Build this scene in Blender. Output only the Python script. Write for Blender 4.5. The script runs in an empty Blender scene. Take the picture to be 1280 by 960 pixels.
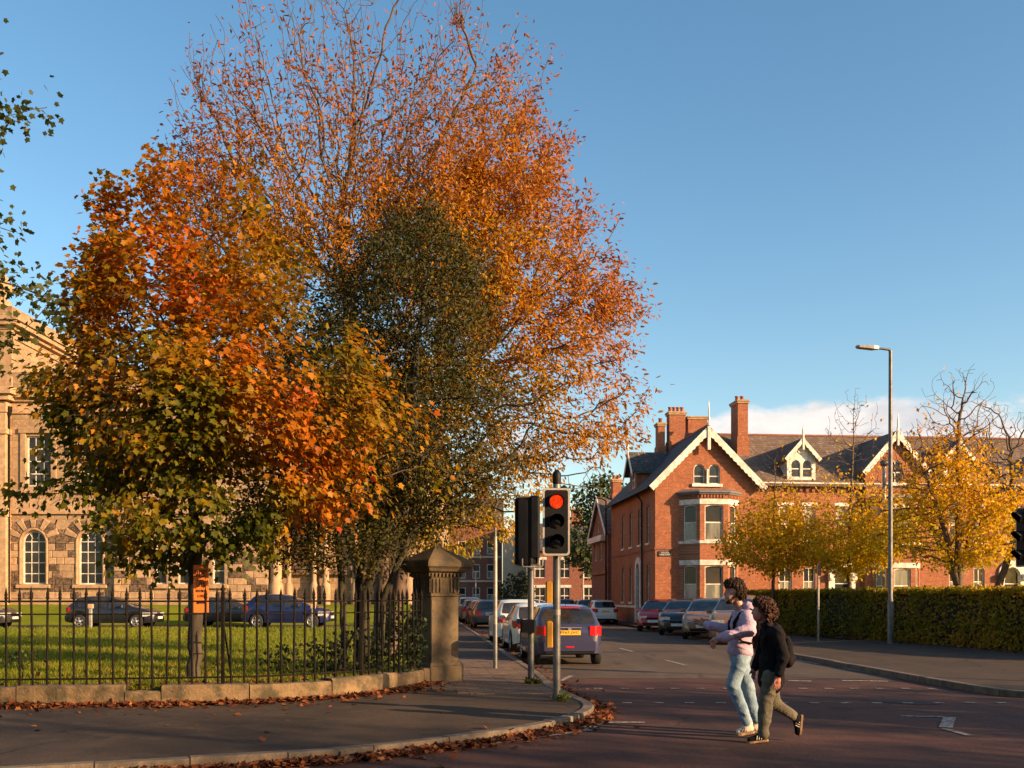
import bpy, math, random
import numpy as np
from mathutils import Vector, Matrix
from mathutils.geometry import tessellate_polygon

S = bpy.context.scene
COL = S.collection
random.seed(7)
RNG = np.random.default_rng(11)
R = math.radians

# ------------------------------------------------------------------ camera
cam_d = bpy.data.cameras.new('camera')
cam = bpy.data.objects.new('camera', cam_d)
COL.objects.link(cam)
cam.location = (0, 0, 1.65)
cam.rotation_euler = (R(90), 0, 0)
cam_d.sensor_width = 36
cam_d.lens = 35.16
cam_d.shift_y = 0.2078
cam_d.clip_start = 0.1
cam_d.clip_end = 8000
S.camera = cam

# ------------------------------------------------------------------ sun, sky, exposure
SUN_EL = 17.0
SUN_AZ = 118.0                       # clockwise from +Y, where the sun stands
sd = Vector((math.sin(R(SUN_AZ)) * math.cos(R(SUN_EL)), math.cos(R(SUN_AZ)) * math.cos(R(SUN_EL)), math.sin(R(SUN_EL))))
sun_d = bpy.data.lights.new('sun', 'SUN')
sun_d.energy = 5.0
sun_d.angle = R(0.53)
sun_d.color = (1.0, 0.66, 0.36)
sun = bpy.data.objects.new('sun', sun_d)
COL.objects.link(sun)
sun.rotation_euler = (-sd).to_track_quat('-Z', 'Y').to_euler()
sun.location = (60, -30, 40)
S.view_settings.view_transform = 'Standard'
S.view_settings.look = 'None'
S.view_settings.exposure = 1.2
S.view_settings.gamma = 1.0
S.view_settings.use_curve_mapping = False
S.cycles.max_bounces = 6
S.cycles.transparent_max_bounces = 8
S.cycles.use_denoising = True

W = bpy.data.worlds.new('World')
S.world = W
W.use_nodes = True


def nd(nt, typ, ins=None, **kw):
    n = nt.nodes.new(typ)
    for k, v in kw.items():
        setattr(n, k, v)
    for k, v in (ins or {}).items():
        if hasattr(v, 'is_output'):
            nt.links.new(v, n.inputs[k])
        else:
            n.inputs[k].default_value = v
    return n


def mth(nt, op, a, b=0.0, clamp=False):
    n = nd(nt, 'ShaderNodeMath', operation=op, use_clamp=clamp)
    for i, v in enumerate((a, b)):
        if hasattr(v, 'is_output'):
            nt.links.new(v, n.inputs[i])
        else:
            n.inputs[i].default_value = v
    return n.outputs[0]


def mixc(nt, f, a, b, mode='MIX'):
    n = nd(nt, 'ShaderNodeMix', data_type='RGBA', blend_type=mode)
    for i, v in ((0, f), (6, a), (7, b)):
        if hasattr(v, 'is_output'):
            nt.links.new(v, n.inputs[i])
        elif i == 0:
            n.inputs[0].default_value = v
        else:
            n.inputs[i].default_value = tuple(v) + ((1.0,) if len(v) == 3 else ())
    return n.outputs[2]


def smooth(nt, x, lo, hi):
    n = nd(nt, 'ShaderNodeMapRange', {1: lo, 2: hi, 3: 0.0, 4: 1.0}, interpolation_type='SMOOTHSTEP')
    nt.links.new(x, n.inputs[0])
    return n.outputs[0]


def build_world():
    nt = W.node_tree
    bg = nt.nodes['Background']
    sky = nd(nt, 'ShaderNodeTexSky', sky_type='NISHITA', sun_disc=False)
    sky.sun_elevation = R(SUN_EL)
    sky.sun_rotation = R(SUN_AZ)
    sky.altitude = 20
    sky.air_density = 1.0
    sky.dust_density = 1.0
    sky.ozone_density = 0.6
    tc = nd(nt, 'ShaderNodeTexCoord')
    g = tc.outputs['Generated']
    sep = nd(nt, 'ShaderNodeSeparateXYZ', {0: g})
    el = mth(nt, 'ARCSINE', sep.outputs[2])
    # low cumulus: a stretched noise, kept to a band above the horizon all the way round
    mp = nd(nt, 'ShaderNodeMapping', {0: g, 1: (3.1, 0.4, 1.3), 3: (3.4, 3.4, 7.5)})
    n1 = nd(nt, 'ShaderNodeTexNoise', {0: mp.outputs[0], 'Scale': 1.5, 'Detail': 9.0, 'Roughness': 0.56, 'Lacunarity': 2.2})
    band = mth(nt, 'MULTIPLY', smooth(nt, el, 0.0, 0.07), mth(nt, 'SUBTRACT', 1.0, smooth(nt, el, 0.14, 0.25)))
    v = mth(nt, 'ADD', n1.outputs[0], mth(nt, 'MULTIPLY', mth(nt, 'SUBTRACT', band, 1.0), 0.35))
    mask = smooth(nt, v, 0.45, 0.585)
    n2 = nd(nt, 'ShaderNodeTexNoise', {0: mp.outputs[0], 'Scale': 3.4, 'Detail': 6.0, 'Roughness': 0.6})
    shade = smooth(nt, n2.outputs[0], 0.35, 0.65)
    ccol = mixc(nt, shade, (3.5, 3.3, 3.35), (5.3, 4.6, 4.2))
    mask = mth(nt, 'MULTIPLY', mask, 0.85)
    hs = nd(nt, 'ShaderNodeHueSaturation', {'Hue': 0.495, 'Saturation': 1.3, 'Value': 1.0, 'Color': sky.outputs[0]})
    col = mixc(nt, mask, hs.outputs[0], ccol)
    nt.links.new(col, bg.inputs[0])
    bg.inputs[1].default_value = 0.098


build_world()

# ------------------------------------------------------------------ materials


def new_mat(name):
    m = bpy.data.materials.new(name)
    m.use_nodes = True
    return m, m.node_tree, m.node_tree.nodes['Principled BSDF']


def M(name, col, rough=0.7, col2=None, scale=6.0, detail=5.0, bump=0.0, bscale=None, metal=0.0, spec=0.5, lo=0.35, hi=0.65, coat=0.0, stretch=None, rnd=0.0):
    m, nt, b = new_mat(name)
    b.inputs['Roughness'].default_value = rough
    b.inputs['Metallic'].default_value = metal
    b.inputs['Specular IOR Level'].default_value = spec
    b.inputs['Coat Weight'].default_value = coat
    b.inputs['Coat Roughness'].default_value = 0.04
    tc = nd(nt, 'ShaderNodeTexCoord')
    vec = tc.outputs['Object']
    if stretch:
        vec = nd(nt, 'ShaderNodeMapping', {0: vec, 3: stretch}).outputs[0]
    c2 = col2 or tuple(c * 0.75 for c in col)
    nz = nd(nt, 'ShaderNodeTexNoise', {0: vec, 'Scale': scale, 'Detail': detail, 'Roughness': 0.6})
    f = smooth(nt, nz.outputs[0], lo, hi)
    c = mixc(nt, f, c2, col)
    if rnd:
        oi = nd(nt, 'ShaderNodeObjectInfo')
        k = mth(nt, 'ADD', 1.0 - rnd, mth(nt, 'MULTIPLY', oi.outputs['Random'], 2 * rnd))
        h = nd(nt, 'ShaderNodeHueSaturation', {'Value': k, 'Color': c})
        c = h.outputs[0]
    nt.links.new(c, b.inputs['Base Color'])
    if bump:
        nb = nd(nt, 'ShaderNodeTexNoise', {0: vec, 'Scale': bscale or scale * 4, 'Detail': 4.0})
        bp = nd(nt, 'ShaderNodeBump', {'Strength': bump, 'Distance': 0.02, 'Height': nb.outputs[0]})
        nt.links.new(bp.outputs[0], b.inputs['Normal'])
    return m


def M_emit(name, col, strength):
    m, nt, b = new_mat(name)
    b.inputs['Base Color'].default_value = (*[c * 0.3 for c in col], 1)
    b.inputs['Emission Color'].default_value = (*col, 1)
    b.inputs['Emission Strength'].default_value = strength
    return m


def M_leaf(name, trans=0.4, rough=0.5):
    m, nt, b = new_mat(name)
    at = nd(nt, 'ShaderNodeVertexColor', layer_name='col')
    nt.links.new(at.outputs[0], b.inputs['Base Color'])
    b.inputs['Roughness'].default_value = rough
    b.inputs['Specular IOR Level'].default_value = 0.25
    hs = nd(nt, 'ShaderNodeHueSaturation', {'Saturation': 1.0, 'Value': 1.1, 'Color': at.outputs[0]})
    tr = nd(nt, 'ShaderNodeBsdfTranslucent', {0: hs.outputs[0]})
    mx = nd(nt, 'ShaderNodeMixShader', {0: trans, 1: b.outputs[0], 2: tr.outputs[0]})
    nt.links.new(mx.outputs[0], nt.nodes['Material Output'].inputs[0])
    return m


def M_brick(name, c1, c2, mortar, bw=0.225, bh=0.075, ms=0.010, bump=0.4, stain=0.25, off=0.5):
    m, nt, b = new_mat(name)
    b.inputs['Roughness'].default_value = 0.85
    b.inputs['Specular IOR Level'].default_value = 0.25
    tc = nd(nt, 'ShaderNodeTexCoord')
    sp = nd(nt, 'ShaderNodeSeparateXYZ', {0: tc.outputs['Object']})
    u = mth(nt, 'ADD', sp.outputs[0], sp.outputs[1])
    vec = nd(nt, 'ShaderNodeCombineXYZ', {0: u, 1: sp.outputs[2], 2: 0.0}).outputs[0]
    bt = nd(nt, 'ShaderNodeTexBrick', {0: vec, 'Color1': (*c1, 1), 'Color2': (*c2, 1), 'Mortar': (*mortar, 1), 'Scale': 1.0,
                                       'Mortar Size': ms, 'Mortar Smooth': 0.1, 'Bias': 0.0, 'Brick Width': bw, 'Row Height': bh}, offset=off)
    nz = nd(nt, 'ShaderNodeTexNoise', {0: tc.outputs['Object'], 'Scale': 0.7, 'Detail': 6.0, 'Roughness': 0.65})
    n2 = nd(nt, 'ShaderNodeTexNoise', {0: vec, 'Scale': 7.0, 'Detail': 2.0})
    c = mixc(nt, mth(nt, 'MULTIPLY', smooth(nt, nz.outputs[0], 0.4, 0.75), stain), bt.outputs[0], tuple(x * 0.35 for x in c1))
    c = mixc(nt, mth(nt, 'MULTIPLY', smooth(nt, n2.outputs[0], 0.56, 0.64), 0.5), c, tuple(min(1, x * 1.7 + 0.06) for x in c2))
    nt.links.new(c, b.inputs['Base Color'])
    h = mth(nt, 'SUBTRACT', 1.0, bt.outputs[1])
    bp = nd(nt, 'ShaderNodeBump', {'Strength': bump, 'Distance': 0.01, 'Height': h})
    nt.links.new(bp.outputs[0], b.inputs['Normal'])
    return m


def M_ground(name, col, col2, c3=None, scale=0.35, grain=60.0, gstr=0.25, rough=0.9, bump=0.3, spec=0.3, cracks=0.0):
    """asphalt, soil, lawn: large patches, fine aggregate and a bump"""
    m, nt, b = new_mat(name)
    b.inputs['Roughness'].default_value = rough
    b.inputs['Specular IOR Level'].default_value = spec
    tc = nd(nt, 'ShaderNodeTexCoord')
    o = tc.outputs['Object']
    a = nd(nt, 'ShaderNodeTexNoise', {0: o, 'Scale': scale, 'Detail': 7.0, 'Roughness': 0.62})
    c = mixc(nt, smooth(nt, a.outputs[0], 0.36, 0.64), col2, col)
    if c3:
        a3 = nd(nt, 'ShaderNodeTexNoise', {0: o, 'Scale': scale * 5.3, 'Detail': 5.0})
        c = mixc(nt, mth(nt, 'MULTIPLY', smooth(nt, a3.outputs[0], 0.52, 0.68), 0.6), c, c3)
    if cracks:
        dn = nd(nt, 'ShaderNodeTexNoise', {0: o, 'Scale': 1.1, 'Detail': 4.0})
        dv = nd(nt, 'ShaderNodeVectorMath', {0: o, 1: dn.outputs[1]}, operation='ADD')
        vo = nd(nt, 'ShaderNodeTexVoronoi', {0: dv.outputs[0], 'Scale': cracks}, feature='DISTANCE_TO_EDGE')
        gate = nd(nt, 'ShaderNodeTexNoise', {0: o, 'Scale': 0.21, 'Detail': 2.0})
        ln = mth(nt, 'SUBTRACT', 1.0, smooth(nt, vo.outputs[0], 0.002, 0.014))
        c = mixc(nt, mth(nt, 'MULTIPLY', mth(nt, 'MULTIPLY', ln, smooth(nt, gate.outputs[0], 0.42, 0.58)), 0.75), c, tuple(x * 0.3 for x in col2))
        sm_ = nd(nt, 'ShaderNodeMapping', {0: o, 3: (1.3, 0.10, 1.0)})
        s2 = nd(nt, 'ShaderNodeTexNoise', {0: sm_.outputs[0], 'Scale': 1.2, 'Detail': 4.0})
        c = mixc(nt, mth(nt, 'MULTIPLY', smooth(nt, s2.outputs[0], 0.45, 0.7), 0.4), c, tuple(x * 1.45 for x in col))
        oil = nd(nt, 'ShaderNodeTexNoise', {0: o, 'Scale': 1.9, 'Detail': 3.0})
        c = mixc(nt, mth(nt, 'MULTIPLY', smooth(nt, oil.outputs[0], 0.64, 0.72), 0.5), c, tuple(x * 0.45 for x in col2))
    g = nd(nt, 'ShaderNodeTexNoise', {0: o, 'Scale': grain, 'Detail': 3.0})
    k = mth(nt, 'ADD', 1.0 - gstr, mth(nt, 'MULTIPLY', g.outputs[0], 2 * gstr))
    h = nd(nt, 'ShaderNodeHueSaturation', {'Value': k, 'Color': c})
    nt.links.new(h.outputs[0], b.inputs['Base Color'])
    bp = nd(nt, 'ShaderNodeBump', {'Strength': bump, 'Distance': 0.01, 'Height': g.outputs[0]})
    nt.links.new(bp.outputs[0], b.inputs['Normal'])
    return m


MT = {}
MT['brick'] = M_brick('red_brick', (0.33, 0.098, 0.038), (0.23, 0.064, 0.027), (0.27, 0.165, 0.10), stain=0.42)
MT['brick_dark'] = M_brick('dark_brick', (0.24, 0.075, 0.045), (0.17, 0.055, 0.035), (0.22, 0.14, 0.10))
MT['slate'] = M_brick('roof_slate', (0.060, 0.056, 0.058), (0.085, 0.075, 0.07), (0.03, 0.03, 0.03), bw=0.3, bh=0.16, ms=0.008, stain=0.3)
MT['slate_brown'] = M_brick('brown_roof_slate', (0.115, 0.080, 0.058), (0.155, 0.108, 0.078), (0.05, 0.04, 0.034), bw=0.3, bh=0.16, ms=0.008, stain=0.3)
MT['ashlar'] = M_brick('ashlar_stone', (0.35, 0.225, 0.125), (0.28, 0.18, 0.10), (0.17, 0.11, 0.07), bw=0.95, bh=0.40, ms=0.010, stain=0.45)
MT['white'] = M('white_paint', (0.74, 0.68, 0.59), 0.55, (0.47, 0.42, 0.35), 3.0)
MT['border'] = M('signal_border', (0.38, 0.34, 0.29), 0.6, (0.29, 0.26, 0.22), 8.0)
MT['cream'] = M('cream_render', (0.62, 0.50, 0.33), 0.85, (0.52, 0.41, 0.27), 1.2, bump=0.2)
MT['glass'] = M('window_glass', (0.018, 0.020, 0.022), 0.06, (0.04, 0.036, 0.03), 0.9, spec=0.35, rnd=0.3)
MT['glass_pale'] = M('curtained_glass', (0.30, 0.27, 0.21), 0.10, (0.10, 0.11, 0.105), 1.3, spec=0.6, lo=0.42, hi=0.58, rnd=0.3, stretch=(1.0, 1.0, 0.15))
MT['stone'] = M('sandstone', (0.42, 0.265, 0.145), 0.85, (0.30, 0.19, 0.105), 3.5, bump=0.5, bscale=22, rnd=0.14)
MT['stone_rock'] = M('vermiculated_sandstone', (0.19, 0.115, 0.065), 0.9, (0.065, 0.042, 0.027), 9.0, bump=1.0, bscale=14, rnd=0.3, lo=0.4, hi=0.6)
MT['stone_old'] = M('weathered_sandstone', (0.125, 0.084, 0.042), 0.9, (0.045, 0.034, 0.019), 2.3, bump=0.6, bscale=30, rnd=0.12, lo=0.3, hi=0.62)
MT['wall_stone'] = M('garden_wall_stone', (0.18, 0.115, 0.054), 0.9, (0.052, 0.039, 0.018), 3.2, bump=0.7, bscale=24, rnd=0.18, lo=0.36, hi=0.62)
MT['lead'] = M('roof_lead', (0.16, 0.15, 0.15), 0.6)
MT['black'] = M('black_plastic', (0.007, 0.007, 0.008), 0.55, spec=0.2)
MT['iron'] = M('black_iron', (0.007, 0.0065, 0.006), 0.6, (0.015, 0.010, 0.007), 9.0, bump=0.3, spec=0.08)
MT['galv'] = M('galvanised_steel', (0.15, 0.145, 0.13), 0.5, (0.09, 0.085, 0.08), 5.0, metal=0.4)
MT['galv_light'] = M('pale_steel', (0.34, 0.31, 0.27), 0.5, (0.22, 0.20, 0.17), 5.0, metal=0.2)
MT['yellow'] = M('yellow_plastic', (0.42, 0.20, 0.010), 0.5, (0.33, 0.15, 0.008), 4.0)
MT['orange'] = M('orange_sign', (0.75, 0.185, 0.02), 0.6, (0.66, 0.16, 0.02), 3.0)
MT['ink'] = M('black_print', (0.012, 0.010, 0.010), 0.6)
MT['sign_white'] = M('white_print', (0.75, 0.75, 0.72), 0.5)
MT['plate'] = M('yellow_plate', (0.74, 0.40, 0.03), 0.4, (0.70, 0.37, 0.03))
MT['plate_white'] = M('white_plate', (0.7, 0.68, 0.62), 0.4)
MT['bark'] = M('bark', (0.070, 0.050, 0.031), 0.9, (0.028, 0.021, 0.014), 7.0, bump=0.9, bscale=20, stretch=(1, 1, 0.25))
MT['bark_moss'] = M('mossy_bark', (0.060, 0.050, 0.020), 0.9, (0.020, 0.016, 0.010), 4.0, bump=0.9, bscale=20, stretch=(1, 1, 0.3))
MT['twig'] = M('twig_bark', (0.13, 0.08, 0.05), 0.85, (0.06, 0.04, 0.028), 5.0)
MT['leaf'] = M_leaf('autumn_leaf', 0.5)
MT['leaf_dark'] = M_leaf('glossy_leaf', 0.25, 0.7)
MT['litter'] = M_leaf('fallen_leaf', 0.1, 0.8)
MT['red_road'] = M_ground('red_asphalt', (0.074, 0.027, 0.017), (0.043, 0.019, 0.013), (0.096, 0.038, 0.023), 0.3, 22.0, 0.55, bump=0.6, cracks=0.30)
MT['grey_road'] = M_ground('grey_asphalt', (0.088, 0.061, 0.040), (0.060, 0.042, 0.029), (0.048, 0.034, 0.024), 0.25, 20.0, 0.45, bump=0.6, cracks=0.26)
MT['pave'] = M_ground('worn_tarmac', (0.054, 0.034, 0.020), (0.034, 0.022, 0.0135), (0.068, 0.043, 0.026), 0.5, 26.0, 0.5, bump=0.6, cracks=0.33)
MT['tar'] = M_ground('tar_repair', (0.045, 0.033, 0.027), (0.032, 0.024, 0.021), None, 1.2, 60.0, 0.35, bump=0.5)
MT['slab'] = M('concrete_slab', (0.125, 0.076, 0.045), 0.9, (0.078, 0.048, 0.03), 5.0, bump=0.5, bscale=40, rnd=0.28)
MT['kerb'] = M('kerb_granite', (0.16, 0.118, 0.078), 0.85, (0.09, 0.067, 0.046), 6.0, bump=0.4, bscale=40, rnd=0.14)
MT['lawn'] = M_ground('lawn_turf', (0.165, 0.190, 0.010), (0.115, 0.145, 0.009), (0.20, 0.175, 0.014), 0.6, 30.0, 0.4, rough=0.95, bump=0.8, spec=0.1)
MT['soil'] = M_ground('garden_soil', (0.075, 0.055, 0.03), (0.05, 0.045, 0.02), None, 0.5, 30.0, 0.4)
MT['paint'] = M('road_paint', (0.36, 0.31, 0.25), 0.85, (0.10, 0.065, 0.05), 16.0, lo=0.40, hi=0.60)
MT['skin'] = M('skin', (0.42, 0.22, 0.145), 0.5, (0.36, 0.17, 0.11), 8.0)
MT['skin_red'] = M('ruddy_skin', (0.44, 0.17, 0.12), 0.5, (0.36, 0.13, 0.09), 8.0)
MT['lavender'] = M('lavender_cotton', (0.46, 0.33, 0.42), 0.9, (0.37, 0.265, 0.35), 5.0, bump=0.4, bscale=40)
MT['denim'] = M('pale_denim', (0.24, 0.33, 0.40), 0.85, (0.13, 0.195, 0.26), 7.0, bump=0.4, bscale=60)
MT['olive'] = M('olive_cloth', (0.115, 0.098, 0.062), 0.9, (0.075, 0.064, 0.042), 7.0, bump=0.4, bscale=60)
MT['black_cloth'] = M('black_cloth', (0.013, 0.011, 0.012), 0.9, (0.007, 0.006, 0.007), 6.0, bump=0.4, bscale=40, spec=0.1)
MT['hair_dark'] = M('dark_brown_hair', (0.045, 0.020, 0.011), 0.7, (0.015, 0.007, 0.005), 22.0, spec=0.2)
MT['hair_brown'] = M('curly_brown_hair', (0.070, 0.028, 0.015), 0.7, (0.025, 0.010, 0.007), 22.0, spec=0.2)
MT['shoe_white'] = M('cream_leather', (0.66, 0.58, 0.45), 0.6, (0.55, 0.47, 0.36), 10.0)
MT['sole'] = M('gum_sole', (0.30, 0.17, 0.08), 0.7)
MT['tyre'] = M('tyre_rubber', (0.012, 0.012, 0.012), 0.8)
MT['rim'] = M('alloy_rim', (0.45, 0.43, 0.40), 0.35, metal=0.7)
MT['car_glass'] = M('car_glass', (0.012, 0.014, 0.015), 0.03, (0.03, 0.028, 0.025), 2.0, spec=0.8)
MT['tail'] = M('tail_light_red', (0.55, 0.015, 0.02), 0.15, (0.40, 0.01, 0.015), 20.0, coat=0.6)
MT['lamp_clear'] = M('headlight_clear', (0.55, 0.53, 0.50), 0.12, (0.30, 0.29, 0.28), 20.0, coat=0.6)


def paint(name, c):
    return M(name, c, 0.32, tuple(x * 0.92 for x in c), 1.5, coat=0.7, spec=0.5)


MT['car_purple'] = paint('purple_car_paint', (0.030, 0.030, 0.070))
MT['car_white'] = paint('white_car_paint', (0.62, 0.57, 0.50))
MT['car_black'] = paint('black_car_paint', (0.010, 0.010, 0.012))
MT['car_grey'] = paint('dark_grey_car_paint', (0.030, 0.028, 0.028))
MT['car_red'] = paint('red_car_paint', (0.42, 0.006, 0.012))
MT['car_maroon'] = paint('maroon_car_paint', (0.10, 0.012, 0.012))
MT['car_silver'] = paint('silver_car_paint', (0.36, 0.34, 0.32))
MT['car_bronze'] = paint('bronze_car_paint', (0.17, 0.10, 0.05))
MT['car_blue'] = paint('blue_car_paint', (0.007, 0.011, 0.055))
MT['car_navy'] = paint('navy_car_paint', (0.012, 0.020, 0.045))

# ------------------------------------------------------------------ object helpers


def link(o, parent=None):
    COL.objects.link(o)
    if parent is not None:
        o.parent = parent
    return o


def tag(o, label=None, cat=None, group=None, kind=None):
    if label:
        o['label'] = label
    if cat:
        o['category'] = cat
    if group:
        o['group'] = group
    if kind:
        o['kind'] = kind
    return o


def thing(name, label, cat, loc=(0, 0, 0), rz=0.0, group=None):
    o = link(bpy.data.objects.new(name, None))
    o.empty_display_size = 0.3
    o.location = loc
    o.rotation_euler = (0, 0, rz)
    return tag(o, label, cat, group)


def copy_tree(o, parent=None):
    c = o.copy()
    COL.objects.link(c)
    c.parent = parent
    for ch in list(o.children):
        copy_tree(ch, c)
    return c


class MB:
    def __init__(s):
        s.v, s.f, s.m, s.sm = [], [], [], []

    def face(s, pts, mi=0, sm=False):
        n = len(s.v)
        s.v += [tuple(p) for p in pts]
        s.f.append(tuple(range(n, n + len(pts))))
        s.m.append(mi)
        s.sm.append(sm)
        return s

    def raw(s, vs, fs, mi=0, sm=False):
        n = len(s.v)
        s.v += [tuple(p) for p in vs]
        for f in fs:
            s.f.append(tuple(i + n for i in f))
            s.m.append(mi)
            s.sm.append(sm)
        return s

    def box(s, x0, x1, y0, y1, z0, z1, mi=0, b=0.0):
        if b <= 0:
            vs = [(x, y, z) for z in (z0, z1) for y in (y0, y1) for x in (x0, x1)]
            fs = [(0, 2, 3, 1), (4, 5, 7, 6), (0, 1, 5, 4), (1, 3, 7, 5), (3, 2, 6, 7), (2, 0, 4, 6)]
            return s.raw(vs, fs, mi)
        # chamfered
        pr = [(x0 + b, y0), (x1 - b, y0), (x1, y0 + b), (x1, y1 - b), (x1 - b, y1), (x0 + b, y1), (x0, y1 - b), (x0, y0 + b)]
        cx, cy = (x0 + x1) / 2, (y0 + y1) / 2
        sx, sy = (x1 - x0 - 2 * b) / (x1 - x0), (y1 - y0 - 2 * b) / (y1 - y0)
        ins = [(cx + (x - cx) * sx, cy + (y - cy) * sy) for x, y in pr]
        rings = [[(x, y, z0) for x, y in pr], [(x, y, z1 - b) for x, y in pr], [(x, y, z1) for x, y in ins]]
        return s.loft(rings, mi, cap=True)

    def loft(s, rings, mi=0, cap=True, closed=True, sm=False):
        n = len(rings[0])
        vs = [p for r in rings for p in r]
        fs = []
        for i in range(len(rings) - 1):
            for j in range(n if closed else n - 1):
                k = (j + 1) % n
                fs.append((i * n + j, i * n + k, (i + 1) * n + k, (i + 1) * n + j))
        s.raw(vs, fs, mi, sm)
        if cap:
            s.face(list(reversed(rings[0])), mi)
            s.face(rings[-1], mi)
        return s

    def tube(s, pts, rad, n=8, mi=0, sm=True, cap=True):
        pts = [Vector(p) for p in pts]
        if not hasattr(rad, '__len__'):
            rad = [rad] * len(pts)
        rings = []
        u = None
        for i, p in enumerate(pts):
            d = (pts[min(i + 1, len(pts) - 1)] - pts[max(i - 1, 0)]).normalized()
            if u is None:
                u = d.cross(Vector((0.31, 0.17, 0.93)) if abs(d.z) < 0.9 else Vector((1, 0.1, 0))).normalized()
            else:
                u = (u - d * u.dot(d)).normalized()
            w = d.cross(u)
            rings.append([p + (u * math.cos(2 * math.pi * k / n) + w * math.sin(2 * math.pi * k / n)) * rad[i] for k in range(n)])
        return s.loft(rings, mi, cap, True, sm)

    def lathe(s, prof, c=(0, 0, 0), n=16, mi=0, axis='z', sm=True, cap=True):
        rings = []
        for r, z in prof:
            ring = []
            for k in range(n):
                a = 2 * math.pi * k / n
                x, y = r * math.cos(a), r * math.sin(a)
                p = (x, y, z) if axis == 'z' else ((z, x, y) if axis == 'x' else (y, z, x))
                ring.append((p[0] + c[0], p[1] + c[1], p[2] + c[2]))
            rings.append(ring)
        return s.loft(rings, mi, cap, True, sm)

    def xform(s, mtx, start=0):
        for i in range(start, len(s.v)):
            s.v[i] = tuple(mtx @ Vector(s.v[i]))
        return s

    def mesh(s, name, mats):
        me = bpy.data.meshes.new(name)
        me.from_pydata(s.v, [], s.f)
        for m in (mats if isinstance(mats, (list, tuple)) else [mats]):
            me.materials.append(m)
        if any(s.m):
            me.polygons.foreach_set('material_index', s.m)
        me.polygons.foreach_set('use_smooth', s.sm)
        me.update()
        return me

    def build(s, name, mats, parent=None, loc=None, rz=None):
        o = bpy.data.objects.new(name, s.mesh(name, mats))
        link(o, parent)
        if loc is not None:
            o.location = loc
        if rz is not None:
            o.rotation_euler = (0, 0, rz)
        return o


def inst(me, name, parent=None, loc=(0, 0, 0), rz=0.0):
    o = bpy.data.objects.new(name, me)
    link(o, parent)
    o.location = loc
    o.rotation_euler = (0, 0, rz)
    return o


def np_mesh(name, verts, counts, idx, mats, cols=None, smooth=False):
    """verts (n,3), counts per face, flat loop indices"""
    me = bpy.data.meshes.new(name)
    verts = np.asarray(verts, np.float32)
    counts = np.asarray(counts, np.int32)
    idx = np.asarray(idx, np.int32)
    me.vertices.add(len(verts))
    me.vertices.foreach_set('co', verts.ravel())
    me.loops.add(len(idx))
    me.loops.foreach_set('vertex_index', idx)
    me.polygons.add(len(counts))
    st = np.zeros(len(counts), np.int32)
    st[1:] = np.cumsum(counts)[:-1]
    me.polygons.foreach_set('loop_start', st)
    if smooth:
        me.polygons.foreach_set('use_smooth', np.ones(len(counts), bool))
    for m in (mats if isinstance(mats, (list, tuple)) else [mats]):
        me.materials.append(m)
    if cols is not None:
        ca = me.color_attributes.new('col', 'FLOAT_COLOR', 'POINT')
        c4 = np.ones((len(verts), 4), np.float32)
        c4[:, :3] = cols
        ca.data.foreach_set('color', c4.ravel())
    me.update()
    me.validate()
    return me


def text_mesh(body, size, depth=0.004):
    cu = bpy.data.curves.new('lettering', 'FONT')
    cu.body = body
    cu.size = size
    cu.align_x = 'CENTER'
    cu.align_y = 'CENTER'
    cu.extrude = depth
    o = bpy.data.objects.new('lettering', cu)
    COL.objects.link(o)
    dg = bpy.context.evaluated_depsgraph_get()
    me = bpy.data.meshes.new_from_object(o.evaluated_get(dg))
    bpy.data.objects.remove(o)
    bpy.data.curves.remove(cu)
    return me


def lettering(body, w, h, mat, parent, mtx):
    """flat lettering fitted into w x h, in the x-y plane of mtx"""
    me = text_mesh(body, 1.0)
    co = np.array([v.co[:] for v in me.vertices])
    lo, hi = co.min(0), co.max(0)
    sx, sy = w / (hi[0] - lo[0]), h / (hi[1] - lo[1])
    c = (lo + hi) / 2
    for v in me.vertices:
        v.co = ((v.co[0] - c[0]) * sx, (v.co[1] - c[1]) * sy, v.co[2] * 0.5 + 0.002)
    me.materials.clear()
    me.materials.append(mat)
    o = bpy.data.objects.new('lettering', me)
    link(o, parent)
    o.matrix_local = mtx
    return o


# ------------------------------------------------------------------ walls with real openings
UX, UZ = Vector((1, 0, 0)), Vector((0, 0, 1))


def rect(u0, u1, v0, v1):
    return [(u0, v0), (u1, v0), (u1, v1), (u0, v1)]


def arch(u0, u1, v0, v1, n=8):
    """round-headed opening, v1 is the crown"""
    r = (u1 - u0) / 2
    c, s = (u0 + u1) / 2, v1 - r
    return [(u0, v0), (u1, v0)] + [(c + r * math.cos(math.pi * k / n), s + r * math.sin(math.pi * k / n)) for k in range(n + 1)]


def seg_arch(u0, u1, v0, v1, rise, n=6):
    p = [(u0, v0), (u1, v0)]
    for k in range(n + 1):
        t = k / n
        p.append((u1 + (u0 - u1) * t, v1 - rise + rise * (1 - (2 * t - 1) ** 2)))
    return p


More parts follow.
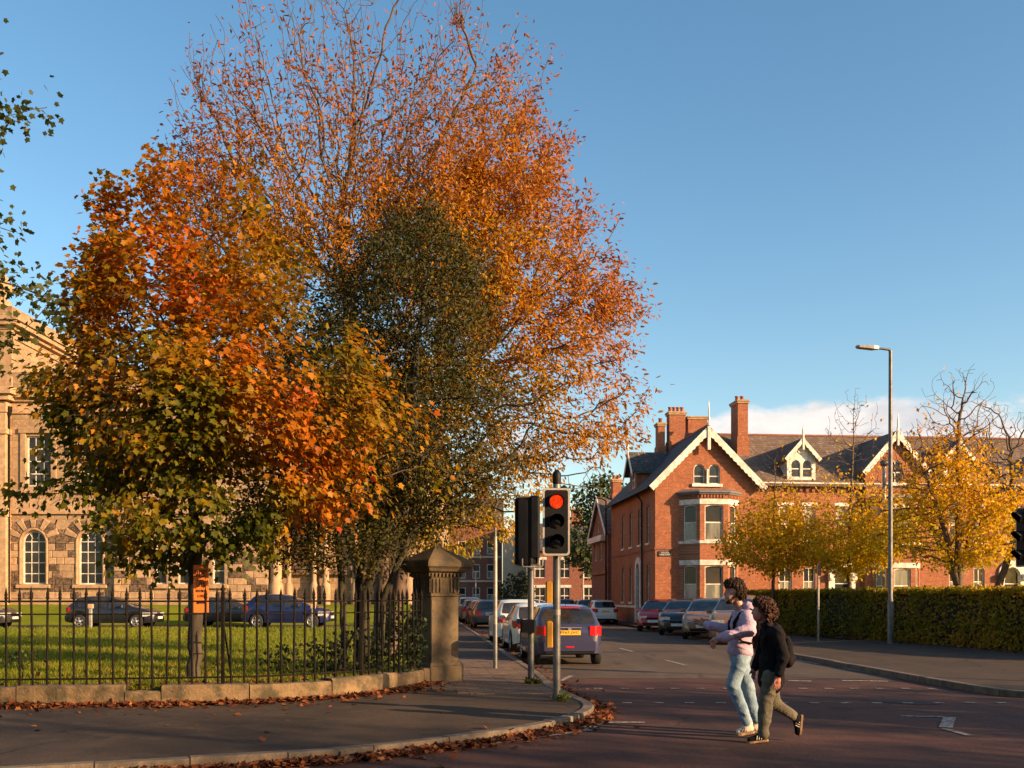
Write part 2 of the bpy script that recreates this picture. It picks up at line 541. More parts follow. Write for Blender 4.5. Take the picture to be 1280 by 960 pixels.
def wall(mb, outer, holes, O, U, V, depth=0.12, mi=0):
    O, U, V = Vector(O), Vector(U), Vector(V)
    N = U.cross(V)
    allp = [list(outer)] + [list(h) for h in holes]
    flat = [p for q in allp for p in q]
    tris = tessellate_polygon([[Vector((p[0], p[1], 0)) for p in q] for q in allp])
    vs = [O + U * a + V * b for a, b in flat]
    fs = []
    for t in tris:
        a, b, c = (Vector(flat[i]) for i in t)
        fs.append(tuple(t) if (b - a).cross(c - a) > 0 else tuple(reversed(t)))
    mb.raw(vs, fs, mi)
    for h in holes:
        n = len(h)
        for i in range(n):
            a, b = h[i], h[(i + 1) % n]
            pa, pb = O + U * a[0] + V * a[1], O + U * b[0] + V * b[1]
            mb.face([pa, pb, pb - N * depth, pa - N * depth], mi)
    return mb


def inset(poly, d):
    n = len(poly)
    out = []
    for i in range(n):
        p0, p1, p2 = Vector(poly[i - 1]), Vector(poly[i]), Vector(poly[(i + 1) % n])
        e1, e2 = (p1 - p0), (p2 - p1)
        if e1.length < 1e-6 or e2.length < 1e-6:
            out.append(tuple(p1))
            continue
        n1 = Vector((-e1.y, e1.x)).normalized()
        n2 = Vector((-e2.y, e2.x)).normalized()
        m = (n1 + n2)
        m = m / max(0.3, (m.length_squared / 2))
        out.append(tuple(p1 + m * d))
    return out


def window(parent, hole, O, U, V, depth=0.10, fw=0.06, bars_u=(), bars_v=(), bw=0.03, glass='glass', frame='white', panes=True):
    """one window: white frame and glazing bars (the part), each pane a sub-part"""
    O, U, V = Vector(O), Vector(U), Vector(V)
    N = U.cross(V)
    inn = inset(hole, fw)
    mb = MB()
    F = O - N * (depth - 0.045)
    B = O - N * depth
    at = lambda q, base: base + U * q[0] + V * q[1]
    n = len(hole)
    for i in range(n):
        j = (i + 1) % n
        mb.face([at(hole[i], F), at(hole[j], F), at(inn[j], F), at(inn[i], F)])
        mb.face([at(inn[i], F), at(inn[j], F), at(inn[j], B), at(inn[i], B)])
    us, vs = [p[0] for p in inn], [p[1] for p in inn]
    u0, u1, v0, v1 = min(us), max(us), min(vs), max(vs)
    isarch = len(hole) > 4
    spring = hole[2][1] if isarch else v1

    def bar(a0, a1, b0, b1, off=0.0):
        q = [(a0, b0), (a1, b0), (a1, b1), (a0, b1)]
        f2 = [at(p, F - N * (0.012 + off)) for p in q]
        b2 = [at(p, B) for p in q]
        mb.face(f2)
        for i in range(4):
            j = (i + 1) % 4
            mb.face([f2[j], f2[i], b2[i], b2[j]])
    for b in bars_u:
        top = v1
        if isarch:
            r = (u1 - u0) / 2
            x = b - (u0 + u1) / 2
            top = (spring + math.sqrt(max(0, r * r - x * x))) if len(hole) > 9 else spring
        bar(b - bw / 2, b + bw / 2, v0, top)
    for b in bars_v:
        bar(u0, u1, b - bw * 0.65, b + bw * 0.65, 0.003)
    w = mb.build('window', MT[frame], parent)
    G = O - N * (depth - 0.012)
    gm = MT[glass] if isinstance(glass, str) else None
    if not panes:
        MB().face([at(p, G) for p in inn]).build('pane', gm, w)
        return w
    cu = [u0] + sorted(bars_u) + [u1]
    rows = sorted(b for b in bars_v if b < spring - 0.02)
    cv = [v0] + rows + [spring if isarch else v1]
    for i in range(len(cv) - 1):
        for j in range(len(cu) - 1):
            gl = gm or MT[glass[min(i, len(glass) - 1)]]
            q = rect(cu[j], cu[j + 1], cv[i], cv[i + 1])
            MB().face([at(p, G) for p in q]).build('pane', gl, w)
    if isarch:
        top = [p for p in inn if p[1] >= spring - 1e-4]
        top = [p for p in inn[2:]]
        if len(top) > 2:
            MB().face([at(p, G) for p in top]).build('pane', gm or MT[glass[-1]], w)
    return w

# ------------------------------------------------------------------ ground, roads, pavements
def sheet(name, poly, z, mat, z2=None, kind='structure'):
    t = tessellate_polygon([[Vector((p[0], p[1], 0)) for p in poly]])
    mb = MB()
    vs = [(p[0], p[1], z if len(p) < 3 else p[2]) for p in poly]
    fs = []
    for q in t:
        a, b, c = (Vector(vs[i][:2]) for i in q)
        fs.append(tuple(q) if (b - a).cross(c - a) > 0 else tuple(reversed(q)))
    mb.raw(vs, fs)
    return tag(mb.build(name, mat), kind=kind)


def smooth_path(pts, step=0.25):
    """Catmull-Rom resample"""
    P = np.array([p[:2] for p in pts], float)
    P = np.vstack([2 * P[0] - P[1], P, 2 * P[-1] - P[-2]])
    out = []
    for i in range(1, len(P) - 2):
        n = max(2, int(np.linalg.norm(P[i + 1] - P[i]) / step))
        for k in range(n):
            t = k / n
            a, b, c, d = P[i - 1:i + 3]
            out.append(0.5 * (2 * b + (c - a) * t + (2 * a - 5 * b + 4 * c - d) * t * t + (3 * b - a - 3 * c + d) * t ** 3))
    out.append(P[-2])
    return np.array(out)


def walk(path, spacing, start=0.0):
    """points and tangents every spacing metres"""
    d = np.r_[0, np.cumsum(np.linalg.norm(np.diff(path, axis=0), axis=1))]
    s = np.arange(start, d[-1], spacing)
    x, y = np.interp(s, d, path[:, 0]), np.interp(s, d, path[:, 1])
    e = 0.02
    tx = np.interp(s + e, d, path[:, 0]) - np.interp(s - e, d, path[:, 0])
    ty = np.interp(s + e, d, path[:, 1]) - np.interp(s - e, d, path[:, 1])
    L = np.hypot(tx, ty)
    return np.c_[x, y], np.c_[tx / L, ty / L]


def at_dist(path, s):
    d = np.r_[0, np.cumsum(np.linalg.norm(np.diff(path, axis=0), axis=1))]
    return np.array([np.interp(s, d, path[:, 0]), np.interp(s, d, path[:, 1])]), d[-1]


def strip_on_path(mb, path, s0, s1, off0, off1, z0, z1, n=4, mi=0, b=0.0):
    """a block following the path between distances s0 and s1; offsets are to the right of travel"""
    rings = []
    for k in range(n + 1):
        s = s0 + (s1 - s0) * k / n
        p, _ = at_dist(path, s)
        q, _ = at_dist(path, s + 0.02)
        r, _ = at_dist(path, s - 0.02)
        t = (q - r) / max(1e-9, np.linalg.norm(q - r))
        nr = np.array([t[1], -t[0]])
        a, c = p + nr * off0, p + nr * off1
        if b > 0:
            i0, i1 = p + nr * (off0 + b), p + nr * (off1 - b)
            rings.append([(a[0], a[1], z0), (c[0], c[1], z0), (c[0], c[1], z1 - b), (i1[0], i1[1], z1), (i0[0], i0[1], z1), (a[0], a[1], z1 - b)])
        else:
            rings.append([(a[0], a[1], z0), (c[0], c[1], z0), (c[0], c[1], z1), (a[0], a[1], z1)])
    mb.loft([list(reversed(r)) for r in rings], mi)
    return mb


LK = lambda y: 2.42 - 0.0915 * y          # left kerb line of the side street
RK = lambda y: 7.66 - 0.0915 * (y - 27.7)

sheet('ground', [(-1500, -1500), (1500, -1500), (1500, 3000), (-1500, 3000)], -0.03, MT['soil'])
sheet('main_road', [(-120, -60), (120, -60), (120, 60), (70, 40), (9, 24), (-3, 24), (-40, 16), (-120, -20)], 0.0, MT['red_road'])
st = [(LK(20.2) - 0.2, 20.2), (9, 20.0), (9.0, 30), (13.5, 33), (13.5, 53), (7.9, 53.5), (5.8, 74), (12, 100), (12, 130), (-16, 130), (LK(110), 110)]
sheet('side_street', st, 0.004, MT['grey_road'])

left_kerb = smooth_path([(-30, -1.0), (-12, 5.9), (-7, 7.9), (-3.8, 9.2), (-2.06, 9.9), (-1.18, 10.5), (-0.38, 11.25), (0.43, 12.2), (0.99, 13.3), (1.17, 14.4), (1.02, 15.6), (LK(17.5) - 0.1, 17.5), (LK(20), 20), (LK(30), 30), (LK(60), 60), (LK(110), 110)], 0.2)
right_kerb = smooth_path([(60, 37), (30, 24.6), (15, 18.4), (10.5, 16.5), (9.2, 16.15), (8.45, 16.4), (8.15, 17.4), (7.95, 20.8), (7.66, 27.7), (7.45, 31.2), (7.75, 32.3), (9.0, 33.2), (13.0, 35.6)], 0.2)


def build_kerb(path, s_near, total, side):
    k = tag(link(bpy.data.objects.new('kerb', None)), kind='structure')
    s = s_near[0]
    o0, o1 = (0.0, -0.16) if side < 0 else (-0.16, 0.0)
    i = 0
    while s < s_near[1]:
        L = random.uniform(0.82, 0.98)
        h = 0.118 + random.uniform(-0.006, 0.006)
        strip_on_path(MB(), path, s + 0.006, s + L - 0.006, min(o0, o1), max(o0, o1), -0.05, h, 4, 0, 0.014).build('kerb_stone', MT['kerb'], k)
        s += L
    mb = MB()
    for a, b in ((0.0, s_near[0]), (s, total)):
        if b - a > 1:
            n = int((b - a) / 1.5) + 1
            strip_on_path(mb, path, a, b, min(o0, o1), max(o0, o1), -0.05, 0.118, n, 0, 0.012)
    mb.build('kerb_run', MT['kerb'], k)
    return k


Ltot = at_dist(left_kerb, 0)[1]
Rtot = at_dist(right_kerb, 0)[1]
build_kerb(left_kerb, (22.0, 52.0), Ltot - 0.1, -1)
build_kerb(right_kerb, (42.0, 74.0), Rtot - 0.1, -1)

# fence line and garden wall line
fence_path = smooth_path([(-26, 12.2), (-16, 13.4), (-10, 14.02), (-7.2, 14.25), (-4.6, 14.62), (-3.5, 15.0), (-2.75, 15.6), (-2.2, 16.35), (-1.85, 17.2), (-1.62, 17.95)], 0.15)

# left pavement, between the kerb and the garden wall
lp = [tuple(p) for p in left_kerb[::3]]
lp_in = [(p[0] - 0.0, p[1]) for p in lp]
back = [(LK(110) - 2.6, 110), (LK(60) - 2.7, 60), (LK(30) - 2.75, 30), (-1.35, 18.3), (-1.6, 17.9)] + [tuple(p) for p in fence_path[::-6]] + [(-30, 11.6)]
sheet('pavement', lp_in + back, 0.10, MT['pave'])
pav = bpy.data.objects['pavement']

# concrete paving slabs by the crossing, laid along the side street
slab_me = [MB().box(-0.198, 0.198, -0.098, 0.098, -0.03, 0.012 + 0.002 * k, 0, 0.004).mesh('paving_slab', MT['slab']) for k in range(3)]
dirs = np.array([-0.0915, 1.0]) / np.hypot(0.0915, 1)
nrm = np.array([dirs[1], -dirs[0]])
cnt = 0
base = np.array([LK(16.0), 16.0])
for r in range(48):
    for c in range(6):
        p = base + dirs * (0.1 + 0.2 * r) - nrm * (0.22 + 0.2 * (r % 2) + 0.4 * c)
        if p[0] < -1.05 + (0.02 * r if p[1] > 19 else 0) - (p[1] - 18) * 0.09 and p[1] > 18 and False:
            continue
        if p[1] > 28.5 or p[0] < LK(p[1]) - 2.62:
            continue
        if r < 6 and c > 3 + r // 4:
            continue
        o = inst(random.choice(slab_me), 'paving_slab', pav, (p[0], p[1], 0.095 + random.uniform(-0.002, 0.003)), math.atan2(-dirs[0], dirs[1]))
        cnt += 1

rp = [tuple(p) for p in right_kerb[::3]]
sheet('right_pavement', rp + [(16.2, 33.0), (17.5, 22.0), (20, 22.6), (60, 39.5)], 0.10, MT['pave'])
HOUSE = (7.73, 54.0)
UH = np.array([0.99584, 0.0911])
VH = np.array([-0.0911, 0.99584])


def hw(x, t):
    p = np.array(HOUSE) + UH * x + VH * t
    return (p[0], p[1])


sheet('house_pavement', [hw(-1.2, -3.2), hw(6, -3.2), hw(6, -0.0), hw(0, 0), hw(0, 26), hw(-1.2, 26)], 0.09, MT['pave'])
sheet('front_garden', [hw(6.1, -3.4), (12.3, 47.5), (13.2, 36.2), (15.8, 33), (17.5, 22.0), (20, 22.6), (60, 39.5), (70, 66), hw(60, 1), hw(6.1, 1)], 0.11, MT['lawn'])

# lawn, drive and bank up to the stone building
lawn_front = [tuple(p) for p in smooth_path([(p[0] + 0.0, p[1] + 0.12) for p in fence_path[::8]], 0.3)]
lawn = [(-60, 9)] + lawn_front + [(-1.75, 18.3), (LK(30) - 2.9, 30), (LK(43.5) - 2.9, 43.5), (-60, 43.5)]


def lawn_mesh():
    sheet('lawn', lawn, 0.30, MT['lawn'])
    sheet('drive', [(-60, 43.5), (LK(43.5) - 2.9, 43.5), (LK(50) - 2.9, 50), (-60, 50)], 0.22, MT['grey_road'])
    mb = MB()
    xs = np.linspace(-60, LK(54) - 2.9, 14)
    ys = np.linspace(50, 58, 9)
    zs = 0.24 + 0.98 * np.clip((ys - 50) / 5.2, 0, 1) ** 0.9
    vs = [(x, y, z) for y, z in zip(ys, zs) for x in xs]
    n = len(xs)
    fs = [(j * n + i, j * n + i + 1, (j + 1) * n + i + 1, (j + 1) * n + i) for j in range(8) for i in range(n - 1)]
    mb.raw(vs, fs, 0, True)
    tag(mb.build('grass_bank', MT['lawn']), kind='structure')


lawn_mesh()


# painted markings (each line one mark on the road)
def mark(name, pts, z=0.009):
    t = tag(MB().face([(p[0], p[1], z) for p in pts]).build(name, MT['paint']), kind='structure')
    return t


def G(px, py, h=0.0):
    y = (1.65 - h) * 1250.0 / (py - 746.0)
    return ((px - 640) / 1250.0 * y, y)


for row_y, xs in ((861, range(748, 1256, 32)), (879, range(745, 1262, 39))):
    for x in xs:
        c = G(x, row_y)
        mark('crossing_stud', [(c[0] - 0.075, c[1] - 0.075), (c[0] + 0.075, c[1] - 0.075), (c[0] + 0.075, c[1] + 0.075), (c[0] - 0.075, c[1] + 0.075)])


def dash(name, a, b, w):
    a, b = np.array(a), np.array(b)
    t = (b - a) / np.linalg.norm(b - a)
    n = np.array([t[1], -t[0]]) * w / 2
    return mark(name, [a - n, b - n, b + n, a + n])


for x0, x1 in ((985, 1014), (1052, 1110), (1145, 1176)):
    dash('give_way_line', G(x0, 851), G(x1, 852), 0.2)
dash('road_line', G(1126, 895.5), G(1180, 896.5), 0.1)
dash('road_line', G(1187, 897), G(1182, 910), 0.16)
dash('road_line', G(1181, 911.5), G(1212, 920), 0.1)
dash('road_line', G(752, 903.5), G(806, 903.5), 0.12)
dash('road_line', G(560, 937.5), G(652, 925), 0.09)
dash('road_line', G(652, 925), G(731, 914), 0.09)
dash('road_line', G(731, 914), G(746, 904), 0.16)
dash('road_line', G(340, 960), G(470, 948), 0.09)
dash('road_line', G(700, 852), G(714, 845), 0.10)
for y0 in (21.5, 24.5, 27.5):
    dash('road_line', (RK(y0) - 0.45, y0), (RK(y0 + 1.6) - 0.45, y0 + 1.6), 0.1)
for y0 in range(24, 70, 6):
    dash('centre_line', (LK(y0) + 3.95, y0), (LK(y0 + 2.0) + 3.95, y0 + 2.0), 0.1)

tar = sheet('road_repair', [G(1088, 874.5), G(1128, 875.5), G(1178, 880.5), G(1150, 881.5), G(1086, 877)], 0.006, MT['tar'])
sheet('road_repair', [(LK(30) + 1.9, 29.2), (LK(30) + 5.6, 30.0), (LK(30) + 5.5, 30.6), (LK(30) + 1.85, 29.9)], 0.0065, MT['tar'])

# ------------------------------------------------------------------ low garden wall of long stones
gw = thing('garden_wall', 'low sandstone wall under the black railings with fallen leaves at its foot', 'wall', (0, 0, 0))
d_f = at_dist(fence_path, 0)[1]
s = 4.0
broken = False
while s < d_f - 0.15:
    L = min(random.uniform(0.95, 1.6), d_f - 0.02 - s)
    h = 0.37 + random.uniform(-0.03, 0.025)
    if not broken and s > 20.5:
        L, h, broken = 0.5, 0.29, True        # a broken stone
    mb = MB()
    strip_on_path(mb, fence_path, s + 0.008, s + L - 0.008, -0.17, 0.17, 0.0, h, 6, 0, 0.028)
    mb.build('stone', MT['wall_stone'], gw)
    s += L

# ------------------------------------------------------------------ railings
rail = thing('railing', 'black iron railing with spear tops along the low wall by the lawn', 'railing', (0, 0, 0))


def picket():
    mb = MB()
    mb.lathe([(0.0175, 0.30), (0.0175, 1.60)], n=6, cap=True, sm=True)
    mb.lathe([(0.016, 1.60), (0.030, 1.635), (0.019, 1.655), (0.027, 1.675), (0.0005, 1.80)], n=6, sm=True)
    return mb.mesh('picket', MT['iron'])


pk = picket()
pts, tan = walk(fence_path, 0.183, 5.0)
for i, (p, t) in enumerate(zip(pts, tan)):
    o = inst(pk, 'picket', rail, (p[0], p[1], random.uniform(-0.012, 0.012)), math.atan2(t[1], t[0]))
    o.rotation_euler = (random.gauss(0, 0.009), random.gauss(0, 0.011), 0)
for z, r in ((1.585, 0.014), (1.40, 0.011), (0.47, 0.015)):
    mb = MB()
    P = [(q[0], q[1], z) for q in walk(fence_path, 0.25, 4.9)[0]] + [(fence_path[-1][0], fence_path[-1][1], z)]
    mb.tube(P, r, 6)
    mb.build('rail', MT['iron'], rail)
for s in (11.7, 17.0, 21.9, 24.2):
    p, _ = at_dist(fence_path, s)
    q, _ = at_dist(fence_path, s + 0.02)
    t = (q - p) / np.linalg.norm(q - p)
    nb = np.array([-t[1], t[0]])
    mb = MB()
    mb.box(-0.025, 0.025, -0.02, 0.02, 0.3, 1.72, 0, 0.004)
    mb.lathe([(0.02, 1.72), (0.035, 1.76), (0.001, 1.86)], n=8)
    mb.xform(Matrix.Translation((p[0], p[1], 0)))
    mb.build('post', MT['iron'], rail)
    b = p + nb * 0.75 + t * 0.12
    MB().tube([(p[0], p[1], 1.3), ((p[0] * 0.4 + b[0] * 0.6), (p[1] * 0.4 + b[1] * 0.6), 0.72), (b[0], b[1], 0.3)], 0.016, 6).build('stay', MT['iron'], rail)

# ------------------------------------------------------------------ gate pier
pier = thing('gate_pier', 'weathered sandstone gate pier with fluted frieze and pyramid cap at the pavement corner', 'pier', (-1.40, 18.45, 0.1), R(38))


def sq(w, z):
    h = w / 2
    return [(-h, -h, z), (h, -h, z), (h, h, z), (-h, h, z)]


a = 0.60
MB().box(-0.37, 0.37, -0.37, 0.37, 0, 0.30, 0, 0.02).loft([sq(0.74, 0.30), sq(0.64, 0.36)], cap=False).build('plinth', MT['stone_old'], pier)
MB().box(-a / 2, a / 2, -a / 2, a / 2, 0.34, 1.56, 0, 0.012).build('shaft', MT['stone_old'], pier)
mb = MB().box(-0.335, 0.335, -0.335, 0.335, 1.56, 1.61, 0, 0.01)
mb.box(-a / 2 - 0.005, a / 2 + 0.005, -a / 2 - 0.005, a / 2 + 0.005, 1.61, 1.90)
for face in range(4):
    st = len(mb.v)
    for g in range(8):
        x = -0.27 + 0.54 * g / 7
        if g in (3, 4):
            continue
        mb.box(x - 0.018, x + 0.018, -a / 2 - 0.03, -a / 2 + 0.01, 1.63, 1.88, 0, 0.006)
    mb.xform(Matrix.Rotation(R(90) * face, 4, 'Z'), st)
mb.build('frieze', MT['stone_old'], pier)
mb = MB()
for face in range(4):
    st = len(mb.v)
    for g in range(9):
        x = -0.32 + 0.64 * g / 8
        mb.box(x - 0.02, x + 0.02, -0.375, -0.30, 1.92, 1.98, 0, 0.004)
    mb.xform(Matrix.Rotation(R(90) * face, 4, 'Z'), st)
mb.loft([sq(0.66, 1.90), sq(0.68, 1.985), sq(0.84, 2.01), sq(0.90, 2.06), sq(0.99, 2.10), sq(0.99, 2.18)])
mb.build('cornice', MT['stone_old'], pier)
MB().loft([sq(0.97, 2.18), sq(0.92, 2.215), sq(0.10, 2.47), sq(0.02, 2.48)]).build('cap', MT['stone_old'], pier)

# ------------------------------------------------------------------ corner house and terrace (local frame: x along the front, y to the back)
HZ = 0.10
h1 = thing('brick_house', 'red brick corner house with white bargeboards and a two storey bay', 'house', (HOUSE[0], HOUSE[1], 0), math.atan2(UH[1], UH[0]))
FX, LX = (1, 0, 0), (0, -1, 0)       # front wall looks to -y, left wall looks to -x
GW, EV, AP = 5.7, 7.85, 10.72        # gable width, eave and apex height
cx = GW / 2
slope = (AP - EV) / cx
att = [arch(2.12, 2.74, 7.78, 8.86), arch(2.96, 3.58, 7.78, 8.86)]
mb = MB()
wall(mb, [(0, HZ), (GW, HZ), (GW, EV), (cx, AP), (0, EV)], att, (0, 0, 0), FX, (0, 0, 1), 0.16)
# left wall openings: (t centre, width); u = -t
DEP = 12.5
lw = []
for t in (8.6, 6.3, 3.9, 1.75):
    lw.append(rect(-t - 0.36, -t + 0.36, 4.65, 6.65))
for t in (8.6, 6.3, 1.75):
    lw.append(rect(-t - 0.36, -t + 0.36, 1.35, 3.4))
door_hole = arch(-4.05 - 0.5, -4.05 + 0.5, 0.15, 3.65)
wall(mb, [(-DEP, HZ), (0, HZ), (0, EV - 0.02), (-DEP, EV - 0.02)], lw + [door_hole], (0, 0, 0), LX, (0, 0, 1), 0.16)
mb.face([(GW, 0, HZ), (GW, DEP, HZ), (GW, DEP, EV), (GW, 0, EV)])
mb.face([(GW, DEP, HZ), (0, DEP, HZ), (0, DEP, EV), (cx, DEP, AP), (GW, DEP, EV)])
mb.build('wall', MT['brick'], h1)
for a_ in att:
    window(h1, a_, (0, 0, 0), FX, UZ, 0.13, 0.05, (), (8.2,), 0.04)
for i, q in enumerate(lw):
    window(h1, q, (0, 0, 0), LX, UZ, 0.14, 0.06, (), ((q[0][1] + q[2][1]) / 2,), 0.05)
    sl = MB().box(-0.07, 0.02, -q[1][0] - 0.06, -q[0][0] + 0.06, q[0][1] - 0.12, q[0][1] - 0.003)
    sl.build('window_sill', MT['white'], h1)
    ln = MB().box(-0.012, 0.05, -q[1][0] - 0.05, -q[0][0] + 0.05, q[2][1] + 0.003, q[2][1] + 0.2)
    ln.build('lintel', MT['brick_dark'], h1)
# side door with white arched surround
mb = MB()
outer = arch(-4.05 - 0.72, -4.05 + 0.72, 0.12, 3.95, 10)
inner = [(u, max(v, 0.1501)) for u, v in arch(-4.05 - 0.49, -4.05 + 0.49, 0.15, 3.6, 10)]
n = len(outer)
for i in range(1, n):
    j = (i + 1) % n
    P = lambda q, x: (x, -q[0], q[1])
    mb.face([P(outer[i], -0.09), P(outer[j], -0.09), P(inner[j], -0.09), P(inner[i], -0.09)])
    mb.face([P(outer[j], -0.09), P(outer[i], -0.09), P(outer[i], 0.0), P(outer[j], 0.0)])
    mb.face([P(inner[i], -0.09), P(inner[j], -0.09), P(inner[j], 0.10), P(inner[i], 0.10)])
mb.build('door_surround', MT['white'], h1)
dr = MB().box(0.10, 0.15, 3.56, 4.54, 0.15, 2.5).box(0.085, 0.10, 3.65, 4.45, 0.3, 1.1).box(0.085, 0.10, 3.65, 4.45, 1.3, 2.3).build('door', MT['black'], h1)
MB().lathe([(0.03, 0.05), (0.035, 0.075), (0.001, 0.09)], (0, 0, 0), 8, 0, 'x').build('door_knob', MT['rim'], dr, (0, 3.7, 1.2))
MB().face([(0.12, 3.56, 2.5), (0.12, 3.56, 3.6), (0.12, 4.54, 3.6), (0.12, 4.54, 2.5)]).build('fanlight', MT['glass'], h1)
# sill under the attic pair and the little column between
MB().box(2.0, 3.7, -0.12, 0.02, 7.62, 7.777, 0, 0.02).build('window_sill', MT['white'], h1)
MB().lathe([(0.10, 7.78), (0.07, 7.84), (0.06, 8.42), (0.11, 8.50), (0.11, 8.56)], (2.85, -0.05, 0), 8).build('column', MT['white'], h1)
# string courses, plinth band
mb = MB().box(-0.04, 0.0, -0.04, DEP, 4.2, 4.32).box(-0.05, 1.3, -0.043, 0.0, 4.2, 4.32).box(4.65, GW, -0.043, 0.0, 4.2, 4.32)
mb.build('string_course', MT['brick_dark'], h1)
MB().box(-0.05, 0.0, -0.05, 3.32, 1.0, 1.14).box(-0.05, 0.0, 4.78, DEP, 1.0, 1.14).box(-0.053, 1.3, -0.053, 0, 1.0, 1.14).build('plinth_band', MT['white'], h1)
# pale quoin edge at the corner
# bay
B0, B1, B2, B3, BD = 1.35, 2.22, 3.75, 4.6, 0.88
pl = [(B0, 0), (B1, -BD), (B2, -BD), (B3, 0)]


def bay(parent, pl, levels, ztop, mat, win_mat='glass', band=True, z0=HZ):
    mb = MB()
    for i in range(3):
        a, b = Vector((*pl[i], 0)), Vector((*pl[i + 1], 0))
        U = (b - a).normalized()
        L = (b - a).length
        m = 0.16 if i == 1 else 0.14
        holes = []
        for (v0, v1) in levels:
            mm = 0.26 if i == 1 else 0.22
            q = seg_arch(mm, L - mm, v0, v1, 0.10) if True else None
            holes.append(q)
        wall(mb, [(0, z0), (L, z0), (L, ztop), (0, ztop)], holes, a, U, UZ, 0.14)
        for q, (v0, v1) in zip(holes, levels):
            window(parent, q, a, U, UZ, 0.12, 0.06, (), ((v0 + v1) / 2,), 0.05, glass=win_mat)
    mb.build('bay_wall', mat, parent)

    def ring(z, o):
        # outline offset outwards by o
        return [(pl[0][0] - o * 1.2, 0.01, z), (pl[1][0] - o * 0.45, pl[1][1] - o, z), (pl[2][0] + o * 0.45, pl[2][1] - o, z), (pl[3][0] + o * 1.2, 0.01, z)]
    if band:
        for (v0, v1) in levels:
            MB().loft([ring(v0 - 0.16, 0.07), ring(v0 - 0.005, 0.09)]).build('window_sill', MT['white'], parent)
            MB().loft([ring(v1 + 0.0, 0.025), ring(v1 + 0.27, 0.04)]).build('lintel', MT['white'], parent)
    mb = MB().loft([ring(ztop, 0.10), ring(ztop + 0.10, 0.16)]).loft([ring(ztop + 0.10, 0.2), ring(ztop + 0.17, 0.2), [(pl[0][0] + 0.2, 0.01, ztop + 0.34), (pl[1][0], pl[1][1] + 0.3, ztop + 0.32), (pl[2][0], pl[2][1] + 0.3, ztop + 0.32), (pl[3][0] - 0.2, 0.01, ztop + 0.34)]])
    mb.build('bay_roof', MT['lead'], parent)
    return ring


ring = bay(h1, pl, [(1.30, 3.35), (4.66, 6.60)], 7.12, MT['brick'], ['glass_pale', 'glass'])
mb = MB()
for i in range(3):      # dentil course under the bay roof
    a, b = Vector((*pl[i], 0)), Vector((*pl[i + 1], 0))
    nn = int((b - a).length / 0.17)
    U = (b - a).normalized()
    N = U.cross(UZ)
    for k in range(nn):
        p = a + U * (0.1 + k * 0.17)
        st_ = len(mb.v)
        mb.box(-0.045, 0.045, -0.06, 0.02, 6.94, 7.10)
        mb.xform(Matrix.Translation(p) @ Matrix.Rotation(math.atan2(U.y, U.x), 4, 'Z'), st_)
tag(mb.build('dentil_course', MT['brick'], h1), kind='stuff')

# roof of the corner house: two slopes with thickness, overhanging the gable
OV = 0.34


def roof_pair(mb, x0, xr, x1, ze, zr, y0, y1, th=0.12, ov=0.35):
    s0, s1 = (zr - ze) / (xr - x0), (zr - ze) / (x1 - xr)
    a = (x0 - ov, ze - s0 * ov)
    c = (x1 + ov, ze - s1 * ov)
    for (p, q) in ((a, (xr, zr)), ((xr, zr), c)):
        mb.loft([[(p[0], y, p[1]), (q[0], y, q[1]), (q[0], y, q[1] + th * 1.3), (p[0], y, p[1] + th * 1.3)][::-1] for y in (y0, y1)])
    return mb


rf = roof_pair(MB(), 0, cx, GW, EV + 0.02, AP + 0.02, -OV, DEP + 0.3).build('roof', MT['slate'], h1)
MB().box(cx - 0.09, cx + 0.09, -OV - 0.02, DEP + 0.32, AP + 0.12, AP + 0.25, 0, 0.03).build('ridge_tile', MT['brick_dark'], rf)


def barge(parent, x0, xr, x1, ze, zr, y, h=0.40, t=0.06, ov=0.42, scallop=True, name='bargeboard'):
    for sgn, xe in ((-1, x0), (1, x1)):
        sl = (zr - ze) / abs(xr - xe)
        xo = xe + sgn * ov
        zo = ze - sl * ov
        d = Vector((xo - xr, 0, zo - zr))
        L = d.length
        d.normalize()
        nrm_ = Vector((d.z, 0, -d.x)) * (1 if sgn < 0 else -1)
        if nrm_.z > 0:
            nrm_ = -nrm_
        up = Vector((xr, y, zr + 0.17))
        n = max(6, int(L / 0.28))
        top, bot = [], []
        for k in range(n * 2 + 1):
            q = k / (n * 2)
            dd = h * (1.0 if k % 2 == 0 or not scallop else 0.86)
            top.append(up + d * (L * q))
            bot.append(up + d * (L * q) + nrm_ * dd)
        mb = MB()
        for k in range(len(top) - 1):
            qd = [top[k], top[k + 1], bot[k + 1], bot[k]]
            if sgn < 0:
                qd = qd[::-1]
            bk = [p + Vector((0, t, 0)) for p in qd]
            mb.face(qd[::-1])
            mb.face(bk)
            for e in range(4):
                f = (e + 1) % 4
                mb.face([qd[e], qd[f], bk[f], bk[e]])
        mb.build(name, MT['white'], parent)


barge(h1, 0, cx, GW, EV, AP, -OV - 0.07, 0.36)
mb = MB().box(cx - 0.09, cx + 0.09, -OV - 0.12, -OV, AP - 1.15, AP + 0.12, 0, 0.02)
mb.lathe([(0.10, 0), (0.10, 0.14), (0.05, 0.2), (0.075, 0.45), (0.04, 0.5), (0.045, 0.85), (0.01, 1.35)], (cx, -OV - 0.06, AP + 0.15), 8)
mb.build('finial', MT['white'], h1)


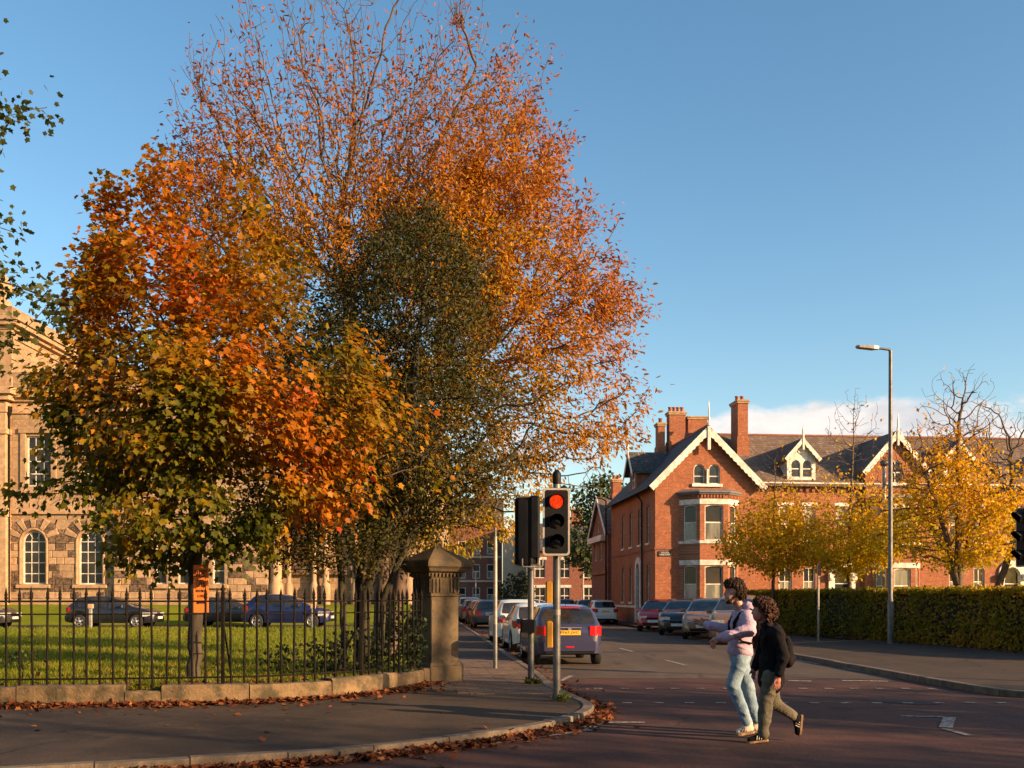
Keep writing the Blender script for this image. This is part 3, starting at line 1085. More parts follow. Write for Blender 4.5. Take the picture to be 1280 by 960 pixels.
def chimney(parent, x0, x1, y0, y1, z0, z1, pots=2, neck=0.06, mat='brick'):
    mb = MB()
    mid = z0 + (z1 - z0) * 0.45
    mb.box(x0 - neck, x1 + neck, y0 - neck, y1 + neck, z0, mid)
    mb.loft([[(x0 - neck, y0 - neck, mid), (x1 + neck, y0 - neck, mid), (x1 + neck, y1 + neck, mid), (x0 - neck, y1 + neck, mid)], [(x0, y0, mid + 0.12), (x1, y0, mid + 0.12), (x1, y1, mid + 0.12), (x0, y1, mid + 0.12)]], cap=False)
    mb.box(x0, x1, y0, y1, mid + 0.12, z1 - 0.2)
    c = mb.build('chimney', MT[mat], parent)
    MB().box(x0 - 0.06, x1 + 0.06, y0 - 0.06, y1 + 0.06, z1 - 0.2, z1 - 0.10, 0, 0.01).box(x0 - 0.10, x1 + 0.10, y0 - 0.10, y1 + 0.10, z1 - 0.10, z1, 0, 0.02).build('chimney_cap', MT['stone'], c)
    for k in range(pots):
        px = x0 + (x1 - x0) * (k + 0.5) / pots
        MB().lathe([(0.12, z1), (0.10, z1 + 0.25), (0.13, z1 + 0.27), (0.13, z1 + 0.32), (0.09, z1 + 0.32)], (px, (y0 + y1) / 2, 0), 10).build('chimney_pot', MT['brick'], c)
    return c


chimney(rf, 2.55, 3.55, 7.0, 7.7, 9.6, 13.0, 4)
chimney(rf, 1.85, 2.28, 7.0, 7.7, 9.6, 12.3, 1)
chimney(rf, 3.75, 4.95, 7.1, 7.9, 9.4, 12.75, 0)
chimney(rf, 5.65, 6.25, 3.3, 4.6, 9.0, 13.05, 2)
# side dormer over the left wall
dm = MB()
d0, d1, dz, dr_ = 4.7, 6.5, 9.15, 10.15
wall(dm, [(-d1, EV - 0.1), (-d0, EV - 0.1), (-d0, dz), (-(d0 + d1) / 2, dr_), (-d1, dz)], [rect(-d1 + 0.35, -d0 - 0.35, 8.1, 9.1)], (-0.015, 0, 0), LX, UZ, 0.1)
dm.face([(-0.015, d0, EV - 0.1), (1.6, d0, EV - 0.1), (1.6, d0, dz), (-0.015, d0, dz)])
dm.face([(1.6, d1, EV - 0.1), (-0.015, d1, EV - 0.1), (-0.015, d1, dz), (1.6, d1, dz)])
dmo = dm.build('dormer', MT['brick'], rf)
window(rf, rect(-d1 + 0.35, -d0 - 0.35, 8.1, 9.1), (-0.015, 0, 0), LX, UZ, 0.1, 0.06, (-5.6,), (8.6,))
mb = MB()
dm_ = (d0 + d1) / 2
for ya, yb, za, zb in ((d0 - 0.25, dm_, dz - 0.28, dr_), (dm_, d1 + 0.25, dr_, dz - 0.28)):
    mb.loft([[(x, ya, za), (x, yb, zb), (x, yb, zb + 0.12), (x, ya, za + 0.12)] for x in (-0.3, 2.4)])
mb.build('dormer_roof', MT['slate'], dmo)
mb = MB()
for ya, yb, za, zb in ((d0 - 0.3, dm_, dz - 0.32, dr_ + 0.02), (dm_, d1 + 0.3, dr_ + 0.02, dz - 0.32)):
    mb.loft([[(x, ya, za - 0.12), (x, yb, zb - 0.12), (x, yb, zb + 0.14), (x, ya, za + 0.14)] for x in (-0.36, -0.31)])
mb.box(-0.38, -0.28, dm_ - 0.07, dm_ + 0.07, dr_ - 0.3, dr_ + 0.55, 0, 0.02)
mb.build('bargeboard', MT['white'], dmo)
# gutters and downpipes
MB().tube([(-0.42, -0.3, EV - 0.32), (-0.42, DEP, EV - 0.32)], 0.07, 6).build('gutter', MT['black'], h1)
MB().tube([(-0.42, 2.85, EV - 0.35), (-0.10, 2.85, EV - 0.8), (-0.08, 2.85, 0.2)], 0.05, 6).build('downpipe', MT['black'], h1)
MB().tube([(GW + 0.12, 0.80, 7.6), (GW + 0.12, 0.80, 0.2)], 0.05, 6).build('downpipe', MT['galv_light'], h1)
MB().box(-0.03, 0.0, -0.0, 0.05, 0, 0.0001)
# street name plate on the front wall
sg = thing('street_sign', 'small black street name plate on the brick wall beside the corner', 'sign')
sg.parent = None
sg.location = (*hw(0.52, -0.03), 3.98)
sg.rotation_euler = (0, 0, math.atan2(UH[1], UH[0]))
MB().box(-0.36, 0.36, -0.02, 0.02, -0.14, 0.14, 0, 0.01).build('sign_plate', MT['ink'], sg)
RX = Matrix.Rotation(R(90), 4, 'X')
lettering('COLLEGE', 0.42, 0.075, MT['sign_white'], sg, Matrix.Translation((0, -0.021, 0.055)) @ RX)
lettering('PARK EAST', 0.56, 0.075, MT['sign_white'], sg, Matrix.Translation((0, -0.021, -0.055)) @ RX)

# ---- terrace to the right of the corner house
h2 = thing('terrace_house', 'long red brick terrace with brown slate roof and white dormers behind the hedge', 'house', (HOUSE[0], HOUSE[1], 0), math.atan2(UH[1], UH[0]))
TF = 0.9
X0, X1 = GW + 0.01, 40.0
TE, TR = 7.95, 11.15
low_sash = [(7.2, 7.95), (8.6, 9.3), (17.1, 17.75), (18.55, 19.2)]
doors = [(10.35, 11.25), (20.3, 21.3)]
up = [(7.2, 7.95), (8.6, 9.3), (10.5, 11.15), (17.1, 17.75), (18.55, 19.2), (20.5, 21.15)]
off = 15.2
holes = []
wl, wu, wd = [], [], []
for sh in (0, off):
    for a, b in low_sash:
        if b + sh < X1 - 0.5:
            wl.append(rect(a + sh, b + sh, 1.3, 3.3))
    for a, b in doors:
        if b + sh < X1 - 0.5:
            wd.append(arch(a + sh, b + sh, 0.3, 3.35))
    for a, b in up:
        if b + sh < X1 - 0.5:
            wu.append(seg_arch(a + sh, b + sh, 4.75, 6.7, 0.12))
mb = MB()
wall(mb, [(X0, HZ), (X1, HZ), (X1, TE), (X0, TE)], wl + wd + wu, (0, TF, 0), FX, UZ, 0.16)
mb.face([(X1, TF, HZ), (X1, 10, HZ), (X1, 10, TE), (X1, 5.4, TR), (X1, TF, TE)])
mb.face([(X1, 10, HZ), (X0, 10, HZ), (X0, 10, TE), (X1, 10, TE)])
mb.build('wall', MT['brick'], h2)
for q in wl:
    window(h2, q, (0, TF, 0), FX, UZ, 0.13, 0.07, ((q[0][0] + q[1][0]) / 2,), (2.5,), 0.04, glass=['glass_pale', 'glass'])
    MB().box(q[0][0] - 0.08, q[1][0] + 0.08, TF - 0.08, TF + 0.02, 1.16, 1.297).build('window_sill', MT['white'], h2)
for q in wu:
    window(h2, q, (0, TF, 0), FX, UZ, 0.13, 0.07, (), (5.7,), 0.05, glass=['glass', 'glass_pale'])
    MB().box(q[0][0] - 0.08, q[1][0] + 0.08, TF - 0.08, TF + 0.02, 4.61, 4.747).build('window_sill', MT['white'], h2)
    MB().box(q[0][0] - 0.1, q[1][0] + 0.1, TF - 0.03, TF + 0.02, 6.705, 6.9).build('lintel', MT['white'], h2)
for q in wd:
    u0, u1 = q[0][0], q[1][0]
    mb = MB()
    o_ = arch(u0 - 0.32, u1 + 0.32, 0.3, 3.75, 8)
    i_ = arch(u0 + 0.02, u1 - 0.02, 0.3, 3.33, 8)
    for i in range(1, len(o_)):
        j = (i + 1) % len(o_)
        P = lambda p, y: (p[0], y, p[1])
        mb.face([P(o_[i], TF - 0.12), P(o_[j], TF - 0.12), P(i_[j], TF - 0.12), P(i_[i], TF - 0.12)])
        mb.face([P(o_[j], TF - 0.12), P(o_[i], TF - 0.12), P(o_[i], TF), P(o_[j], TF)])
        mb.face([P(i_[i], TF - 0.12), P(i_[j], TF - 0.12), P(i_[j], TF + 0.1), P(i_[i], TF + 0.1)])
    for x in (u0 - 0.2, u1 + 0.2):
        mb.box(x - 0.16, x + 0.16, TF - 0.3, TF - 0.122, 2.6, 2.95, 0, 0.04)
    mb.build('door_surround', MT['white'], h2)
    MB().box(u0 + 0.02, u1 - 0.02, TF + 0.1, TF + 0.15, 0.3, 2.35).build('door', MT['black'], h2)
    window(h2, [p for p in arch(u0 + 0.02, u1 - 0.02, 2.36, 3.3)], (0, TF, 0), FX, UZ, 0.11, 0.05)
MB().box(9.55, 9.98, TF - 0.03, TF, 1.75, 2.05, 0, 0.01).build('wall_plaque', MT['white'], h2)
# eaves board, dentils
MB().box(X0, X1, TF - 0.32, TF - 0.20, TE - 0.08, TE + 0.04).build('gutter', MT['white'], h2)
mb = MB()
for k in range(int((X1 - X0) / 0.36)):
    x = X0 + 0.2 + k * 0.36
    mb.box(x - 0.08, x + 0.08, TF - 0.10, TF + 0.01, TE - 0.45, TE - 0.12)
tag(mb.build('dentil_course', MT['brick_dark'], h2), kind='stuff')
mb = MB()
sl = (TR - TE) / (5.4 - TF)
ye, ze = TF - 0.34, TE - sl * 0.34 + 0.06
mb.loft([[(x, ye, ze), (x, ye, ze + 0.14), (x, 5.4, TR + 0.2), (x, 5.4, TR + 0.06)] for x in (X0 - 2.6, X1 + 0.2)])
mb.loft([[(x, 5.4, TR + 0.06), (x, 5.4, TR + 0.2), (x, 10.3, TE + 0.1), (x, 10.3, TE - 0.04)] for x in (X0 - 2.6, X1 + 0.2)])
rf2 = mb.build('roof', MT['slate_brown'], h2)
MB().box(X0 - 2.6, X1 + 0.2, 5.3, 5.5, TR + 0.17, TR + 0.28, 0, 0.03).build('ridge_tile', MT['brick_dark'], rf2)
chimney(rf2, 31.5, 32.8, 5.0, 5.8, 10.4, 13.0, 4)


def roof_y(z):
    return TF + (z - TE) / sl


def white_dormer(x):
    w, z0, ze, zr, yf = 1.62, 8.12, 9.42, 10.35, TF + 0.02
    hol = [arch(x - 0.60, x - 0.06, 8.3, 9.28), arch(x + 0.06, x + 0.60, 8.3, 9.28)]
    mb = MB()
    wall(mb, [(x - w / 2, z0), (x + w / 2, z0), (x + w / 2, ze), (x, zr), (x - w / 2, ze)], hol, (0, yf, 0), FX, UZ, 0.08)
    for sx in (-1, 1):
        X = x + sx * w / 2
        q = [(X, yf, z0), (X, roof_y(ze) + 0.2, z0), (X, roof_y(ze) + 0.2, ze), (X, yf, ze)]
        mb.face(q if sx > 0 else q[::-1])
    d = mb.build('dormer', MT['white'], rf2)
    for q in hol:
        window(rf2, q, (0, yf, 0), FX, UZ, 0.08, 0.04, (), (8.78,), 0.04)
    mr = MB()
    for xa, xb, za, zb in ((x - w / 2 - 0.22, x, ze - 0.26, zr), (x, x + w / 2 + 0.22, zr, ze - 0.26)):
        mr.loft([[(xa, y, za + 0.0), (xb, y, zb + 0.0), (xb, y, zb + 0.12), (xa, y, za + 0.12)][::-1] for y in (yf - 0.25, roof_y(zr) + 0.1)])
    mr.build('dormer_roof', MT['slate_brown'], d)
    barge(d, x - w / 2, x, x + w / 2, ze, zr - 0.03, yf - 0.31, 0.22, 0.05, 0.26)
    mf = MB().box(x - 0.06, x + 0.06, yf - 0.34, yf - 0.24, zr - 0.55, zr + 0.5, 0, 0.02)
    mf.lathe([(0.07, zr + 0.5), (0.01, zr + 0.75)], (x, yf - 0.29, 0), 6)
    mf.lathe([(0.24, -0.02), (0.24, 0.02)], (x, yf - 0.02, zr - 0.5), 14, 0, 'y')
    mf.build('finial', MT['white'], d)


for x in (8.5, 17.6, 24.5, 32.8):
    white_dormer(x)


def brick_gable(x):
    hwd, zr, yf = 1.75, 10.75, TF - 0.3
    zg = 8.75
    q = arch(x - 0.4, x + 0.4, 8.0, 9.3)
    mb = MB()
    wall(mb, [(x - hwd, HZ), (x + hwd, HZ), (x + hwd, zg), (x, zr), (x - hwd, zg)], [q], (0, yf, 0), FX, UZ, 0.12)
    for sx in (-1, 1):
        X = x + sx * hwd
        qd = [(X, yf, HZ), (X, TF + 0.8, HZ), (X, TF + 0.8, zg), (X, yf, zg)]
        mb.face(qd if sx > 0 else qd[::-1])
    mb.build('gable_wall', MT['brick'], h2)
    window(h2, q, (0, yf, 0), FX, UZ, 0.11, 0.06, (x,), (8.6,), 0.04)
    MB().box(x - 0.55, x + 0.55, yf - 0.08, yf + 0.02, 7.86, 7.997).build('window_sill', MT['white'], h2)
    mr = MB()
    for xa, xb, za, zb in ((x - hwd - 0.25, x, zg - 0.28, zr), (x, x + hwd + 0.25, zr, zg - 0.28)):
        mr.loft([[(xa, y, za + 0.02), (xb, y, zb + 0.02), (xb, y, zb + 0.15), (xa, y, za + 0.15)][::-1] for y in (yf - 0.25, roof_y(zr) + 0.2)])
    mr.build('gable_roof', MT['slate_brown'], rf2)
    barge(h2, x - hwd, x, x + hwd, zg, zr, yf - 0.32, 0.30, 0.06, 0.3)
    mf = MB().box(x - 0.07, x + 0.07, yf - 0.36, yf - 0.25, zr - 0.7, zr + 0.3, 0, 0.02)
    mf.lathe([(0.06, zr + 0.3), (0.05, zr + 0.7), (0.01, zr + 1.1)], (x, yf - 0.3, 0), 6)
    mf.build('finial', MT['white'], h2)
    pl2 = [(x - 1.4, 0), (x - 0.75, -0.8), (x + 0.75, -0.8), (x + 1.4, 0)]
    sub = []
    o = len(list(h2.children))
    before = set(h2.children)
    bay(h2, pl2, [(1.25, 3.25), (4.66, 6.5)], 7.0, MT['brick'], ['glass', 'glass_pale'])
    for c in set(h2.children) - before:
        c.location.y += yf


brick_gable(13.8)
brick_gable(29.0)

# ---- next house down the side street: gable towards the street
h3 = thing('brick_house', 'narrow red brick house with grey roof and white fascia band beyond the corner house', 'house', (HOUSE[0], HOUSE[1], 0), math.atan2(UH[1], UH[0]))
mb = MB()
hol = [rect(-18.3, -17.5, 4.2, 5.4), rect(-16.2, -15.4, 4.2, 5.4), rect(-17.3, -16.6, 6.2, 7.0)]
wall(mb, [(-19.5, HZ), (-13.2, HZ), (-13.2, 6.0), (-16.3, 8.5), (-19.5, 6.0)], hol, (-0.1, 0, 0), LX, UZ, 0.12)
mb.face([(-0.1, 13.2, HZ), (6, 13.2, HZ), (6, 13.2, 6.0), (-0.1, 13.2, 6.0)])
mb.face([(6, 19.5, HZ), (-0.1, 19.5, HZ), (-0.1, 19.5, 6.0), (6, 19.5, 6.0)])
mb.build('wall', MT['brick_dark'], h3)
for q in hol:
    window(h3, q, (-0.1, 0, 0), LX, UZ, 0.1, 0.08, ((q[0][0] + q[1][0]) / 2,), (), 0.05)
MB().box(-0.5, -0.1, 13.6, 19.2, 5.45, 5.85, 0, 0.02).build('fascia_band', MT['white'], h3)
MB().box(-0.22, -0.1, 13.3, 19.4, 3.2, 3.45).build('string_course', MT['brick'], h3)
mb = MB()
for ya, yb, za, zb in ((12.9, 16.3, 5.8, 8.5), (16.3, 19.8, 8.5, 5.8)):
    mb.loft([[(x, ya, za), (x, yb, zb), (x, yb, zb + 0.14), (x, ya, za + 0.14)] for x in (-0.3, 6.2)])
r3 = mb.build('roof', MT['slate_brown'], h3)
mb = MB()
for ya, yb, za, zb in ((12.8, 16.3, 5.74, 8.5), (16.3, 19.9, 8.5, 5.74)):
    mb.loft([[(x, ya, za - 0.1), (x, yb, zb - 0.1), (x, yb, zb + 0.2), (x, ya, za + 0.2)] for x in (-0.36, -0.31)])
mb.build('bargeboard', MT['white'], h3)
chimney(r3, 0.8, 1.4, 16.0, 16.9, 7.8, 9.9, 2)

# ---- terrace closing the far end of the street
h4 = thing('terrace_house', 'distant dark brick three storey terrace at the end of the street', 'house', (0, 112, 0), R(0))
mb = MB()
xs = [-15.6, -14.0, -12.4, -10.4, -8.8, -7.2, -5.6, -4.0, -2.4]
hol = [rect(x - 0.42, x + 0.42, z0, z1) for x in xs for z0, z1 in ((1.1, 2.7), (3.7, 5.3), (6.4, 7.9))]
wall(mb, [(-17, 0), (-1.2, 0), (-1.2, 10.2), (-17, 10.2)], hol, (0, 0, 0), FX, UZ, 0.14)
mb.face([(-1.2, 0, 0), (-1.2, 9, 0), (-1.2, 9, 10.2), (-1.2, 4.5, 13.0), (-1.2, 0, 10.2)])
mb.build('wall', MT['brick_dark'], h4)
for q in hol:
    window(h4, q, (0, 0, 0), FX, UZ, 0.1, 0.09, (), ((q[0][1] + q[2][1]) / 2,), 0.07, glass=['glass_pale', 'glass'])
mb = MB()
for z in (3.3, 6.0):
    mb.box(-17, -1.25, -0.06, 0.0, z, z + 0.22)
mb.build('string_course', MT['cream'], h4)
mb = MB()
mb.loft([[(x, -0.4, 10.0), (x, -0.4, 10.15), (x, 4.5, 13.2), (x, 4.5, 13.05)] for x in (-17.2, -1.0)])
mb.loft([[(x, 4.5, 13.05), (x, 4.5, 13.2), (x, 9.4, 10.15), (x, 9.4, 10.0)] for x in (-17.2, -1.0)])
r4 = mb.build('roof', MT['slate'], h4)
for x in (-15, -9.5, -4):
    chimney(r4, x, x + 1.2, 4.0, 4.9, 12.2, 15.0, 3, mat='brick_dark')
h5 = thing('rendered_house', 'narrow cream rendered gable wall at the far end of the street', 'house', (0, 108, 0))
mb = MB()
wall(mb, [(-1.0, 0), (1.6, 0), (1.6, 8.4), (0.3, 9.6), (-1.0, 8.4)], [], (0, 0, 0), FX, UZ)
mb.face([(1.6, 0, 0), (1.6, 12, 0), (1.6, 12, 8.4), (1.6, 0, 8.4)])
mb.face([(-1.0, 12, 0), (-1.0, 0, 0), (-1.0, 0, 8.4), (-1.0, 12, 8.4)])
mb.build('wall', MT['cream'], h5)
mb = MB()
for xa, xb, za, zb in ((-1.2, 0.3, 8.2, 9.6), (0.3, 1.8, 9.6, 8.2)):
    mb.loft([[(xa, y, za + 0.02), (xb, y, zb + 0.02), (xb, y, zb + 0.16), (xa, y, za + 0.16)][::-1] for y in (-0.2, 12.2)])
mb.build('roof', MT['slate'], h5)
h6 = thing('brick_house', 'plain two storey brick house with white sash windows at the end of the street', 'house', (0, 104, 0))
mb = MB()
xs = [2.9, 5.45, 8.0, 10.6]
hol = [rect(x - 0.55, x + 0.55, z0, z1) for x in xs for z0, z1 in ((0.9, 2.6), (3.6, 5.5))]
wall(mb, [(1.7, 0), (12.5, 0), (12.5, 6.6), (1.7, 6.6)], hol, (0, 0, 0), FX, UZ, 0.14)
mb.face([(1.7, 9, 0), (1.7, 0, 0), (1.7, 0, 6.6), (1.7, 4.5, 9.4), (1.7, 9, 6.6)])
mb.build('wall', MT['brick_dark'], h6)  # darker brick paints in the shade over this front
for q in hol:
    window(h6, q, (0, 0, 0), FX, UZ, 0.1, 0.07, ((q[0][0] + q[1][0]) / 2,), ((q[0][1] + q[2][1]) / 2,), 0.06)
    MB().box(q[0][0] - 0.15, q[1][0] + 0.15, -0.06, 0.02, q[2][1] + 0.003, q[2][1] + 0.28).build('lintel', MT['white'], h6)
mb = MB()
mb.loft([[(x, -0.4, 6.4), (x, -0.4, 6.55), (x, 4.5, 9.6), (x, 4.5, 9.45)] for x in (1.5, 12.7)])
mb.loft([[(x, 4.5, 9.45), (x, 4.5, 9.6), (x, 9.4, 6.55), (x, 9.4, 6.4)] for x in (1.5, 12.7)])
r6 = mb.build('roof', MT['slate'], h6)
chimney(r6, 6.4, 7.6, 4.1, 4.9, 8.8, 11.2, 3)

# ---- unseen terrace added behind the view to cut the sky fill
for lb, x in (('brick terrace added behind the view to dim the sky fill, left part', -36.0), ('brick terrace added behind the view to dim the sky fill, middle part', -18.5), ('brick terrace added behind the view to dim the sky fill, right part', -1.0)):
    q = copy_tree(h4)
    q.location = (x, -13.5, 0)
    q.rotation_euler = (0, 0, math.pi)
    tag(q, lb, 'house', 'unseen terrace added to dim the sky fill')

# ------------------------------------------------------------------ classical stone building across the lawn
sb = thing('stone_building', 'pale sandstone classical building with arched sash windows across the lawn', 'building', (0, 0, 0))
FY = 56.0
GZ = 1.10
zE0, zE1 = 12.55, 13.35
sc = 22.32                 # pixels per metre at the facade; openings were measured in those


def sx(p):
    return (p - 640) / sc


w_arch = [arch(sx(27.5), sx(57), 2.36, 5.36, 12), arch(sx(98), sx(128), 2.34, 5.36, 12)]
w_up = [rect(sx(33), sx(64), 7.84, 10.66)]
w_up2 = [rect(sx(104), sx(132), 7.84, 10.66)]
w_rect = [rect(sx(197), sx(211), 2.36, 4.75), rect(sx(225), sx(239), 2.36, 4.75), rect(sx(268), sx(283), 2.36, 4.75)]
w_more = [arch(sx(-70), sx(-41), 2.36, 5.36, 12), rect(sx(-65), sx(-36), 7.84, 10.66)]
XL, XC, XR, XE = -44.0, sx(145), sx(337), -5.2
mb = MB()
wall(mb, [(XL, GZ - 0.4), (XC, GZ - 0.4), (XC, zE0), (XL, zE0)], w_arch + w_up + w_up2 + w_more, (0, FY, 0), FX, UZ, 0.3)
wall(mb, [(XC, GZ - 0.4), (XR, GZ - 0.4), (XR, zE0), (XC, zE0)], w_rect, (0, FY - 0.34, 0), FX, UZ, 0.3)
mb.face([(XC, FY, 0.6), (XC, FY - 0.34, 0.6), (XC, FY - 0.34, zE0), (XC, FY, zE0)])
wall(mb, [(XR, GZ - 0.4), (XE, GZ - 0.4), (XE, zE0), (XR, zE0)], [], (0, FY + 0.5, 0), FX, UZ, 0.3)
mb.face([(XR, FY - 0.34, 0.6), (XR, FY + 0.5, 0.6), (XR, FY + 0.5, zE0), (XR, FY - 0.34, zE0)])
mb.face([(XE, FY + 0.5, 0.6), (XE, FY + 26, 0.6), (XE, FY + 26, zE0), (XE, FY + 0.5, zE0)])
mb.face([(XL, FY + 0.3, zE1 - 0.02), (XE, FY + 0.3, zE1 - 0.02), (XE, FY + 26, zE1 - 0.02), (XL, FY + 26, zE1 - 0.02)])
mb.face([(XE, FY + 26, 0.6), (XL, FY + 26, 0.6), (XL, FY + 26, zE1), (XE, FY + 26, zE1)])
mb.build('wall', MT['ashlar'], sb)
for q in w_arch + w_more[:1]:
    u0, u1 = q[0][0], q[1][0]
    w3 = (u1 - u0) / 3
    w = window(sb, q, (0, FY, 0), FX, UZ, 0.22, 0.08, (u0 + w3 + 0.02, u1 - w3 - 0.02), (2.95, 3.56, 4.16, 4.74), 0.035)
    # fan bars of the round head
    c = (u0 + u1) / 2
    for a_ in (58, 122):
        MB().tube([(c + 0.24 * math.cos(R(a_)), FY + 0.16, 4.74 + 0.2 * math.sin(R(a_))), (c + 0.6 * math.cos(R(a_)), FY + 0.16, 4.74 + 0.58 * math.sin(R(a_)))], 0.018, 4).build('fan_bar', MT['white'], w)
    MB().box(u0 - 0.3, u1 + 0.3, FY - 0.16, FY + 0.05, 2.14, 2.33, 0, 0.03).build('window_sill', MT['stone'], sb)
for q in w_rect:
    window(sb, q, (0, FY - 0.34, 0), FX, UZ, 0.2, 0.07, (), (3.1, 3.75, 4.3), 0.035)
    MB().box(q[0][0] - 0.22, q[1][0] + 0.22, FY - 0.5, FY - 0.3, 2.12, 2.33, 0, 0.03).build('window_sill', MT['stone'], sb)
for q in w_up + w_up2 + w_more[1:]:
    u0, u1 = q[0][0], q[1][0]
    w3 = (u1 - u0) / 3
    window(sb, q, (0, FY, 0), FX, UZ, 0.2, 0.08, (u0 + w3, u1 - w3), (8.55, 9.25, 9.95), 0.04)
    mb = MB().box(u0 - 0.32, u0 - 0.004, FY - 0.09, FY + 0.02, 7.6, 10.8, 0, 0.02).box(u1 + 0.004, u1 + 0.32, FY - 0.09, FY + 0.02, 7.6, 10.8, 0, 0.02)
    mb.box(u0 - 0.4, u1 + 0.4, FY - 0.14, FY + 0.02, 10.81, 11.1, 0, 0.02)
    mb.build('window_surround', MT['stone'], sb)
    MB().box(u0 - 0.45, u1 + 0.45, FY - 0.18, FY + 0.02, 7.45, 7.6, 0, 0.03).build('window_sill', MT['stone'], sb)

# rusticated ground storey: every block by itself, alternately smooth and vermiculated
blocks = []


def courses(x0, x1, y, holes, z0=GZ + 0.45, z1=6.15, ch=0.385, smooth_p=0.5):
    r = 0
    z = z0
    while z + ch < z1 + 0.01:
        x = x0 + (0.0 if r % 2 else -0.35)
        kk = r
        while x < x1:
            big = (kk + r) % 2 == 0
            L = random.uniform(0.72, 0.95) if big else random.uniform(0.42, 0.6)
            a_, b_ = max(x, x0), min(x + L, x1)
            segs = [(a_, b_)]
            for (h0, h1, v0, v1) in holes:
                if z + ch > v0 and z < v1:
                    ns = []
                    for s0, s1 in segs:
                        if s1 <= h0 or s0 >= h1:
                            ns.append((s0, s1))
                        else:
                            if s0 < h0:
                                ns.append((s0, h0))
                            if s1 > h1:
                                ns.append((h1, s1))
                    segs = ns
            for s0, s1 in segs:
                if s1 - s0 > 0.16:
                    blocks.append((s0, s1, y, z, z + ch, random.random() < (0.30 if big else 0.62)))
            x += L
            kk += 1
        z += ch
        r += 1


def hole_box(q, m=0.16, up_=0.0):
    us, vs = [p[0] for p in q], [p[1] for p in q]
    return (min(us) - m, max(us) + m, min(vs) - 0.25, max(vs) + up_)


courses(sx(-40), XC - 0.02, FY, [hole_box(q, 0.16, 0.62) for q in w_arch] + [(sx(57) - 0.0, sx(57), 0, 0)])
courses(XC + 0.02, XR - 0.02, FY - 0.34, [hole_box(q, 0.18, 0.3) for q in w_rect])
blocks.sort(key=lambda b: -((b[1] - b[0])) + (100 if b[1] < sx(0) else 0))
rest_a = MB()
for i, (a_, b_, y, z0, z1, rock) in enumerate(blocks):
    g = 0.014
    p = random.uniform(0.05, 0.075) if rock else random.uniform(0.03, 0.045)
    if i < 262:
        MB().box(a_ + g, b_ - g, y - p, y + 0.01, z0 + g, z1 - g, 0, 0.022).build('stone', MT['stone_rock' if rock else 'stone'], sb)
    else:
        rest_a.box(a_ + g, b_ - g, y - p, y + 0.01, z0 + g, z1 - g, 1 if rock else 0, 0.022)
if rest_a.v:
    tag(rest_a.build('stonework', [MT['stone'], MT['stone_rock']], sb), kind='stuff')
# voussoirs round the arched windows
for q in w_arch:
    u0, u1 = q[0][0], q[1][0]
    c, r = (u0 + u1) / 2, (u1 - u0) / 2
    zc = 5.36 - r
    nv = 11
    for k in range(nv):
        a0, a1 = math.pi * k / nv + 0.02, math.pi * (k + 1) / nv - 0.02
        am = (a0 + a1) / 2
        r1 = r + 0.17
        r2 = (r + 0.72) / max(abs(math.cos(am)) * 0.72, abs(math.sin(am)), 0.82) * 0.90
        r2 = min(max(r2, r + 0.6), r + 1.05)
        pr = 0.10 if k % 2 else 0.06
        ring_ = lambda y, e: [(c + rr * math.cos(t), y, zc + rr * math.sin(t)) for rr, t in ((r1 + e, a0 + e * .6), (r2 - e, a0 + e * .5), (r2 - e, a1 - e * .5), (r1 + e, a1 - e * .6))][::-1]
        MB().loft([ring_(FY + 0.01, 0), ring_(FY - pr + 0.02, 0), ring_(FY - pr, 0.025)][::-1]).build('voussoir', MT['stone_rock' if k % 2 == 0 else 'stone'], sb)
    # moulded architrave
    mb = MB()
    pathq = arch(u0 - 0.085, u1 + 0.085, 2.36, 5.445, 14)
    P_ = pathq[1:] + [pathq[0]]
    mb.tube([(p[0], FY - 0.02, p[1]) for p in P_], 0.085, 6)
    mb.build('architrave', MT['stone'], sb)
# plinth, string courses, entablature
mb = MB()
for (a_, b_, y) in ((XL, XC, FY), (XC, XR, FY - 0.34)):
    mb.box(a_ + 0.003, b_ + 0.06, y - 0.16, y + 0.02, GZ - 0.4, GZ + 0.40, 0, 0.03)
mb.build('plinth', MT['stone'], sb)
mb = MB()
for (a_, b_, y) in ((XL, XC - 0.12, FY), (XC - 0.1, XR + 0.1, FY - 0.34)):
    mb.box(a_, b_, y - 0.14, y + 0.02, 6.28, 6.55, 0, 0.03).box(a_, b_, y - 0.09, y + 0.02, 6.56, 7.1, 0, 0.02)
mb.build('string_course', MT['stone'], sb)


def cornice(name, x0, x1, y, zs, parent=sb, side=True):
    """stack of projecting courses (projection, z0, z1) along the front and round the right end"""
    mb = MB()
    for p, z0, z1 in zs:
        mb.box(x0, x1 + p, y - p, y + 1.2, z0, z1, 0, min(0.04, (z1 - z0) * 0.2))
    return mb.build(name, MT['stone'], parent)


for (a_, b_, y) in ((sx(-200), XC - 0.6, FY), (XC - 0.05, XR, FY - 0.34), (XR + 0.9, XE, FY + 0.5)):
    cornice('entablature', a_, b_, y, [(0.10, 11.9, 12.2), (0.06, 12.2, 12.552), (0.22, 12.555, 12.75), (0.45, 12.753, 13.0), (0.55, 13.003, 13.2)])
# blocking course / parapet
MB().box(XL, XE, FY + 0.25, FY + 0.8, 13.2, 14.3, 0, 0.03).build('parapet', MT['ashlar'], sb)
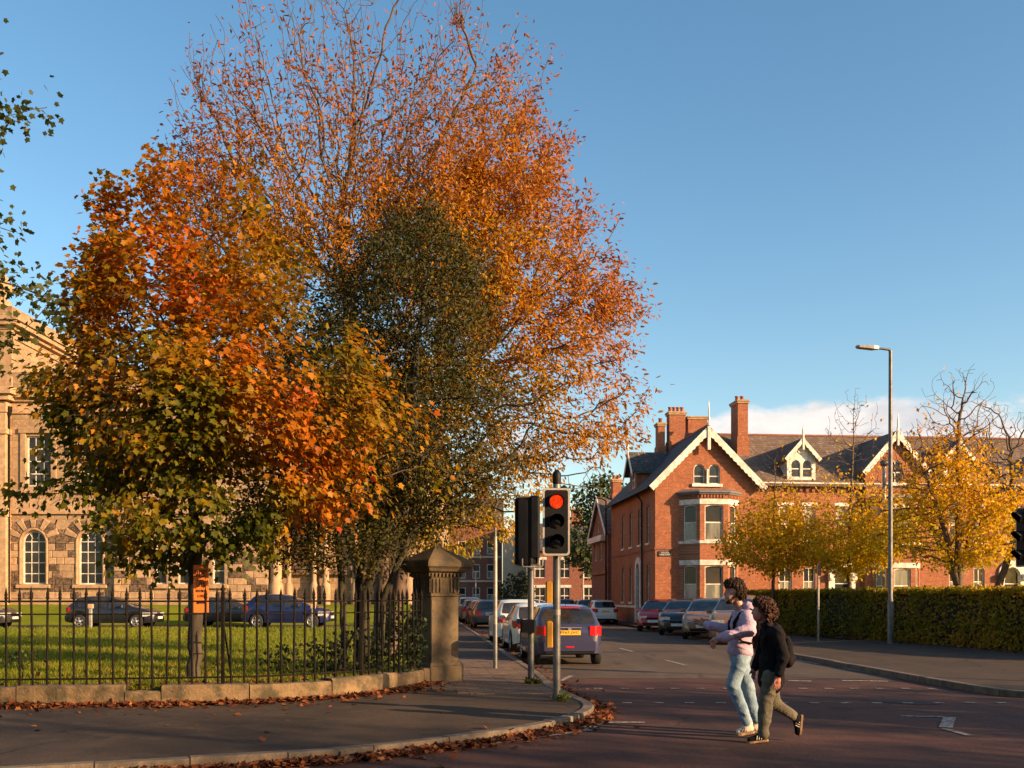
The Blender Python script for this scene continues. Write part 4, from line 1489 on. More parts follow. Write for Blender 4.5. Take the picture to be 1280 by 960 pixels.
# corner pilasters of the left pavilion
for x0, x1, pr in ((sx(-6), sx(13), 0.5), (sx(-62), sx(-44), 0.5)):
    mb = MB().box(x0, x1, FY - pr, FY + 0.01, GZ + 5.3, 11.9, 0, 0.03)
    mb.box(x0 - 0.08, x1 + 0.08, FY - pr - 0.08, FY + 0.012, 6.1, 6.6, 0, 0.03).box(x0 - 0.1, x1 + 0.1, FY - pr - 0.1, FY + 0.013, 10.7, 11.0, 0, 0.03)
    mb.box(x0 - 0.04, x1 + 0.04, FY - pr - 0.04, FY + 0.014, GZ - 0.4, 6.1, 0, 0.03)
    mb.box(x0 - 0.06, x1 + 0.06, FY - pr - 0.06, FY + 0.5, 11.91, 12.5, 0, 0.03)
    mb.box(x0 - 0.3, x1 + 0.35, FY - pr - 0.3, FY + 0.5, 12.55, 12.85, 0, 0.05).box(x0 - 0.5, x1 + 0.55, FY - pr - 0.5, FY + 0.5, 12.86, 13.25, 0, 0.05)
    mb.build('pilaster', MT['stone'], sb)
# attic storey of the pavilion
ax0, ax1, ay0, ay1 = -42.0, sx(8), FY + 0.6, FY + 22.0
mb = MB().box(ax0, ax1, ay0, ay1, 13.2, 17.1)
mb.build('attic_wall', MT['ashlar'], sb)
mb = MB()
for p, z0, z1 in ((0.12, 14.1, 14.35), (0.10, 16.3, 16.5), (0.25, 16.75, 16.95), (0.5, 16.953, 17.2), (0.62, 17.203, 17.42)):
    mb.box(ax0 - p, ax1 + p, ay0 - p, ay1 + p, z0, z1, 0, 0.04)
mb.build('attic_cornice', MT['stone'], sb)
MB().box(ax0 - 0.1, ax1 + 0.1, ay0 - 0.1, ay1 + 0.1, 17.42, 18.1, 0, 0.04).build('attic_parapet', MT['ashlar'], sb)
for x0, x1 in ((sx(-8), sx(12)), (sx(-44), sx(-28))):
    MB().box(x0, x1, ay0 - 0.28, ay0 + 0.01, 13.3, 16.7, 0, 0.04).box(x0 - 0.08, x1 + 0.06, ay0 - 0.4, ay0 + 0.012, 13.21, 14.05, 0, 0.04).build('attic_pilaster', MT['stone'], sb)
mb = MB().lathe([(0.45, 18.1), (0.45, 18.5), (0.2, 18.6), (0.55, 19.1), (0.6, 19.4), (0.3, 19.6), (0.35, 19.8), (0.02, 20.2)], (sx(-9), ay0 + 0.5, 0), 12)
mb.build('urn', MT['stone'], sb)
# columns and pilasters at the right end
mb = MB()
for x0, x1, pr in ((sx(339), sx(353), 1.1), (sx(358), sx(364), 0.9), (sx(389), sx(395), 0.6), (sx(403), sx(411), 0.8), (sx(440), sx(448), 0.7), (sx(470), sx(482), 0.8), (sx(505), sx(517), 0.7)):
    m_ = MB()
    m_.lathe([((x1 - x0) / 2 + 0.08, GZ - 0.3), ((x1 - x0) / 2 + 0.08, GZ + 1.2), ((x1 - x0) / 2, GZ + 1.4), ((x1 - x0) / 2 * 0.88, 11.2), ((x1 - x0) / 2 + 0.1, 11.9)], ((x0 + x1) / 2, FY + 0.55 - pr * 0.6, 0), 14)
    m_.build('column', MT['stone'], sb)
mb = MB().box(XR + 0.05, XE, FY + 0.2, FY + 0.52, 2.9, 3.15, 0, 0.03).box(XR + 0.05, XE, FY + 0.25, FY + 0.52, GZ - 0.4, GZ + 0.3, 0, 0.03).box(sx(364), sx(388), FY + 0.3, FY + 0.53, 3.2, 9.0)
mb.build('panel', MT['stone_rock'], sb)
# rainwater pipe with its hopper
mb = MB().tube([(sx(14), FY - 0.25, 11.8), (sx(14), FY - 0.25, 1.3)], 0.07, 8)
mb.lathe([(0.06, 11.6), (0.2, 12.0), (0.2, 12.25)], (sx(14), FY - 0.25, 0), 6)
mb.build('downpipe', MT['iron'], sb)

# ------------------------------------------------------------------ trees
def unit(v):
    return v / np.maximum(1e-9, np.linalg.norm(v, axis=-1, keepdims=True))


def grow(attr, stems, step, infl, kill, iters, tropism=(0, 0, 0.05), jitter=0.15, seed=1):
    """space colonisation: stems are polylines sharing a base; returns node positions and parents"""
    rng = np.random.default_rng(seed)
    pos, par = [], []
    for st_ in stems:
        last = -1
        for i in range(len(st_) - 1):
            a, b = np.array(st_[i], float), np.array(st_[i + 1], float)
            n = max(1, int(np.linalg.norm(b - a) / step))
            for k in range(n + (1 if i == len(st_) - 2 else 0)):
                pos.append(a + (b - a) * k / n + rng.normal(0, step * 0.06, 3) * (0 if (i == 0 and k == 0) else 1))
                par.append(last)
                last = len(pos) - 1
    pos = np.array(pos)
    par = list(par)
    A = attr.copy()
    D = np.full(len(A), 1e9)
    I = np.zeros(len(A), int)

    def upd(new, base):
        nonlocal D, I
        for s0 in range(0, len(new), 400):
            nb = new[s0:s0 + 400]
            d = np.linalg.norm(A[:, None, :] - nb[None], axis=2)
            j = d.argmin(1)
            dm = d[np.arange(len(A)), j]
            m = dm < D
            D[m] = dm[m]
            I[m] = base + s0 + j[m]
    upd(pos, 0)
    tr = np.array(tropism)
    dead = np.zeros(0, int)
    for it in range(iters):
        keep = D > kill
        A, D, I = A[keep], D[keep], I[keep]
        if not len(A):
            break
        act = D < infl
        if not act.any():
            act = D < D.min() * 1.3
        v = unit(A[act] - pos[I[act]])
        nn = len(pos)
        acc = np.zeros((nn, 3))
        np.add.at(acc, I[act], v)
        src = np.unique(I[act])
        d = unit(unit(acc[src]) + tr + rng.normal(0, jitter, (len(src), 3)))
        new = pos[src] + d * step
        # drop twins of existing children
        ok = np.ones(len(src), bool)
        last_new = getattr(grow, 'lastpos', None)
        pos = np.vstack([pos, new])
        par += list(src)
        upd(new, nn)
        if len(pos) > 16000:
            break
    return pos, np.array(par)


def radii(par, r0, e=2.3, rmax=None):
    n = len(par)
    acc = np.zeros(n)
    child = np.zeros(n, int)
    r = np.zeros(n)
    main = np.full(n, -1)
    best = np.zeros(n)
    for i in range(n - 1, -1, -1):
        r[i] = max(r0, acc[i] ** (1 / e)) if acc[i] > 0 else r0
        p = par[i]
        if p >= 0:
            acc[p] += r[i] ** e
            child[p] += 1
            if r[i] > best[p]:
                best[p] = r[i]
                main[p] = i
    return r, child, main


def wood_mesh(name, pos, par, r, main, mat, n=6, minr=0.0, base_flare=1.25):
    m = par >= 0
    ids = np.nonzero(m & (r >= minr))[0]
    p = par[ids]
    d_all = np.zeros_like(pos)
    d_all[m] = unit(pos[m] - pos[par[m]])
    roots = np.nonzero(~m)[0]
    for q in roots:
        d_all[q] = d_all[main[q]] if main[q] >= 0 else (0, 0, 1)
    # smooth direction: average own direction with main child
    hm = main >= 0
    ds = d_all.copy()
    ds[hm] = unit(d_all[hm] + d_all[main[hm]])
    ref = np.array([0.92, 0.38, 0.05])

    def ring(c, d, rad):
        u = unit(np.cross(d, ref))
        w = np.cross(d, u)
        a = np.arange(n) * 2 * np.pi / n
        return c[:, None, :] + (u[:, None, :] * np.cos(a)[None, :, None] + w[:, None, :] * np.sin(a)[None, :, None]) * rad[:, None, None]
    is_main = main[p] == ids
    sd_ = np.where(is_main[:, None], ds[p], d_all[ids])
    sr = np.where(is_main, r[p], np.minimum(r[p], r[ids] * 1.25))
    A = ring(pos[p], sd_, sr)
    B = ring(pos[ids], ds[ids], r[ids])
    k = len(ids)
    verts = np.concatenate([A, B], 1).reshape(-1, 3)
    b = (np.arange(k) * 2 * n)[:, None]
    j = np.arange(n)[None]
    j2 = (np.arange(n) + 1) % n
    f = np.stack([b + j, b + j2[None], b + n + j2[None], b + n + j], 2).reshape(-1)
    return np_mesh(name, verts, np.full(k * n, 4), f, mat, smooth=True)


# leaf outlines in the leaf plane: x across, y along; z lifts the edges
def maple_leaf():
    tips = [(-0.36, 0.12), (-0.52, 0.48), (-0.18, 0.55), (0.0, 1.0), (0.18, 0.55), (0.52, 0.48), (0.36, 0.12)]
    pts = [(0, 0), (0.38, 0.05), (0.34, 0.27), (0.56, 0.53), (0.27, 0.62), (0, 1.0), (-0.27, 0.62), (-0.56, 0.53), (-0.34, 0.27), (-0.38, 0.05)]
    v = np.array([(x, y, 0.10 * abs(x) - 0.18 * y * y) for x, y in pts])
    # two halves folded at the midrib
    return v, [(0, 1, 2, 3, 4, 5), (0, 5, 6, 7, 8, 9)]


def oval_leaf(w=0.22):
    pts = [(0, 0), (w, 0.35), (w * 0.8, 0.7), (0, 1.0), (-w * 0.8, 0.7), (-w, 0.35)]
    v = np.array([(x, y, 0.35 * abs(x) - 0.15 * y * y) for x, y in pts])
    return v, [(0, 1, 2, 3), (0, 3, 4, 5)]


def quad_leaf(w=0.3):
    v = np.array([(0, 0, 0), (w, 0.5, 0.06), (0, 1.0, -0.1), (-w, 0.5, 0.06)])
    return v, [(0, 1, 2, 3)]


def leaves_mesh(name, c, size, dirs, nrms, shape, cols, mat):
    """c centres (n,3); dirs along the leaf; nrms leaf normal"""
    v, fs = shape
    y = unit(dirs)
    x = unit(np.cross(y, nrms))
    z = np.cross(x, y)
    k, m = len(c), len(v)
    P = c[:, None, :] + size[:, None, None] * (x[:, None] * v[None, :, 0:1] + y[:, None] * v[None, :, 1:2] + z[:, None] * v[None, :, 2:3])
    verts = P.reshape(-1, 3)
    cnt = np.tile([len(f) for f in fs], k)
    fl = np.array([i for f in fs for i in f])
    idx = (np.arange(k)[:, None] * m + fl[None]).reshape(-1)
    cc = np.repeat(cols, m, axis=0)
    return np_mesh(name, verts, cnt, idx, mat, cc)


def wave(p, seed, f=1.0):
    """cheap smooth noise in about [-1, 1]"""
    rng = np.random.default_rng(seed)
    s = np.zeros(len(p))
    a = 0
    for k in range(6):
        d = rng.normal(0, 1, 3)
        d /= np.linalg.norm(d)
        fr = f * (0.6 + 0.5 * k)
        w = 1.0 / (1 + 0.45 * k)
        s += w * np.sin(p @ d * fr + rng.uniform(0, 6.28))
        a += w
    return s / a * 1.6


def ramp(t, stops):
    t = np.clip(t, 0, 1)
    xs = [s[0] for s in stops]
    return np.stack([np.interp(t, xs, [s[1][i] for s in stops]) for i in range(3)], 1)


def blob_points(n, blobs, rng, shell=0.35):
    """attractors in a union of ellipsoids (centre, radii), denser toward the outside"""
    vol = np.array([b[1][0] * b[1][1] * b[1][2] for b in blobs])
    ks = rng.choice(len(blobs), n, p=vol / vol.sum())
    d = unit(rng.normal(0, 1, (n, 3)))
    rr = (shell + (1 - shell) * rng.random(n)) ** (1 / 2.2)
    C = np.array([b[0] for b in blobs], float)
    Rr = np.array([b[1] for b in blobs], float)
    return C[ks] + d * rr[:, None] * Rr[ks]


def leaf_cloud(pos, par, r, rmaxleaf, per, spread, rng, density=None):
    ids = np.nonzero((r <= rmaxleaf) & (par >= 0))[0]
    c = np.repeat(pos[ids], per, axis=0)
    d = np.repeat(unit(pos[ids] - pos[par[ids]]), per, axis=0)
    c = c + rng.normal(0, spread, c.shape)
    if density is not None:
        m = rng.random(len(c)) < density(c)
        c, d = c[m], d[m]
    return c, d


def tree(name, label, loc, base, wood, crown, group=None, wood_name='trunk'):
    t = thing(name, label, 'tree', loc, 0, group)
    inst(wood, wood_name, t)
    if crown is not None:
        inst(crown, 'crown', t)
    return t


def big_twigs(pos, par, r, rng, n, L, r0):
    """extra thin straight twigs at branch tips"""
    child = np.zeros(len(pos), int)
    np.add.at(child, par[par >= 0], 1)
    tips = np.nonzero((child == 0) & (par >= 0))[0]
    return tips


# ---- maple in front, on the lawn behind the railing: trunk (-5.2, 16.3), z 0.3
def make_maple():
    rng = np.random.default_rng(21)
    blobs = [((-0.3, 0.0, 4.4), (2.2, 2.2, 1.3)), ((-0.5, 0.1, 6.0), (1.6, 1.8, 1.3)), ((-0.35, 0.0, 7.7), (0.6, 0.7, 1.1)), ((0.75, 0.1, 7.9), (0.5, 0.6, 0.95)), ((-1.3, 0.1, 7.5), (0.42, 0.5, 0.85)),
             ((-1.8, 0.0, 6.1), (0.55, 0.7, 0.6)), ((1.1, 0.0, 6.5), (0.9, 1.0, 0.7)), ((2.0, 0.0, 5.5), (0.9, 1.0, 0.55)), ((3.1, -0.1, 3.9), (1.2, 1.2, 0.6)), ((3.4, -0.2, 3.3), (1.1, 1.0, 0.6)), ((2.7, 0, 4.8), (0.9, 1.0, 0.5)), ((1.7, -0.2, 4.2), (1.5, 1.4, 1.0)),
             ((-1.7, -0.2, 3.4), (0.8, 1.2, 0.6)), ((-2.1, 0.0, 4.6), (0.5, 0.9, 0.7)), ((2.3, -0.2, 3.0), (1.2, 1.0, 0.5)), ((0.1, -0.7, 2.6), (1.6, 0.9, 0.5)), ((-2.5, -0.2, 2.95), (0.8, 0.6, 0.2)), ((0.9, -0.5, 2.2), (0.7, 0.6, 0.35)), ((-0.9, -0.4, 2.1), (0.6, 0.6, 0.3))]
    A = blob_points(3000, blobs, rng, 0.25)
    stems = [[(0, 0, -0.1), (0.02, 0, 1.2), (0.03, 0.02, 2.3), (0.0, 0.05, 3.3), (-0.1, 0.05, 5.2)],
             ]
    pos, par = grow(A, stems, 0.15, 2.6, 0.22, 90, (0, 0, 0.10), 0.2, 3)
    r, ch, main = radii(par, 0.0042, 2.15)
    f = 0.125 / r[:8].max()
    r = np.where(r > 0.0042, 0.0042 + (r - 0.0042) * f, r)
    wood = wood_mesh('maple_wood', pos, par, r, main, MT['bark'])
    c, d = leaf_cloud(pos, par, r, 0.012, 25, 0.14, rng, lambda p: 0.48 + 0.8 * wave(p, 5, 2.3))
    n = len(c)
    out = unit(c - np.array([0, 0, 4.6]))
    nr = unit(np.array([0, 0, 0.85]) + out * 0.55 + rng.normal(0, 0.42, (n, 3)))
    dr_ = unit(d * 0.4 + out * 0.8 + np.array([0, 0, -0.55]) + rng.normal(0, 0.5, (n, 3)))
    sz = rng.uniform(0.065, 0.13, n)
    h = (c[:, 2] - 2.6) / 6.0
    t = 0.27 + 0.36 * h - 0.05 * np.clip(c[:, 0] / 2.5, -1, 1) + 0.26 * np.clip((c[:, 0] - 1.6) / 1.4, 0, 1) + 0.30 * wave(c, 8, 2.1) + rng.normal(0, 0.10, n)
    cols = ramp(t, [(0.0, (0.075, 0.085, 0.006)), (0.22, (0.13, 0.125, 0.007)), (0.36, (0.26, 0.165, 0.007)), (0.55, (0.40, 0.165, 0.006)), (0.78, (0.43, 0.115, 0.006)), (0.93, (0.42, 0.07, 0.008)), (1.05, (0.42, 0.03, 0.012))])
    cols *= rng.uniform(0.7, 1.25, (n, 1))
    crown = leaves_mesh('maple_leaves', c, sz, dr_, nr, maple_leaf(), cols, MT['leaf'])
    return wood, crown


mw, mc = make_maple()
maple = tree('maple_tree', 'orange and green maple by the railing with the orange notice beside its trunk', (-5.2, 16.35, 0.3), None, mw, mc)


# ---- tall red brown tree behind it
def make_red():
    rng = np.random.default_rng(5)
    blobs = [((0, 0, 8.3), (5.0, 3.2, 3.4)), ((-1.6, 0, 11.2), (2.9, 2.6, 3.0)), ((1.2, 0.2, 10.8), (3.0, 2.6, 2.8)), ((3.4, 0, 8.0), (2.4, 2.4, 2.3)), ((3.9, -0.4, 5.6), (2.3, 2.4, 1.8)),
             ((-3.2, 0, 9.6), (1.9, 2.2, 3.0)), ((1.0, 0, 5.3), (3.4, 2.6, 1.7)), ((-0.2, 0, 13.4), (2.6, 1.6, 1.7)), ((4.3, -0.3, 4.3), (1.4, 1.6, 1.0)), ((2.9, -0.2, 3.5), (2.0, 1.5, 0.9)), ((2.1, -0.2, 2.75), (1.5, 1.2, 0.75)), ((1.2, -0.2, 2.7), (1.2, 1.0, 0.7)), ((4.6, 0, 7.4), (1.5, 1.8, 1.4))]
    A = blob_points(5200, blobs, rng, 0.22)
    stems = [[(0, 0, -0.1), (0.1, 0, 1.6), (0.0, 0.0, 3.4), (-0.3, 0.1, 6.0), (-0.8, 0.2, 8.6)],
             [(0.25, -0.1, -0.1), (0.5, -0.1, 1.8), (1.0, -0.1, 4.0), (1.7, 0.0, 6.2)], [(-0.25, 0.1, -0.1), (-0.5, 0.2, 2.0), (-1.3, 0.3, 4.6), (-2.2, 0.4, 7.2)]]
    pos, par = grow(A, stems, 0.22, 3.4, 0.29, 95, (0, 0, 0.14), 0.18, 8)
    # whippy leafless shoots off the top tips
    child = np.zeros(len(pos), int)
    np.add.at(child, par[par >= 0], 1)
    tips = np.nonzero((child == 0) & (pos[:, 2] > 7.0))[0]
    P, Q = [pos], [par]
    nn = len(pos)
    for tpi in tips:
        q = tpi
        out = unit(pos[tpi] - np.array([0, 0, 6.0]))
        d0 = unit(out * 0.8 + np.array([0, 0, 0.8]) + rng.normal(0, 0.3, 3))
        p = pos[tpi]
        hgt = np.clip((pos[tpi][2] - 7) / 5, 0.2, 1.2)
        for k in range(int(rng.integers(1, 5) * hgt + 1)):
            p = p + d0 * 0.26
            d0 = unit(d0 + rng.normal(0, 0.15, 3) + np.array([0, 0, 0.1]))
            P.append(p[None])
            Q.append(np.array([q]))
            q = nn
            nn += 1
    pos, par = np.vstack(P), np.concatenate(Q)
    r, ch, main = radii(par, 0.0062, 2.2)
    f = 0.20 / r[:8].max()
    r = np.where(r > 0.0062, 0.0062 + (r - 0.0062) * f, r)
    wood = wood_mesh('tall_tree_wood', pos, par, r, main, MT['twig'], 5)

    def dens(p):
        top = np.clip((13.6 - p[:, 2] + 0.25 * p[:, 0]) / 4.6, 0.05, 1.0)
        left = np.clip((p[:, 0] + 5.6) / 2.0, 0.3, 1)
        low = np.clip(1.0 - np.clip((p[:, 0] - 3.7) / 0.5, 0, 1) * np.clip((4.7 - p[:, 2]) / 0.5, 0, 1), 0, 1)
        return top * left * low * (0.66 + 0.6 * wave(p, 15, 1.9))
    c, d = leaf_cloud(pos, par, r, 0.015, 40, 0.13, rng, dens)
    n = len(c)
    out = unit(c - np.array([0, 0, 6.0]))
    nr = unit(np.array([0, 0, 0.6]) + out * 0.5 + rng.normal(0, 0.6, (n, 3)))
    dr_ = unit(out * 0.7 + np.array([0, 0, -0.5]) + rng.normal(0, 0.55, (n, 3)))
    sz = rng.uniform(0.075, 0.15, n)
    t = 0.05 + 0.62 * (c[:, 2] - 3.5) / 8 + 0.20 * np.clip(np.hypot(c[:, 0], c[:, 1]) / 5, 0, 1.2) + 0.20 * wave(c, 18, 1.2) + rng.normal(0, 0.1, n)
    cols = ramp(t, [(0.0, (0.40, 0.30, 0.010)), (0.3, (0.48, 0.26, 0.010)), (0.55, (0.46, 0.185, 0.014)), (0.8, (0.40, 0.130, 0.030)), (1.0, (0.34, 0.105, 0.055))])
    cols *= rng.uniform(0.7, 1.2, (n, 1))
    crown = leaves_mesh('tall_tree_leaves', c, sz, dr_, nr, oval_leaf(0.19), cols, MT['leaf'])
    return wood, crown


rw, rc = make_red()
red_tree = tree('autumn_tree', 'tall red and orange tree with bare top twigs towering behind the maple', (-3.0, 22.6, 0.3), None, rw, rc)


# ---- dark evergreen with several mossy stems beside the pier
def make_dark():
    rng = np.random.default_rng(9)
    blobs = [((1.3, 0, 4.6), (2.2, 1.7, 2.0)), ((1.2, 0.1, 6.9), (1.5, 1.4, 1.5)), ((2.3, -0.1, 4.3), (1.5, 1.3, 1.3)), ((0.2, 0, 5.0), (1.6, 1.5, 1.7)), ((1.2, 0.3, 3.4), (1.8, 1.0, 0.7)), ((-0.9, -0.2, 3.4), (1.5, 1.2, 1.1)), ((-0.2, -0.3, 2.4), (1.3, 1.0, 0.6)), ((-1.3, 0.2, 2.7), (1.2, 1.1, 0.8)), ((-0.9, 0.3, 5.3), (1.1, 1.1, 1.2)), ((-0.2, 0.2, 6.8), (0.8, 0.9, 0.8)), ((0.5, 0.5, 2.9), (1.5, 0.9, 0.7)), ((1.0, 0.1, 8.0), (0.8, 0.9, 0.7))]
    A = blob_points(3600, blobs, rng, 0.2)
    stems = [[(-0.22, 0, -0.1), (-0.24, 0, 1.2), (-0.35, 0, 2.6), (-0.5, 0, 3.8)], [(0.12, 0.05, -0.1), (0.16, 0.05, 1.3), (0.45, 0.05, 2.5), (1.0, 0.0, 4.0), (1.1, 0, 6.0)],
             [(0.42, -0.05, -0.1), (0.5, 0.0, 1.3), (0.95, -0.1, 2.4), (1.9, -0.1, 3.6)], [(-0.02, 0.2, -0.1), (0.0, 0.2, 1.5), (0.2, 0.2, 3.2), (0.4, 0.2, 5.0)]]
    pos, par = grow(A, stems, 0.15, 2.4, 0.22, 90, (0.03, 0, -0.02), 0.2, 4)
    r, ch, main = radii(par, 0.0045, 2.3)
    f = 0.105 / r[:40].max()
    r = np.where(r > 0.0045, 0.0045 + (r - 0.0045) * f, r)
    wood = wood_mesh('evergreen_wood', pos, par, r, main, MT['bark_moss'], 6)
    c, d = leaf_cloud(pos, par, r, 0.014, 36, 0.17, rng, lambda p: 0.80 + 0.12 * np.clip((p[:, 2] - 4.8) / 2, -1, 1.4) - 0.40 * np.clip((p[:, 0] - 1.3) / 1.5, -0.6, 1) * np.clip((6.5 - p[:, 2]) / 2, 0, 1) + 0.62 * wave(p, 25, 1.7))
    n = len(c)
    nr = unit(rng.normal(0, 0.7, (n, 3)) + np.array([0, 0, 0.5]))
    dr_ = unit(d * 0.6 + rng.normal(0, 0.7, (n, 3)) + np.array([0, 0, -0.15]))
    sz = rng.uniform(0.055, 0.095, n)
    t = 0.50 - 0.16 * np.clip((c[:, 2] - 4.6) / 2, -1.2, 1.2) + 0.10 * np.clip(c[:, 0] - 1.5, -1, 1.5) + 0.30 * wave(c, 28, 1.5) + rng.normal(0, 0.16, n)
    cols = ramp(t, [(0, (0.036, 0.040, 0.008)), (0.40, (0.056, 0.054, 0.009)), (0.70, (0.090, 0.066, 0.010)), (1, (0.21, 0.105, 0.010))])
    cols *= rng.uniform(0.7, 1.25, (n, 1))
    crown = leaves_mesh('evergreen_leaves', c, sz, dr_, nr, quad_leaf(0.26), cols, MT['leaf_dark'])
    return wood, crown


dw, dc = make_dark()
dark_tree = tree('evergreen_tree', 'dark green evergreen on several mossy stems leaning over the gate pier', (-2.85, 18.3, 0.3), None, dw, dc)


# ---- small yellow street trees behind the hedge
def make_yellow(seed, h, w, leafz, top_bare, nA, lean=0.0, trunk=0.075, kind=0, dn=0.60):
    rng = np.random.default_rng(seed)
    blobs = [((0, 0, leafz), (w, w, leafz * 0.38)), ((0.2, 0, leafz * 1.3), (w * 0.85, w * 0.85, leafz * 0.40)), ((0, 0, h * 0.78), (w * 0.45, w * 0.45, h * 0.2)), ((-0.3, 0, h * 0.6), (w * 0.6, w * 0.6, h * 0.18))]
    A = np.vstack([blob_points(nA, blobs, rng, 0.25), blob_points(int(nA * 0.22), [((lean, 0, h * 0.80), (w * 0.5, w * 0.45, h * 0.22))], rng, 0.1)])
    stems = [[(0, 0, -0.1), (0.02, 0, h * 0.22), (0.0 + lean * .3, 0, h * 0.45), (lean, 0, h * 0.78)]]
    if kind:
        stems += [[(0.03, 0.03, h * 0.2), (0.5, 0.2, h * 0.36), (1.3, 0.3, h * 0.62)], [(-0.03, 0.0, h * 0.2), (-0.5, -0.1, h * 0.38), (-1.2, 0.2, h * 0.62)]]
    pos, par = grow(A, stems, 0.2, 2.2, 0.3, 60, (0, 0, 0.22), 0.14, seed)
    r, ch, main = radii(par, 0.0065, 2.2)
    f = trunk / r[:6].max()
    r = np.where(r > 0.0065, 0.0065 + (r - 0.0065) * f, r)
    wood = wood_mesh('yellow_tree_wood', pos, par, r, main, MT['twig'], 5)
    c, d = leaf_cloud(pos, par, r, 0.022, 15, 0.17, rng, lambda p: np.clip((top_bare - p[:, 2]) / (h * 0.36), 0.02, 1) * (dn + 0.75 * wave(p, seed + 3, 1.8)))
    n = len(c)
    nr = unit(rng.normal(0, 0.6, (n, 3)) + np.array([0.2, -0.2, 0.6]))
    dr_ = unit(rng.normal(0, 0.6, (n, 3)) + np.array([0, 0, -0.5]))
    sz = rng.uniform(0.10, 0.19, n)
    t = 0.45 + 0.25 * (c[:, 2] - leafz) / (h * 0.3) + 0.22 * wave(c, seed + 9, 1.6) + rng.normal(0, 0.12, n)
    cols = ramp(t, [(0, (0.36, 0.30, 0.008)), (0.35, (0.62, 0.42, 0.007)), (0.7, (0.66, 0.35, 0.006)), (1, (0.50, 0.21, 0.010))])
    cols *= rng.uniform(0.75, 1.15, (n, 1))
    crown = leaves_mesh('yellow_tree_leaves', c, sz, dr_, nr, quad_leaf(0.34), cols, MT['leaf'])
    return wood, crown


ya = make_yellow(31, 8.2, 2.5, 3.9, 7.2, 1500, 0.1, 0.075)
yb = make_yellow(32, 10.4, 2.7, 3.9, 7.3, 1700, 0.2, 0.085)
yc = make_yellow(33, 10.2, 3.6, 4.1, 8.2, 2600, 0.0, 0.14, 1, 0.40)
tree('yellow_tree', 'slim yellow leaved tree nearest the gabled corner house, behind the hedge', (11.6, 44.5, 0.1), None, *ya, group='yellow trees behind the hedge')
tree('yellow_tree', 'yellow tree with a tall bare top between the white dormer and the lamp post', (14.3, 42.5, 0.1), None, *yb, group='yellow trees behind the hedge')
tree('yellow_tree', 'broad golden tree on a thick trunk rising right of the lamp post', (16.6, 37.2, 0.1), None, *yc, group='yellow trees behind the hedge')
tree('yellow_tree', 'golden tree at the right end of the hedge, half cut off by the frame', (23.5, 40.5, 0.1), None, *ya, group='yellow trees behind the hedge')


# ---- old pollarded tree behind, bare crooked limbs, two leaning trunks
def make_bare(seed, stems, blobs, nA, trunk):
    rng = np.random.default_rng(seed)
    A = blob_points(nA, blobs, rng, 0.3)
    pos, par = grow(A, stems, 0.22, 3.0, 0.32, 70, (0, 0, 0.14), 0.26, seed)
    r, ch, main = radii(par, 0.0075, 2.3)
    f = trunk * 0.8 / r[:6].max()
    r = np.where(r > 0.0075, 0.0075 + (r - 0.0075) * f, r)
    wood = wood_mesh('bare_tree_wood', pos, par, r, main, MT['twig'], 6)
    c, d = leaf_cloud(pos, par, r, 0.02, 3, 0.22, rng, lambda p: 0.22 * np.clip((8.5 - p[:, 2]) / 3.0, 0.05, 1))
    n = len(c)
    cols = ramp(rng.random(n), [(0, (0.42, 0.24, 0.02)), (1, (0.36, 0.13, 0.02))])
    crown = leaves_mesh('bare_tree_leaves', c, rng.uniform(0.1, 0.18, n), unit(rng.normal(0, 0.6, (n, 3)) + np.array([0, 0, -0.5])), unit(rng.normal(0, 1, (n, 3))), quad_leaf(0.32), cols, MT['leaf'])
    return wood, crown


ba = make_bare(41, [[(0, 0, -0.1), (-0.15, 0, 1.2), (-0.7, 0.1, 3.0), (-1.7, 0.2, 5.0), (-2.2, 0.2, 6.5)]], [((-1.6, 0, 7.0), (2.6, 1.8, 2.2)), ((-2.2, 0, 5.5), (1.8, 1.5, 1.4)), ((-0.3, 0, 8.0), (1.4, 1.3, 1.4))], 2000, 0.2)
bb = make_bare(42, [[(0, 0, -0.1), (0.3, 0, 1.0), (1.0, 0.1, 2.6), (1.5, 0.1, 4.2), (1.4, 0.2, 6.4)], [(1.2, 0.1, 3.2), (2.6, 0.0, 4.4), (3.6, 0, 6.0)]], [((1.8, 0, 7.2), (2.8, 1.8, 2.3)), ((3.4, 0, 6.0), (1.6, 1.4, 1.4)), ((0.2, 0, 8.4), (1.8, 1.4, 1.5))], 2300, 0.2)
tree('bare_tree', 'nearly leafless tree leaning left, its trunk just left of the golden tree trunk', (19.55, 42.9, 0.1), None, *ba)
tree('bare_tree', 'nearly leafless crooked tree leaning right, its trunk just right of the golden tree trunk', (19.7, 42.0, 0.1), None, *bb)


